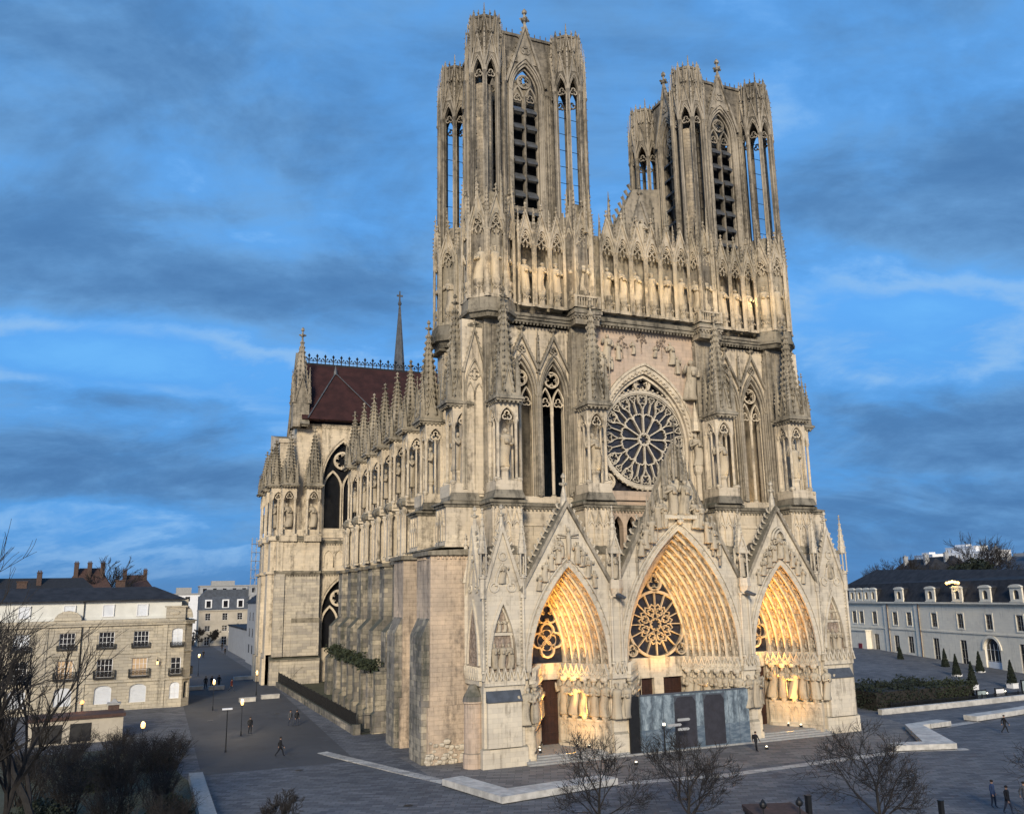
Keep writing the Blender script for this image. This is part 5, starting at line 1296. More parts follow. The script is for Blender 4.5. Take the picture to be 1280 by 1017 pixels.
# remains of a low wall with small arches, ivy on top
rw = tag(empty('ruined_wall', -24.7, 22, 0), 'low ruined stone wall with small arches and ivy under the nave buttresses', 'wall')
m = MB(); m.at(0, 0, -pi / 2)
rd = random.Random(5)
for k in range(7):
    u = -1 - k * 3.6; z0 = gz(22 - u); tp = z0 + rd.uniform(5.2, 6.6)
    m.archwall(u - 1.8, u + 1.8, z0 - .2, tp, [(u, 1.1, z0 + 3.0, 1.2, z0 + .2)], -.75, 0, 5); m.box(u + 1.35, u + 2.25, -.8, .6, z0 - .2, tp + .3)
    m.slope(u + 1.3, u + 2.3, .0, .9, z0 - .2, z0 + 2.6, z0 + 1.9)
    for j in range(4): m.box(u + rd.uniform(-1.6, 1), u + rd.uniform(1.1, 1.7), -.7, -.05, tp, tp + rd.uniform(.1, .7))
m.at().build('masonry', 'mossy', rw)
def leaves(mb, n, fn, sz, rd):
    for _ in range(n):
        c = Vector(fn()); d = Vector((rd.gauss(0, 1), rd.gauss(0, 1), rd.gauss(0, 1))).normalized(); e = d.orthogonal().normalized(); q = d.cross(e); s_ = sz * rd.uniform(.6, 1.4)
        mb.add([tuple(c + e * s_), tuple(c + q * s_ * .6), tuple(c - e * s_), tuple(c - q * s_ * .6)], [(0, 1, 2, 3)])
m = MB(); rd = random.Random(9)
def ivp():
    f = rd.random(); u = f * 25; b = .5 + .5 * sin(u * .9) + .3 * sin(u * 2.3)
    return (-.4 + rd.gauss(0, .45), -u, gz(22 + u) + 6.2 + rd.random() ** .6 * (.6 + .7 * b))
leaves(m, 3600, ivp, .17, rd); m.build('ivy', 'ivy', rw)

# garden wall and hedges on the right
gw = tag(pline('garden_wall', [(31.8, 5.9), (45, 6.2), (58, 6.9), (75, 8)], .3, 'granite_pale', 0, .62), 'low pale stone wall in front of the dark hedges on the right', 'wall')
def hedge(x0, x1, y0, y1, h, mat, label, n, seed, sz=.14):
    rd = random.Random(seed); m = MB()
    def f():
        while 1:
            u, v, w = rd.random(), rd.random(), rd.random()
            if min(u, 1 - u, v, 1 - v, 1 - w) < .12 or rd.random() < .15: break
        bz = h * (.84 + .16 * sin(u * 13 + seed) + .12 * sin(v * 9 + u * 29) + .08 * sin(u * 61))
        return (x0 + (x1 - x0) * u + rd.gauss(0, .22), -(y0 + (y1 - y0) * v) + rd.gauss(0, .22), .05 + bz * w)
    leaves(m, n, f, sz, rd)
    o = m.build('hedge', mat); tag(o, label, 'hedge')
    k = MB(); k.box(x0 + .25, x1 - .25, -y1 + .25, -y0 - .25, 0, h * .8); k.build('branches', 'bark', o); return o
hedge(33.6, 44, 8.2, 12.5, 2.7, 'evergreen', 'dark bushy hedge closest to the right church pier', 7000, 1)
hedge(44.4, 51.5, 9.0, 13.0, 2.5, 'boxwood', 'greener clipped hedge at the right end, behind the info boards', 7000, 2)
hedge(36, 50, 15, 19, 2.4, 'evergreen', 'long dark hedge in the back row of the palace garden', 7000, 3)
for x, y, lb in ((82.6, 52.5, 'clipped cone shrub farthest back, by the palace drainpipe'), (79.7, 39.5, 'clipped cone shrub second from the back along the palace'), (78.0, 31.0, 'clipped cone shrub in a white tub next to the arched palace door'),
              (70.5, 29.0, 'slimmer clipped cone shrub left of the arched palace door'), (60.0, 17.0, 'clipped cone shrub standing nearest, behind the info boards'), (66.0, 15.4, 'clipped cone shrub at the right edge beyond the dark kiosk board')):
    t_ = tag(empty('topiary', x, y, 0), lb, 'shrub', 'clipped cone shrubs in tubs'); rd = random.Random(int(x * 7)); m = MB()
    leaves(m, 900, lambda: (lambda a, f: (.72 * (1 - f) ** .9 * cos(a) * (.8 + .25 * rd.random()), .72 * (1 - f) ** .9 * sin(a) * (.8 + .25 * rd.random()), .9 + 3.2 * f))(rd.random() * 6.28, rd.random() ** 1.3), .12, rd)
    m.lathe(0, 0, [(.9, .5), (3.9, .05)], 8); m.build('foliage', 'evergreen', t_)
    m = MB(); m.box(-.55, .55, -.55, .55, .0, .85); m.box(-.6, .6, -.6, .6, .86, .95); m.build('tub', 'white_paint', t_)
for x, y, w_, lb, mt in ((51.0, 7.9, 1.7, 'greenish lit info board left of the others by the garden wall', 'sign_panel'), (54.7, 8.2, 1.7, 'pale lit info board in the middle by the garden wall', 'white_paint'), (60.0, 8.6, 1.3, 'tall dark framed info board on the right by the garden wall', 'sign_panel')):
    t_ = tag(empty('info_board', x, y, 0), lb, 'sign'); m = MB(); h = 2.2 if 'tall' in lb else 1.5
    m.box(-w_ / 2, w_ / 2, -.06, .06, .35, h); m.box(-w_ / 2, -w_ / 2 + .08, -.08, .08, 0, h + .05); m.box(w_ / 2 - .08, w_ / 2, -.08, .08, 0, h + .05); m.build('frame', 'iron', t_)
    m = MB(); m.box(-w_ / 2 + .12, w_ / 2 - .12, .062, .09, .5, h - .12); m.build('panel', mt, t_); m = MB(); m.box(w_ / 2 - .04, w_ / 2 + .1, .1, .2, 1.0, 1.14); m.build('lamp', 'lamp_white', t_)
m = MB(); fencerun(m, 24, 0, .12, .05, 1.0, .02); o = m.build('garden_railing', 'iron'); o.location = (35, 9.2 - 1.9, 0); tag(o, 'low black railing between the garden wall and hedges', 'railing')

# ================================================================== HOARDING BEFORE THE MIDDLE DOOR
def hoardmat():
    t, b, m = newmat('printed_canvas'); g = t.new('ShaderNodeNewGeometry'); P = g.outputs['Position']; x, y, z = t.sep(P)[:3]
    fig = t.m('ABSOLUTE', t.m('SINE', t.m('ADD', t.m('MULTIPLY', x, 2.7), t.m('MULTIPLY', t.noise(P, .9, 3, .6), 5.0))))
    n = t.noise(t.vm('MULTIPLY', P, (2.6, 2.6, .8)), 1.6, 6, .75, .9)
    v = t.m('ADD', t.m('MULTIPLY', fig, .25), t.m('MULTIPLY', n, .95))
    c = t.ramp(v, [(.25, (.02, .03, .04)), (.5, (.07, .095, .12)), (.68, (.15, .195, .23)), (.9, (.32, .38, .42))])
    lowc = t.mix(t.sstep(t.noise(t.vm('MULTIPLY', P, (.8, .8, 2.4)), 1.5, 5, .65), .4, .62), (.06, .09, .125, 1), (.13, .17, .21, 1))
    c = t.mix(t.m('GREATER_THAN', z, 2.1), lowc, c)
    t.put(b.inputs['Base Color'], c); b.inputs['Roughness'].default_value = .7
hoardmat(); simple('printed_door', (.030, .030, .040), .7, .3, 2.)
ho = tag(empty('hoarding', -5.6, -2.75, 0), 'blue grey printed site hoarding showing church doors, before the middle portal', 'hoarding')
m = MB(); m.box(0, 12.3, -.12, 0, .02, 5.15); m.box(-.02, 0.1, -2.2, -.12, .02, 5.1); m.build('canvas', 'printed_canvas', ho)
m = MB(); m.box(-.02, 12.32, -.14, .03, 5.152, 5.3); m.build('top_rail', 'slate_blue', ho)
m = MB(); [m.box(k * 1.23 - .015, k * 1.23 + .015, 0, .008, .05, 5.1) for k in range(1, 10)]; [m.box(k * 2.46 + .02, k * 2.46 + .1, -1.6, -.13, 0, .5) for k in range(5)]; m.build('panel_seam', 'slate_blue', ho)
for u0, u1 in ((3.7, 6.1), (7.0, 9.4)):
    m = MB(); m.box(u0, u1, 0, .02, .25, 4.85); m.build('printed_door', 'printed_door', ho)
    m = MB(); [m.prism([(a, 4.85), (a + s_ * .35, 4.85), (a, 4.35)], .02, .028) for a, s_ in ((u0, 1), (u1, -1))]; m.box(u0 - .06, u1 + .06, .0, .05, 4.86, 5.0); m.build('printed_lintel', 'slate_blue', ho)
m = MB(); m.box(-1.15, -.1, -.3, -.1, 0, 5.2); o = m.build('black_panel', 'iron'); o.location = (-5.6, -2.75, 0); tag(o, 'narrow black upright panel closing the gap left of the hoarding', 'panel')
# ================================================================== SIGNS AND LAMPS
def signpost():
    t_ = tag(empty('signpost', -2.6, -4.4, 0), 'thin post with three pale direction plates before the hoarding', 'signpost')
    m = MB(); m.lathe(0, 0, [(0, .12), (.1, .06), (3.3, .05), (3.32, .01)], 8); m.build('post', 'iron', t_)
    for k, (a, b) in enumerate(((-.1, 1.3), (-1.2, .35), (-.1, 1.2))):
        m = MB(); z = 3.05 - k * .42; m.prism([(a, z - .12), (b - .15, z - .12), (b, z), (b - .15, z + .12), (a, z + .12)], .06, .09); m.build('direction_plate', 'render_grey', t_)
signpost()
def street_lamp(x, y, h, label, group, mat='lamp_warm', power=520, r=.17):
    z = gz(y); t_ = tag(empty('street_lamp', x, y, z), label, 'street lamp', group)
    m = MB(); m.lathe(0, 0, [(0, .09), (.5, .07), (.55, .035), (h - .35, .028), (h - .3, .10), (h - .25, .12)], 8); m.build('pole', 'iron', t_)
    m = MB(); m.lathe(0, 0, [(h - .24, r * .6), (h - .1, r * .95), (h + .15, r), (h + .32, r * .55), (h + .36, .03)], 10); g = m.build('globe', mat, t_)
    ld = bpy.data.lights.new('bulb', 'POINT'); o = bpy.data.objects.new('bulb', ld); COL.objects.link(o); o.location = (x, y, z + h + .75); ld.energy = power; ld.color = (1, .74, .4); ld.shadow_soft_size = .2
    return t_
street_lamp(-38.6, 26, 3.4, 'nearest glowing heart shaped lamp in the middle of the street', 'street lamps'); street_lamp(-40.2, 46, 3.4, 'glowing lamp in front of the three dark walkers', 'street lamps')
street_lamp(-33.6, 58, 3.0, 'small lamp against the transept corner', 'street lamps', power=120, r=.14); street_lamp(-39.6, 94, 3.4, 'glowing lamp just right of the apartment house corner', 'street lamps')
street_lamp(-26.3, 195, 4.4, 'left lamp in front of the blue roofed house', 'street lamps', 'lamp_white', 300, .3); street_lamp(-19.5, 195, 4.4, 'right lamp in front of the blue roofed house', 'street lamps', 'lamp_white', 300, .3)
street_lamp(-48.4, 18, 3.0, 'square glowing lantern among the bare shrubs', 'street lamps', power=120, r=.22)
t_ = tag(empty('lamp_post', -40.8, 17.6, gz(17.6)), 'tall thin lamp post with a flat white head on the dark square', 'street lamp')
m = MB(); m.lathe(0, 0, [(0, .12), (.3, .06), (4.0, .045)], 8); m.build('pole', 'iron', t_); m = MB(); m.box(-.5, .45, -.16, .16, 3.98, 4.12); m.build('head', 'white_paint', t_)
t_ = tag(empty('lamp_post', -3.9, -4.0, 0), 'lit bollard lamp left of the direction signpost', 'street lamp'); m = MB(); m.lathe(0, 0, [(0, .1), (2.6, .05)], 8); m.build('pole', 'iron', t_); m = MB(); m.box(-.09, .09, -.09, .09, 2.6, 2.82); m.build('head', 'lamp_white', t_)
# foreground shelter, lanterns and posts at the bottom edge
t_ = tag(empty('shelter', -16.5, -36.0, 0), 'flat dark roofed shelter at the bottom edge between bare trees', 'shelter')
m = MB(); m.at(0, 0, -.35); m.box(-1.35, 1.5, -1.5, 1.6, 2.72, 2.9); m.box(-1.3, 1.45, -1.45, 1.55, 2.55, 2.71); m.at().build('roof', 'terracotta', t_)
m = MB(); m.at(0, 0, -.35); [m.box(a - .05, a + .05, b - .05, b + .05, 0, 2.55) for a in (-1.2, 1.3) for b in (-1.3, 1.4)]; m.box(-1.2, 1.3, -1.32, -1.28, .2, 2.4); m.at().build('frame', 'iron', t_)
for x, y, lb in ((-18.0, -37.1, 'dark globe lantern at the left of the shelter roof'), (-16.0, -37.6, 'dark globe lantern at the right of the shelter roof')):
    t_ = tag(empty('globe_lantern', x, y, 0), lb, 'street lamp'); m = MB(); m.lathe(0, 0, [(0, .12), (.4, .05), (3.35, .04)], 8); m.build('pole', 'iron', t_); m = MB(); m.ball((0, 0, 3.5), .2, 10, 7); m.lathe(0, 0, [(3.68, .12), (3.8, .02)], 8); m.build('globe', 'iron', t_)
for x, y, h, lb in ((-14.9, -37.0, 3.6, 'thick dark square post right of the shelter lanterns'), (-2.6, -34.5, 1.6, 'short dark bollard at the bottom edge, right of the third bare tree')):
    m = MB(); m.box(-.13, .13, -.13, .13, 0, h); m.box(-.15, .15, -.15, .15, h, h + .06); m.box(-.18, .18, -.18, .18, 0, .25); o = m.build('post', 'iron'); o.location = (x, y, 0); tag(o, lb, 'post')
# ================================================================== HOUSES
def pane_window(parent, fr, uc, z0, z1, hw, w=0., style='cross', head=0, glass='glass_dark', shut=False, nb=3, depth=.22, name='window', mat='white_paint'):
    """one window: frame mesh as the part, pane as its sub-part"""
    m = MB(); m.at(*fr)
    if head: outl = [(uc - hw, z0)] + arch(uc, hw, z1 - hw * head, hw * head, 5) + [(uc + hw, z0)]
    else: outl = [(uc - hw, z0), (uc - hw, z1), (uc + hw, z1), (uc + hw, z0)]
    m.ribbon(outl, .06, w - depth, w - depth + .1, True)
    if style == 'cross':
        for k in range(1, nb): m.box(uc - hw + 2 * hw * k / nb - .025, uc - hw + 2 * hw * k / nb + .025, w - depth, w - depth + .07, z0, z1 - (hw * head * .5 if head else 0))
        for f in (.33, .66): m.box(uc - hw, uc + hw, w - depth, w - depth + .06, z0 + (z1 - z0) * f - .02, z0 + (z1 - z0) * f + .02)
    f = m.build(name, mat, parent)
    g = MB(); g.at(*fr); g.prism(outl, w - depth - .06, w - depth - .01); [g.box(uc - hw + .02, uc + hw - .02, w - depth - .012, w - depth + .012, z0 + .06 + k * .16, z0 + .16 + k * .16) for k in range(int((z1 - z0 - hw * (head or 0)) / .16))] if shut else None; g.build('shutter' if shut else 'pane', 'shutter' if shut else glass, f)
    return f
def balcony(parent, fr, uc, z0, hw, w, h=1.0, out=.45):
    m = MB(); m.at(*fr); m.box(uc - hw, uc + hw, w, w + out, z0 - .12, z0); k = int(hw * 2 / .11)
    for i in range(k + 1): u = uc - hw + .03 + i * (2 * hw - .06) / k; m.box(u - .012, u + .012, w + out - .05, w + out - .02, z0, z0 + h)
    for z in (z0 + .05, z0 + h * .5, z0 + h): m.box(uc - hw, uc + hw, w + out - .06, w + out - .01, z - .02, z + .03)
    for i in range(int(hw * 2 / .4)): m.ribbon(circ(uc - hw + .2 + i * .4, z0 + h * .55, .15, 8), .02, w + out - .05, w + out - .02, True)
    for s2 in (-1, 1): m.box(uc + s2 * hw - .02, uc + s2 * hw + .02, w, w + out, z0 + h - .03, z0 + h + .02); m.box(uc + s2 * hw - .02, uc + s2 * hw + .02, w, w + out, z0 + .05, z0 + h)
    return m.build('balcony', 'iron', parent)
# ---- the pale stone apartment house on the left
AH = tag(empty('apartment_house', -43.3, 51.6, 1.3), 'pale stone apartment house with slate roof and rounded corner at the left', 'house')
F0 = (0, 0, 0); cols = [-5.85, -9.95, -14.5, -19.6, -24.5, -28.6]; cgl = -1.45
m = MB()
def grid_wall(mb, u0, u1, w, rows, cols_, t=.5):
    for (z0, z1, zb, zt, hw, hd) in rows:
        mb.archwall(u0, u1, z0, z1, [(c, hw, zt - (hw * hd if hd else 0), hw * hd if hd else 0, zb) for c in cols_], w - t, w, 5)
rows = [(0, 3.82, 1.0, 3.3, 1.0, .55), (3.85, 7.25, 4.3, 6.55, .92, 0), (7.26, 10.7, 8.0, 9.95, .9, 0)]
grid_wall(m, -33, -2.6, 0, rows, sorted(cols))
rows2 = [(0, 3.82, 1.2, 3.3, .6, .7), (3.85, 7.25, 4.3, 6.4, .62, 0), (7.26, 10.7, 7.95, 10.2, .66, .5)]
grid_wall(m, -2.6, -.5, .08, rows2, [cgl])
m.at(-.5, 0, pi / 4); m.archwall(0, 1.3, 0, 10.7, [(.65, .4, 3.0, .3, 1.2)], -.4, 0, 4); m.at(.42, .92, pi / 2)
grid_wall(m, 0, 12, 0, rows2, [1.2, 4.5, 7.5, 10.5]); m.at()
m.box(-33, -1, -13, -.55, 0, .3); m.box(-33, .2, -12.9, -12.4, 0, 14)
for z, h, o_ in ((3.6, .25, .16), (10.7, .28, .28), (7.1, .12, .1)): m.box(-33, -.45, -.3, o_, z + .005, z + h); m.at(.42, .8, pi / 2); m.box(0, 12.2, -.3, o_, z + .003, z + h - .002); m.at(-.55, -.1, pi / 4); m.box(-.1, 1.5, -.3, o_, z + .004, z + h - .001); m.at()
m.box(-33, -.45, -.4, .42, 11.0, 11.2); m.box(-33, -.6, -.5, .1, 11.21, 11.5)
m.at(.42, .8, pi / 2); m.box(0, 12.2, -.4, .4, 11.003, 11.197); m.at(-.55, -.1, pi / 4); m.box(-.3, 1.7, -.4, .35, 11.002, 11.198); m.at()
for uu in (-12.4, -3.0, -17.0, -26.6): m.box(uu - .3, uu + .3, -.1, .14, 0, 11.0)
for k in range(20): m.box(-33, -2.7, -.02, .012, .35 + k * .17 * 1, .36 + k * .17)
m.prism([(-16.2, 11.5)] + [(-14.6 + 1.6 * cos(pi - pi * j / 8), 11.5 + 1.25 * sin(pi * j / 8)) for j in range(9)] + [(-13.0, 11.5)], -.4, .2)
m.box(-3.0, -.6, -.5, .2, 11.5, 12.9); m.box(-3.2, -.4, -.6, .35, 12.9, 13.1); m.ball((-1.8, .2, 12.2), .45, 8, 5, (1.4, .3, .7))
m.prism([(-.5 + .9 * cos(pi - pi * j / 8), 11.5 + 1.5 * sin(pi * j / 8)) for j in range(9)], -.9, -.3)
for c in cols: m.box(c - 1.25, c + 1.25, 0, .10, 10.05, 10.2); m.box(c - 1.15, c + 1.15, 0, .12, 7.75, 7.95); m.box(c - 1.2, c + 1.2, 0, .15, 6.6, 6.78)
m.build('wall', 'limestone', AH)
m = MB(); m.box(-33, -1.1, -11.5, -1.2, 11.5, 14.0); m.box(-33, -1.0, -1.2, -1.1, 11.5, 11.9); m.build('attic_wall', 'render_white', AH)
m = MB(); m.add([(-34, -.6, 14.0), (-.6, -.6, 14.0), (-.6, -12, 14.0), (-34, -12, 14.0), (-34, -6.2, 15.75), (-4.6, -6.2, 15.75)], [(0, 1, 5, 4), (1, 2, 5), (2, 3, 4, 5), (0, 4, 3), (0, 3, 2, 1)])
m.box(-34, -.5, -12, -.5, 13.85, 13.99); rf_ = m.build('roof', 'slate', AH)
m = MB()
for u in (-9.0, -21): m.box(u - .6, u + .6, -8.4, -7.6, 14.6, 16.6); m.box(u - .7, u + .7, -8.5, -7.5, 16.6, 16.75)
m.build_split('chimney', 'brick_red', rf_)
m = MB(); [m.tube([(uu, .2, .2), (uu, .2, 10.9)], .07, 6) for uu in (-12.9,)]; m.tube([(-12.9, -1.0, 11.5), (-12.9, -1.0, 14)], .06, 5); m.build_split('drainpipe', 'iron', AH)
lit = {}
for i, c in enumerate(cols):
    for r, (z0, z1, zb, zt, hw, hd) in enumerate(rows):
        pane_window(AH, F0, c, zb, zt, hw, 0, 'cross' if r else 'plain', hd, 'lit_window' if (i, r) in ((2, 1), (0, 1)) else 'glass_dark', shut=(r == 0) or (r == 2 and i == 3), nb=4 if r else 2)
    balcony(AH, F0, c, 4.25, 1.25, 0.0, .95); balcony(AH, F0, c, 7.95, 1.12, 0.0, .5, .3)
    pane_window(AH, (0, 0, 0), c - .1, 11.9, 13.4, .65, -1.1, 'plain', 0, shut=True, depth=.0)
for r, (z0, z1, zb, zt, hw, hd) in enumerate(rows2):
    pane_window(AH, F0, cgl, zb, zt, hw, .08, 'cross', hd, shut=r != 1, nb=2)
    for uu in (1.2, 4.5, 7.5, 10.5): pane_window(AH, (.42, .92, pi / 2), uu, zb, zt, hw, 0, 'cross', hd, nb=2)
for z in (4.2, 7.9): balcony(AH, F0, cgl, z, .85, .08, .85 if z < 5 else .5, .35); balcony(AH, (.42, .92, pi / 2), 1.2, z, .85, 0, .85 if z < 5 else .5, .35)
wl = tag(empty('wall_lantern', -47.0, 51.2, 6.9), 'glowing black wall lantern on the pale apartment house between two windows', 'lantern')
m = MB(); m.tube([(0, -.4, .9), (0, .3, 1.0), (0, .32, .7)], .03, 5); m.lathe(0, .32, [(.45, .2), (.7, .05)], 6); m.build('bracket', 'iron', wl); m = MB(); m.lathe(0, .32, [(.05, .10), (.45, .18)], 6); m.build('glass', 'lamp_warm', wl)
# low front building parts in the dark garden before the house
t_ = tag(empty('garden_building', -54.5, 29.0, .7), 'low brown flat roofed garden building among the shrubs on the left', 'building')
m = MB(); m.at(0, 0, .08); m.box(-4.6, 4.2, -4, 0, 0, 2.4); m.at().build('wall', 'render_tan', t_); m = MB(); m.at(0, 0, .08); m.box(-4.8, 4.4, -4.2, .25, 2.42, 2.75); m.at().build('roof', 'terracotta', t_)
m = MB(); m.at(0, 0, .08); m.box(-4.2, -1.5, 0, .04, .2, 2.0); m.box(-.8, 1.2, .0, .04, .2, 2.0); m.at().build('door', 'black_roof', t_)
t_ = tag(empty('gate_pillar', -51.4, 33.0, .8), 'tall brick gate pillar glowing orange from a lamp at its foot', 'pillar')
m = MB(); m.box(-.55, .55, -.55, .55, 0, 3.2); m.build('shaft', 'brick_red', t_); m = MB(); m.box(-.7, .7, -.7, .7, 3.2, 3.4); m.lathe(0, 0, [(3.4, .6), (3.8, .1)], 4); m.build('cap', 'granite_grey', t_)
for x, y, lb in ((-50.9, 31.6, 'orange garden lamp at the foot of the brick pillar'), (-54.6, 33.8, 'orange garden lamp left of the brick pillar, behind the low roof')):
    t_ = tag(empty('garden_lamp', x, y, gz(y)), lb, 'lamp'); hh = 1.0 if x > -52 else 3.3; m = MB(); m.lathe(0, 0, [(0, .1), (hh - .1, .06), (hh, .1)], 8); m.build('pole', 'iron', t_); m = MB(); m.lathe(0, 0, [(hh + .02, .15), (hh + .25, .2), (hh + .4, .04)], 8); m.build('glow', 'lamp_orange', t_)
    ld = bpy.data.lights.new('bulb', 'POINT'); o = bpy.data.objects.new('bulb', ld); COL.objects.link(o); o.location = (x, y - .55, gz(y) + hh + .35); ld.energy = 60; ld.color = (1, .42, .14); ld.shadow_soft_size = .15
# ---- archbishop's palace on the right
PX, PY, PA = 94.56, 73.58, atan2(-.97, -.243)
PAl = tag(empty('palace', PX, PY, 0, None, PA), 'long pale stone palace with dark mansard roof and stone dormers on the right', 'palace')
m = MB(); up = [-4.0, -1.0, 4.4, 12.2, 17.2, 25.5, 33.4, 41.3, 49.0, 56.8, 64.5]; lo_ = [4.4, 12.0, 17.0, 25.3, 33.5, 49.0, 56.8, 64.5]
m.archwall(-10, 70, 6.6, 11.3, [(c, .86, 9.75, 0, 7.3) for c in up], -.6, 0, 4)
m.archwall(-10, 70, 0, 6.35, [(c, .88, 5.2, 0, .5 if c > 20 else 2.0) for c in lo_ if c < 40] + [(41.2, 2.0, 3.9, 1.9, .2)] + [(c, .88, 5.2, 0, .5) for c in lo_ if c > 45], -.6, 0, 6)
m.box(-10, 70, -.6, .14, 6.36, 6.6); m.box(-10, 70, -.6, .25, 11.31, 11.55); m.box(-10, 70, -.6, .5, 11.56, 11.85); m.box(-10, 70, -.02, .12, 0, .4)
for uu in (8.9, 20.0): m.box(uu - .7, uu + .7, 0, .18, 0, 11.3)
m.ribbon(arch(41.2, 2.3, 3.9, 2.2, 8), .22, 0, .16); m.box(-10, -9.5, -12, -.6, 0, 11.5); m.box(69.5, 70, -12, -.6, 0, 11.5); m.box(-9.5, 69.5, -12, -11.5, 0, 11.5)
for c in up: m.ribbon([(c - .95, 7.1), (c - .95, 9.95), (c + .95, 9.95), (c + .95, 7.1)], .1, 0, .07, True)
m.build('wall', 'palace_stone', PAl)
m = MB(); m.add([(-10.4, .4, 11.86), (70, .4, 11.86), (70, -13, 11.86), (-10.4, -13, 11.86), (-8.8, -1.6, 15.6), (70, -1.6, 15.6), (70, -11, 15.6), (-8.8, -11, 15.6), (-4, -6.3, 18.7), (70, -6.3, 16.5)],
       [(0, 1, 5, 4), (2, 3, 7, 6), (3, 0, 4, 7), (4, 5, 9, 8), (6, 7, 8, 9), (7, 4, 8), (1, 2, 6, 9, 5)]); rfp = m.build('roof', 'slate', PAl)
for c in [-3.5, -.4, 2.5, 5.2, 15.0, 25.6, 33.8, 41.6, 49.4, 57.2, 65]:
    d = MB(); wd_ = .95 if c < 6 else 1.15
    d.archwall(c - wd_ - .3, c + wd_ + .3, 11.9, 14.3, [(c, wd_ * .58, 13.4, .5, 12.4)], .15, .42, 5)
    d.prism([(c - wd_ - .5, 14.3)] + [(c + (wd_ + .45) * cos(pi - pi * j / 6), 14.3 + .5 * sin(pi * j / 6)) for j in range(7)] + [(c + wd_ + .5, 14.3)], .1, .58); d.box(c - wd_ - .45, c + wd_ + .45, .1, .55, 11.88, 12.08)
    ck_ = MB(); ck_.box(c - wd_ - .28, c + wd_ + .28, -1.6, .1, 11.9, 14.3); ck_.prism([(c + (wd_ + .4) * cos(pi - pi * j / 6), 14.3 + .45 * sin(pi * j / 6)) for j in range(7)], -2.2, .09); ck_.build('dormer_roof', 'slate', rfp)
    dd = d.build('dormer', 'palace_stone', rfp); g = MB(); g.box(c - .75, c + .75, .11, .17, 12.2, 14.1); g.build('pane', 'glass_dark', dd)
for o in list(rfp.children):
    pass
for c in up: pane_window(PAl, F0, c, 7.3, 9.75, .86, 0, 'cross', 0, nb=2, depth=.16, mat='granite_grey')
for c in lo_: pane_window(PAl, F0, c, .5 if c > 20 else 2.0, 5.2, .88, 0, 'cross', 0, nb=2, depth=.16, mat='granite_grey')
o = pane_window(PAl, F0, 41.2, .2, 5.8, 2.0, -.1, 'cross', .95, nb=4, depth=.3, name='arched_door')
m = MB(); m.box(39.4, 43.0, -.32, -.28, .2, 1.9); m.build('door_panel', 'shutter', o)
m = MB(); [m.tube([(uu, .25, .1), (uu, .25, 11.5)], .09, 6) for uu in (9.8, 20.9)]; m.build_split('drainpipe', 'rust_pipe', PAl)
m = MB(); m.box(-12, 2.2, -1, 1.2, 0, 5.7); m.box(-12.2, 2.4, -1, 1.4, 5.72, 5.95); m.build('porch_block', 'palace_stone', PAl)
m = MB(); m.box(-1.2, .3, 1.2, 1.26, .1, 3.1); m.build('red_door', 'red_door', PAl)
rl = tag(empty('reflected_glow', PX + 33.6 * cos(PA) + .75 * sin(PA), PY + 33.6 * sin(PA) - .75 * cos(PA), 14.75), 'golden reflected glow over a dormer of the long palace, built as added lamps', 'lamp')  # bracket and globes added to stand in for a reflection in glass
m = MB(); m.at(0, 0, PA); m.tube([(0, -.6, 0), (0, .1, .15)], .05, 5); m.tube([(-1.7, .1, .15), (0, .1, .5), (1.7, .1, .15)], .04, 5); m.at().build('bracket', 'iron', rl)
for k in range(5): m = MB(); m.at(0, 0, PA); u = (k - 2) * .82; m.ball((u, .12, .75 - .12 * abs(k - 2)), .30, 8, 6); m.at().build('bulb', 'lamp_warm', rl)
ld = bpy.data.lights.new('bulb', 'POINT'); o = bpy.data.objects.new('bulb', ld); COL.objects.link(o); o.location = (PX + 33.6 * cos(PA) + 1.9 * sin(PA), PY + 33.6 * sin(PA) - 1.9 * cos(PA), 15.3); ld.energy = 160; ld.color = (1, .7, .3); ld.shadow_soft_size = .3  # added light that goes with the reflected glow
# ---- the street behind and the town beyond
HS = tag(empty('mansard_house', -34.0, 211, 2.0), 'pale town house with blue slate mansard roof closing the street', 'house')
m = MB(); cs = [2.6, 7.5, 11.8]
for z0, z1 in ((0, 3.4), (3.41, 6.6), (6.61, 10.2)): m.archwall(0, 14.4, z0, z1, [(c, .75, z1 - .7, 0, z0 + (.9 if z0 else .2)) for c in cs], -.5, 0, 3)
m.box(0, 14.4, -10, -.55, 0, 10.2); m.box(-.2, 14.6, -10, .3, 10.21, 10.5); m.build('wall', 'render_tan', HS)
m = MB(); m.hexa([(0, .1, 10.5), (14.4, .1, 10.5), (14.4, -10, 10.5), (0, -10, 10.5), (.0, -1.2, 14.4), (14.4, -1.2, 14.4), (14.4, -9, 14.4), (0, -9, 14.4)]); m.prism([(0, 14.4), (14.4, 14.4), (14.4, 16.6), (2, 16.6)], -9, -4); rf_ = m.build('roof', 'slate_blue', HS)
m = MB(); m.box(14.4, 14.9, -10.2, .1, 0, 14.5); m.prism([(14.41, 14.4), (14.9, 14.4), (14.9, 17.5), (14.41, 17.5)], -8, -3); m.build('gable_wall', 'render_grey', HS)
for c in cs:
    for z0, z1 in ((.2, 2.7), (4.3, 5.9), (7.5, 9.5)): pane_window(HS, F0, c, z0, z1, .75, 0, 'cross', 0, nb=2)
    d = MB(); d.box(c - 1.0, c + 1.0, -1.5, -.1, 11.0, 13.6); d.build('dormer', 'white_paint', rf_); d = MB(); d.box(c - .6, c + .6, -.09, -.05, 11.3, 13.2); d.build('pane', 'glass_dark', rf_)
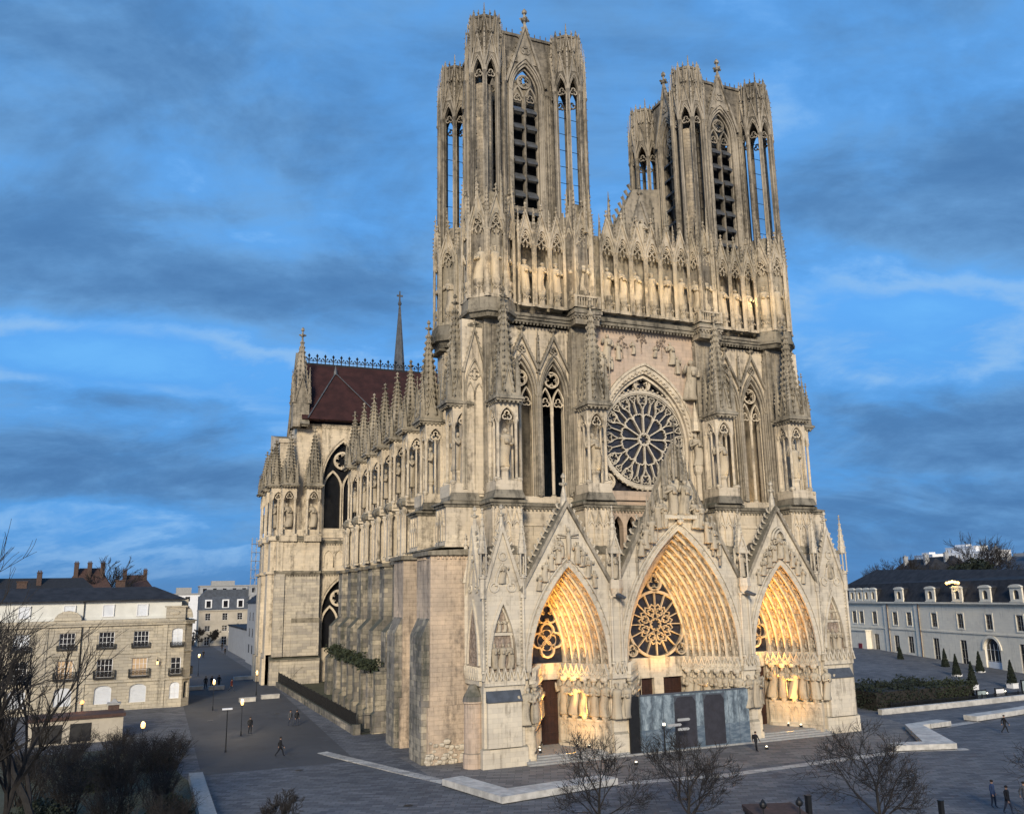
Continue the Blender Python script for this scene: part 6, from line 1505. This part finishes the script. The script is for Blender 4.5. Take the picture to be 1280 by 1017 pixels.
def townhouse(name, x, y, L, D, h, rh, rz, wallm, roofm, label, z0=0., cat='house', flat=False, rows_=2, chim=2, nw=None, cm='brick_red'):
    t_ = tag(empty(name, x, y, z0, None, rz), label, cat); nw = nw or max(2, int(L / 4)); fh = h / rows_
    m = MB(); m.box(0, L, -D, -.4, 0, h)
    for r in range(rows_): m.archwall(0, L, r * fh, (r + 1) * fh - .01, [((i + .5) * L / nw, min(.75, L / nw * .28), r * fh + fh * .78, 0, r * fh + fh * .28) for i in range(nw)], -.39, 0, 2)
    m.build('wall', wallm, t_)
    for r in range(rows_):
        for i in range(nw):
            g = MB(); c = (i + .5) * L / nw; g.box(c - min(.75, L / nw * .28), c + min(.75, L / nw * .28), -.36, -.3, r * fh + fh * .28, r * fh + fh * .78); g.build('window', 'glass_dark', t_)
    m = MB()
    if flat: m.box(-.3, L + .3, -D - .3, .3, h, h + .45); m.box(L * .2, L * .6, -D * .7, -D * .3, h + .45, h + 2.4)
    else: m.add([(-.4, .4, h), (L + .4, .4, h), (L + .4, -D - .4, h), (-.4, -D - .4, h), (min(D * .3, L * .3), -D / 2, h + rh), (L - min(D * .3, L * .3), -D / 2, h + rh)], [(0, 1, 5, 4), (1, 2, 5), (2, 3, 4, 5), (3, 0, 4), (3, 2, 1, 0)])
    rf = m.build('roof', roofm, t_)
    for k in range(0 if flat else chim):
        u = L * (.25 + .5 * k / max(1, chim - 1)); m = MB(); m.box(u - .5, u + .5, -D * .42, -D * .3, h + rh * .4, h + rh + 1.1); m.box(u - .6, u + .6, -D * .43, -D * .29, h + rh + 1.1, h + rh + 1.25); [m.lathe(u - .3 + q * .3, -D * .36, [(h + rh + 1.25, .12), (h + rh + 1.7, .1)], 5) for q in range(3)]; m.build('chimney', cm, rf)
    return t_
townhouse('modern_apartments', -42, 246, 12, 12, 15.5, 0, 0, 'white_paint', 'granite_grey', 'white modern apartment block with dark balconies behind the mansard house', 2, 'apartment block', True, 5, nw=3)
townhouse('office_block', -28, 330, 24, 14, 19.5, 0, 0, 'render_grey', 'granite_grey', 'grey flat topped block showing behind the blue mansard roof', 2, 'apartment block', True, 5)
townhouse('dark_roofed_house', -110, 145, 52, 14, 14.5, 4.5, .05, 'render_tan', 'black_roof', 'long house with black roof and small chimneys behind the pale apartment house', 2, chim=4)
townhouse('brick_house', -68.5, 170, 12, 14, 15.5, 6.5, 0, 'brick_red', 'terracotta', 'brown brick house with tall gable behind the slate roof on the left', 2, chim=3)
townhouse('brick_house', -57, 182, 10, 12, 16, 4.5, 0, 'brick_red', 'terracotta', 'smaller brown brick house right of the tall brown gable', 2, chim=2)
t_ = tag(empty('street_wall', -28.3, 106, 2.05), 'plain grey building side along the street past the church', 'building')
m = MB(); m.box(0, 8, -22, 0, 0, 12.5); m.box(.6, 8, -75, -22.01, 0, 6.5); m.build('wall', 'render_grey', t_); m = MB(); m.add([(-.4, .3, 12.5), (8.4, .3, 12.5), (8.4, -22.4, 12.5), (-.4, -22.4, 12.5), (4, .3, 16), (4, -22.4, 16)], [(0, 4, 5, 3), (1, 2, 5, 4), (0, 1, 4), (2, 3, 5)]); m.box(.3, 8.3, -75.2, -22.4, 6.51, 6.8); m.build('roof', 'slate', t_)
m = MB(); [m.box(-.06, -.01, -5 - k * 6, -3.7 - k * 6, zz, zz + 1.7) for k in range(3) for zz in (2.2, 5.5, 8.8)]; m.build('window', 'glass_dark', t_)
t_ = tag(empty('scaffold', -26.6, 141, 2.05), 'thin metal scaffold tower standing beyond the transept', 'scaffold')
m = MB()
for a in (0, 1.0, 2.0):
    for b in (0, 1.4): m.tube([(a, -b, 0), (a, -b, 27.5)], .06, 4)
for k in range(13): m.box(-.1, 2.1, -1.5, .1, 2 + k * 2, 2.08 + k * 2); m.tube([(0, .0, k * 2 + .1), (2, 0, k * 2 + 2)], .04, 4)
m.build('frame', 'granite_grey', t_)
def rp(f, s): return (-49 + s * (144 - 12 * f) , -79 + s * (146 - 41 * f))
rd = random.Random(12)
# rows of roofs beyond the palace
for i, (f, s, L, h, rh, wm, rm, lb, flat) in enumerate((
    (.02, 1.75, 26, 18.5, 6, 'palace_stone', 'slate', 'grey roofed old block with dormers at the left behind the palace roof', False),
    (.22, 1.95, 24, 20, 6, 'render_tan', 'slate', 'slate roofed house just right of the bare trees beyond the palace', False),
    (.42, 2.3, 30, 18.5, 5, 'palace_stone', 'black_roof', 'black roofed block in front of the long white buildings on the hill', False),
    (.62, 2.2, 30, 18.5, 5, 'render_tan', 'slate', 'dark roofed house beyond the middle of the palace ridge', False),
    (.84, 2.1, 26, 20, 4.5, 'render_white', 'slate_blue', 'low white hall with blue grey roof at the right behind the palace', False),
    (1.0, 2.2, 10, 22.5, 3, 'brick_red', 'terracotta', 'red brick house at the far right edge of the skyline', False),
    (.30, 4.2, 30, 40, 0, 'white_paint', 'white_paint', 'left one of the long white buildings far away on the hill', True),
    (.50, 4.3, 62, 40.5, 0, 'white_paint', 'white_paint', 'long white stepped building far away on the hill above the palace', True),
    (.56, 4.5, 34, 46, 0, 'white_paint', 'white_paint', 'upper white block rising behind the long white hill building', True),
    (.92, 4.0, 46, 33, 0, 'render_white', 'granite_grey', 'pale far building on the skyline at the right end', True))):
    x, y = rp(f, s); townhouse('town_house', x, y, L, 13, h, rh, PA + .4 * (rd.random() - .5), wm, rm, lb, 0, 'house', flat, 3 if not flat else 7, chim=2, cm='render_grey')
x, y = rp(.905, 2.2); t_ = tag(empty('chimney_tower', x, y, 0), 'slim dark chimney tower on the skyline at the right', 'tower'); m = MB(); m.lathe(0, 0, [(0, 1.4), (27, 1.1), (27.2, 1.5), (28, 1.4), (29.5, .2)], 8); m.build('shaft', 'render_grey', t_); m = MB(); m.lathe(0, 0, [(29.5, .3), (30.4, .1)], 6); m.build('cap', 'iron', t_)

# ================================================================== TREES
def limb_tree(seed, H, r0, spread, levels=5, upr=.55, fork=.28, n0=5, twig=.012, thick=0.):
    rd = random.Random(seed); T = MB(); B = MB()
    def grow(mb, p, d, L, r, lev):
        k = 4 if lev < 3 else 3; pts = [tuple(p)]; rs = [r]; q = Vector(p); d = Vector(d); bend = Vector((rd.gauss(0, 1), rd.gauss(0, 1), rd.gauss(0, .5))) * .10
        for i in range(k):
            d = (d + bend + Vector((rd.gauss(0, .07), rd.gauss(0, .07), rd.gauss(0, .05) + .03 * upr))).normalized(); q = q + d * (L / k); pts.append(tuple(q)); rs.append(max(twig * .6, r * (1 - .45 * (i + 1) / k)))
        mb.tube(pts, rs, 6 if lev < 2 else (4 if lev < 4 else 3))
        if lev >= levels: return
        nch = rd.choice((2, 3, 3, 4)) if lev else n0
        for c in range(nch):
            f = .35 + .65 * (c + rd.random()) / nch if lev else fork + (1 - fork) * (c + .5) / nch
            i = min(k - 1, int(f * k)); a = Vector(pts[i]).lerp(Vector(pts[i + 1]), f * k - i if f < 1 else 1)
            ax = d.orthogonal().normalized(); ax.rotate(Matrix.Rotation(rd.random() * 6.283 if lev else c * 2.4 + seed, 3, d)); ang = rd.uniform(.45, .85) * spread
            nd = (d * cos(ang) + ax * sin(ang)); nd.z += .18 * upr; nd.normalize()
            grow(B, a, nd, L * rd.uniform(.55, .80), max(twig, rs[i] * rd.uniform(.5 + thick, .68 + thick)), lev + 1)
        grow(B, q, (d + Vector((rd.gauss(0, .2), rd.gauss(0, .2), .1))).normalized(), L * .62, max(twig, rs[-1] * .9), lev + 1)
    grow(T, (0, 0, -.1), (rd.gauss(0, .05), rd.gauss(0, .05), 1), H * .42, r0, 0)
    return T, B
def tree(seed, x, y, H, r0, spread, label, name='bare_tree', levels=5, group=None, z=None, rz=0., **kw):
    T, B = limb_tree(seed, H, r0, spread, levels, **kw); e = tag(empty(name, x, y, gz(y) if z is None else z, None, rz), label, 'tree', group)
    T.build('trunk', 'bark', e); B.build('crown', 'twig', e); return e
tree(4, -22.2, -26, 6.7, .12, 1.2, 'leafless small tree left of the shelter, in front of the left church door', levels=5, twig=.014, upr=.75, n0=6, fork=.12)
tree(11, -17.3, -28.6, 6.6, .12, 1.2, 'leafless small tree directly before the hoarding', levels=5, twig=.014, upr=.75, n0=6, fork=.12)
tree(17, -8.0, -35.1, 7.4, .13, 1.25, 'leafless tree in front of the zigzag granite bench', levels=5, twig=.014, upr=.7, n0=6, fork=.12)
tree(23, -1.5, -42.5, 7.2, .12, 1.2, 'leafless tree reaching in from the bottom right corner', levels=5, twig=.012, n0=7, fork=.12)
tree(31, -55.0, -22.0, 17.0, .34, .62, 'tall bare tree at the left edge, rising above the roof of the pale apartment house', levels=5, upr=1.0, twig=.017, fork=.25, n0=6, thick=.14)
tree(37, -54.2, -12.0, 15.0, .28, .62, 'bare tree leaning right in front of the pale apartment house windows', levels=5, upr=.9, twig=.016, fork=.3, n0=5, thick=.14)
tree(41, -36.6, -25, 3.0, .04, .9, 'thin bare sapling at the bottom edge, left of the white bench', levels=5, twig=.012)
tree(43, -41.0, -20, 4.0, .04, .8, 'thin bare sapling beside the long pale kerb', levels=5, twig=.012)
tree(47, -32.0, -26, 2.6, .04, 1.0, 'low bare sapling at the bottom edge under the white bench tip', levels=5, twig=.012)
for s_, f, q, H, lb in ((51, .12, 1.5, 24, 'bare tree behind the left part of the palace roof'), (53, .24, 1.5, 23.5, 'second bare tree behind the left part of the palace roof'), (57, .70, 1.75, 28, 'wide bare tree behind the middle of the palace roof'), (59, .78, 1.75, 27, 'bare tree right of the wide one beyond the palace roof'), (61, .0, 1.6, 22, 'bare tree touching the right church pinnacles')):
    x, y = rp(f, q); tree(s_, x, y, H, .3, .85, lb, levels=5, twig=.05)
x, y = rp(.72, 1.7); e = tag(empty('evergreen_tree', x, y, 0), 'round dark evergreen among the bare trees beyond the palace', 'tree'); rd = random.Random(4); m = MB()
def evp():
    v = Vector((rd.gauss(0, 1), rd.gauss(0, 1), rd.gauss(0, 1))).normalized() * rd.random() ** .35; return (v.x * 7, v.y * 7, 18.0 + v.z * 4.0 + 1.2 * sin(v.x * 5))
leaves(m, 2600, evp, .55, rd); m.build('crown', 'evergreen', e); m = MB(); m.lathe(0, 0, [(0, .5), (18, .3)], 7); m.build('trunk', 'bark', e)
tree(67, -62.5, 176, 25, .35, .7, 'tall bare tree rising behind the brown brick houses', levels=5, twig=.05)
for i, (x, y) in enumerate(((-34, 204), (-31, 205), (-24, 203))): tree(70 + i, x, y, 5.5, .1, .8, ('small dark tree under the left lamp of the blue roofed house', 'small dark tree in the middle before the blue roofed house', 'small dark tree under the right lamp of the blue roofed house')[i], levels=5, twig=.05)
# dense bare shrubs and evergreens of the dark garden at the lower left
def shrub_mb(seed, H, R, n=34):
    rd = random.Random(seed); S_ = MB(); m = MB()
    for k in range(n):
        a = rd.random() * 6.28; r = rd.random() ** .6 * R * .35; p = Vector((r * cos(a), r * sin(a), 0)); d = Vector((cos(a) * rd.uniform(.1, .6), sin(a) * rd.uniform(.1, .6), 1)).normalized(); L = H * rd.uniform(.55, 1.0); pts = [tuple(p)]; q = p
        for i in range(5): d = (d + Vector((rd.gauss(0, .12), rd.gauss(0, .12), .02))).normalized(); q = q + d * L / 5; pts.append(tuple(q))
        (S_ if k % 3 == 0 else m).tube(pts, [.035, .028, .022, .018, .013, .008], 3)
        for _ in range(11):
            i = rd.randint(1, 4); b = Vector(pts[i]).lerp(Vector(pts[i + 1]), rd.random()); e = (d + Vector((rd.gauss(0, .7), rd.gauss(0, .7), rd.gauss(.1, .4)))).normalized(); l = H * rd.uniform(.12, .3); c = b + e * l * .5 + Vector((0, 0, .04)); t2 = b + e * l + Vector((rd.gauss(0, .1), rd.gauss(0, .1), .12))
            m.tube([tuple(b), tuple(c), tuple(t2)], [.014, .011, .007], 3)
            for __ in range(2): c2 = Vector(b).lerp(t2, rd.random()); m.tube([tuple(c2), tuple(c2 + Vector((rd.gauss(0, .3), rd.gauss(0, .3), rd.uniform(0, .45))))], [.009, .006], 3)
    return S_, m
SH = []
for s_, H, R in ((1, 3.4, 2.2), (2, 2.6, 2.6)):
    a, b = shrub_mb(s_, H, R, 34); e = empty('bare_shrub'); a.build('stem', 'bark', e); b.build('twigs', 'twig', e); SH.append(e)
spots = [(-47.6, 16, 1.5, 0), (-50.3, 13, 1.5, 1), (-46.6, 8, 1.35, 0), (-53.5, 9, 1.6, 0), (-49.8, 3, 1.4, 1), (-47.2, -3, 1.25, 1), (-53.0, -3, 1.4, 0), (-50.0, -10, 1.3, 1), (-56.5, 2, 1.6, 0), (-46.4, -13, 1.1, 0), (-52.2, -17, 1.2, 1), (-48.6, -21, 1.1, 0), (-45.6, 18.5, 1.1, 1), (-57.5, 14, 1.5, 1), (-54.6, 17.5, 1.4, 0), (-50.6, 22, 1.3, 1)]
slb = ['leafless shrub with the square lantern at its left', 'leafless shrub left of the square lantern', 'leafless shrub just behind the end of the pale kerb', 'leafless shrub below the low brown roof', 'leafless shrub in the middle of the dark garden', 'leafless shrub left of the middle of the pale kerb', 'leafless shrub at the foot of the leaning bare tree', 'leafless low shrub in the front half of the dark garden', 'leafless shrub at the left border behind the leaning tree', 'leafless shrub close to the near end of the pale kerb',
       'leafless shrub near the bottom left corner', 'leafless shrub at the bottom edge next to the evergreen bushes', 'small leafless shrub right of the square lantern', 'leafless shrub farthest left below the pale house', 'leafless shrub before the left half of the low brown roof', 'leafless shrub in front of the brick gate pillar']
for i, (x, y, s_, k) in enumerate(spots):
    o = SH[k] if i in (0, 1) else copy_tree(SH[k]); o.location = (x, y, gz(y)); k_ = .62 if y > 8 else .85; o.scale = (s_ * .9, s_ * .9, s_ * k_ * (.85 + .3 * ((i * 37) % 10) / 10)); o.rotation_euler = (0, 0, i * 1.9); tag(o, slb[i], 'shrub', 'bare shrubs in the dark garden')
for i, (x, y, r, h, lb) in enumerate(((-46.6, -9.5, 1.5, 2.0, 'evergreen bush beside the pale kerb in the dark garden'), (-48.4, -15.5, 1.7, 1.9, 'evergreen bush at the bottom edge of the dark garden'), (-54.4, -9, 2.2, 2.4, 'broad evergreen bush at the lower left corner'), (-51.5, 6.5, 1.8, 1.8, 'evergreen bush half hidden by bare twigs in the garden'), (-47.0, 12.2, 1.5, 1.7, 'evergreen bush under the square lantern'))):
    rd = random.Random(80 + i); m = MB()
    def bp_():
        v = Vector((rd.gauss(0, 1), rd.gauss(0, 1), abs(rd.gauss(0, 1)))).normalized() * rd.random() ** .3; return (v.x * r * (1 + .2 * sin(v.y * 6)), v.y * r, v.z * h)
    leaves(m, 2600, bp_, .12, rd); e = tag(empty('evergreen_bush', x, y, gz(y)), lb, 'bush'); m.build('foliage', 'evergreen', e); k = MB()
    for q in range(7): k.tube([(0, 0, 0), (r * .6 * cos(q), r * .6 * sin(q), h * .7)], [.04, .02], 4)
    k.build('stem', 'bark', e)
m = MB(); m.box(-.55, .55, -6, 36, 0, .62)
o = m.build('stone_kerb', 'granite_grey'); o.location = (-44.1, 0, 0); tag(o, 'long straight pale stone kerb between the dark garden and the square', 'kerb')
gsheet('garden_soil', [(-70, -60), (-44.6, -60), (-44.6, 6), (-45.5, 8)], 'grass', .005) if 0 else None
strip('garden_soil', [(-60, -75, -44.6), (6, -75, -44.6), (8, -75, -45), (16, -75, -46), (24, -75, -50)], 'grass', .005)

# ================================================================== PEOPLE
def person_mesh(seed, walk):
    rd = random.Random(seed); P = []; E = []; R = []
    def v(p, r, par=None):
        P.append(p); R.append(r)
        if par is not None: E.append((par, len(P) - 1))
        return len(P) - 1
    w = walk
    pel = v((0, 0, .95), .145); wa = v((0, 0, 1.10), .135, pel); ch = v((0, .0, 1.30), .155, wa); sh = v((0, .01, 1.43), .11, ch); nk = v((0, .0, 1.53), .055, sh); hd = v((0, -.015, 1.60), .085, nk); h2 = v((0, -.015, 1.68), .092, hd); v((0, -.005, 1.745), .06, h2)
    for s2 in (-1, 1):
        f = s2 * w; hp = v((s2 * .09, 0, .90), .105, pel); kn = v((s2 * .10, -.26 * f - .03, .50 + .02 * abs(w)), .07, hp); an = v((s2 * .10, -.40 * f + (.20 * w if f < 0 else 0), .10 + (.07 * w if f < 0 else 0)), .045, kn)
        v((s2 * .105, -.40 * f - .14 + (.2 * w if f < 0 else 0), .045 + (.03 * w if f < 0 else 0)), .04, an)
        so = v((s2 * .19, .01, 1.40), .075, sh); el = v((s2 * .25, .18 * f + .03, 1.13), .055, so); ha = v((s2 * .24, .30 * f - .08, .90), .038, el)
        pm = v((s2 * .24, .32 * f - .10, .84), .036, ha)
        for q in range(4): fb = v((s2 * .24 + .0, .32 * f - .135 + q * .024, .80), .010, pm); v((s2 * .225, .32 * f - .14 + q * .022, .755 + .004 * abs(q - 1)), .008, fb)
        tb = v((s2 * .225, .32 * f - .145, .83), .010, pm); v((s2 * .22, .32 * f - .165, .795), .008, tb)
    me = bpy.data.meshes.new('person'); me.from_pydata(P, E, []); o = bpy.data.objects.new('person_tmp', me); COL.objects.link(o)
    md = o.modifiers.new('Skin', 'SKIN'); md.use_smooth_shade = True
    for i, r in enumerate(R): me.skin_vertices[0].data[i].radius = (r, r); me.skin_vertices[0].data[i].use_root = (i == 0)
    sb = o.modifiers.new('Sub', 'SUBSURF'); sb.levels = 1; sb.render_levels = 1
    dg = bpy.context.evaluated_depsgraph_get(); me2 = bpy.data.meshes.new_from_object(o.evaluated_get(dg)); bpy.data.objects.remove(o)
    me2.materials.clear()
    for k in ('dark_cloth', 'jeans', 'skin', 'black_roof'): me2.materials.append(MATS[k])
    for p in me2.polygons:
        x, y, z = p.center; hand = abs(x) > .19 and z < .885
        p.material_index = 2 if (z > 1.535 or hand) else (3 if z < .09 else (1 if (z < .80 and abs(x) < .20) else 0))
    me2.name = 'person'; return me2
PM = [person_mesh(1, .75), person_mesh(2, -.6), person_mesh(3, .15), person_mesh(4, .45)]
hair = MB(); hair.ball((0, .012, 1.70), .108, 10, 7, (.95, 1.0, .85)); nose = MB()
HM = hair.build('hair', 'hair'); HMd = HM.data; bpy.data.objects.remove(HM)
bag = MB(); bag.box(-.15, .15, -.30, -.14, 1.08, 1.45); bag.box(-.12, .12, -.36, -.29, 1.10, 1.30); BGo = bag.build('backpack', 'dark_cloth'); BGd = BGo.data; bpy.data.objects.remove(BGo)
def person(x, y, rz, k, label, coat='dark_cloth', trou='jeans', s_=1.0, pack=False, group=None):
    o = bpy.data.objects.new('person', PM[k]); COL.objects.link(o); o.location = (x, y, gz(y)); o.rotation_euler = (0, 0, rz); o.scale = (s_ * 1.06,) * 2 + (s_,)
    for i, mt in enumerate((coat, trou)): o.material_slots[i].link = 'OBJECT'; o.material_slots[i].material = MATS[mt]
    h = bpy.data.objects.new('hair', HMd); COL.objects.link(h); h.parent = o
    if pack: b = bpy.data.objects.new('backpack', BGd); COL.objects.link(b); b.parent = o
    return tag(o, label, 'person', group)
person(-37.6, 26.8, .3, 2, 'person in dark clothes standing alone on the square, left of the strolling couple', trou='dark_cloth')
person(-36.2, 13.2, 1.5, 0, 'person in dark clothes striding right across the near square', trou='dark_cloth')
person(-32.9, 29.8, .4, 3, 'person in grey coat and jeans at the left of the strolling couple', 'grey_cloth'); person(-32.2, 29.6, .3, 2, 'person in black coat at the right of the strolling couple')
person(-39.8, 69.0, .2, 2, 'leftmost of the three dark walkers behind the street bench', trou='dark_cloth', s_=1.02); person(-38.9, 69.5, .2, 3, 'middle one of the three dark walkers behind the street bench', trou='dark_cloth', s_=.97); person(-37.9, 69.2, .1, 1, 'rightmost of the three dark walkers behind the street bench', trou='dark_cloth', s_=1.04)
person(-36.5, 63.7, .8, 0, 'person in a dark red coat hurrying through the street', 'red_cloth')
person(4.4, -6.6, .1, 1, 'person with backpack walking in front of the right church door', trou='dark_cloth', pack=True)
person(32.0, -10.9, 1.2, 0, 'person in black striding past the straight bench at the right edge', trou='dark_cloth')
person(4.6, -32.2, .2, 2, 'person in a blue jacket at the lower right corner', 'blue_cloth'); person(3.9, -33.9, .1, 3, 'person in dark coat before the blue jacket at the lower right corner', 'dark_cloth'); person(5.9, -33.6, -.2, 1, 'person in grey coat cut by the right edge of the photo', 'grey_cloth')
person(-35.7, 149, .2, 2, 'dark far walker on the left side of the street', trou='dark_cloth'); person(-30.2, 158, .2, 3, 'dark far walker in the middle of the street', trou='dark_cloth'); person(-29.2, 181, .2, 1, 'tiny dark walker farthest down the street', trou='dark_cloth')

# ================================================================== FLOODLIGHTING OF THE CATHEDRAL
fl_ = []
for s2, xc in ((-1, -12.42), (1, 12.42)):
    for k, (dx_, y) in enumerate(((1.55, 2.3), (2.15, 1.0), (2.75, -.3))):
        for q in (-1, 1):
            x = xc + q * dx_ * .92; side = 'left' if q < 0 else 'right'; where = ('deepest', 'middle', 'front')[k]
            floodlamp(x, y, .62, f'small white floodlight, {where} one at the {side} inside the {"left" if s2 < 0 else "right"} doorway')
    for q in (-1, 1):
        lamp('portal_spot', (xc + q * .5, -1.9, .6), 850, (xc - q * 2.7, 1.0, 5.0), color=(1., .50, .10), spot=95)
        lamp('portal_spot', (xc + q * 2.3, -1.0, .95), 25000, (xc - q * 1.8, 1.7, 14.2), color=(1., .46, .085), spot=45)
for q in (-1, 1):
    lamp('portal_spot', (q * 4.2, -1.2, 1.0), 18000, (-q * 3.6, .4, 17), color=(1., .52, .13), spot=58)
floodlamp(-8.6, -6.8, 0, 'small white floodlight on the paving left of the hoarding'); floodlamp(5.9, -6.2, 0, 'small white floodlight on the paving beside the backpack walker')
for k in range(6): lamp('gallery_lamp', (-4.75 + 1.9 * k, -.1, 47.9), 80, color=(1, .66, .24), size=.2)
for s2 in (-1, 1):
    for u in (10.7, 12.5, 14.35): lamp('gallery_lamp', (s2 * u, .35, 47.8), 75, color=(1, .62, .2), size=.2)
    lamp('gallery_lamp', (s2 * 7.9, -.4, 47.9), 90, color=(1, .72, .36), size=.2)
    for a in (-1, 0, 1): lamp('gallery_lamp', (s2 * 18 + 4.1 * sin(a * pi / 4 - .2), 3.6 - 4.1 * cos(a * pi / 4 - .2), 47.9), 70, color=(1, .70, .32), size=.2)
for X in BX: lamp('tabernacle_lamp', (X + .35, -1.35, 26.0), 170, (X, .45, 28.8), color=(1, .70, .30), size=.15, spot=60)
lamp('tower_lamp', (14.5, 8.8, 25.4), 90, color=(1, .6, .2)); lamp('tower_lamp', (-11, 8.8, 25.4), 25, color=(1, .6, .2)); lamp('turret_lamp', (9.0, 14.5, 58), 220, color=(1, .55, .15))
lamp('gable_flood', (0, -6.0, 19.0), 500, (0, -2, 24), color=(1, .86, .62), spot=90)
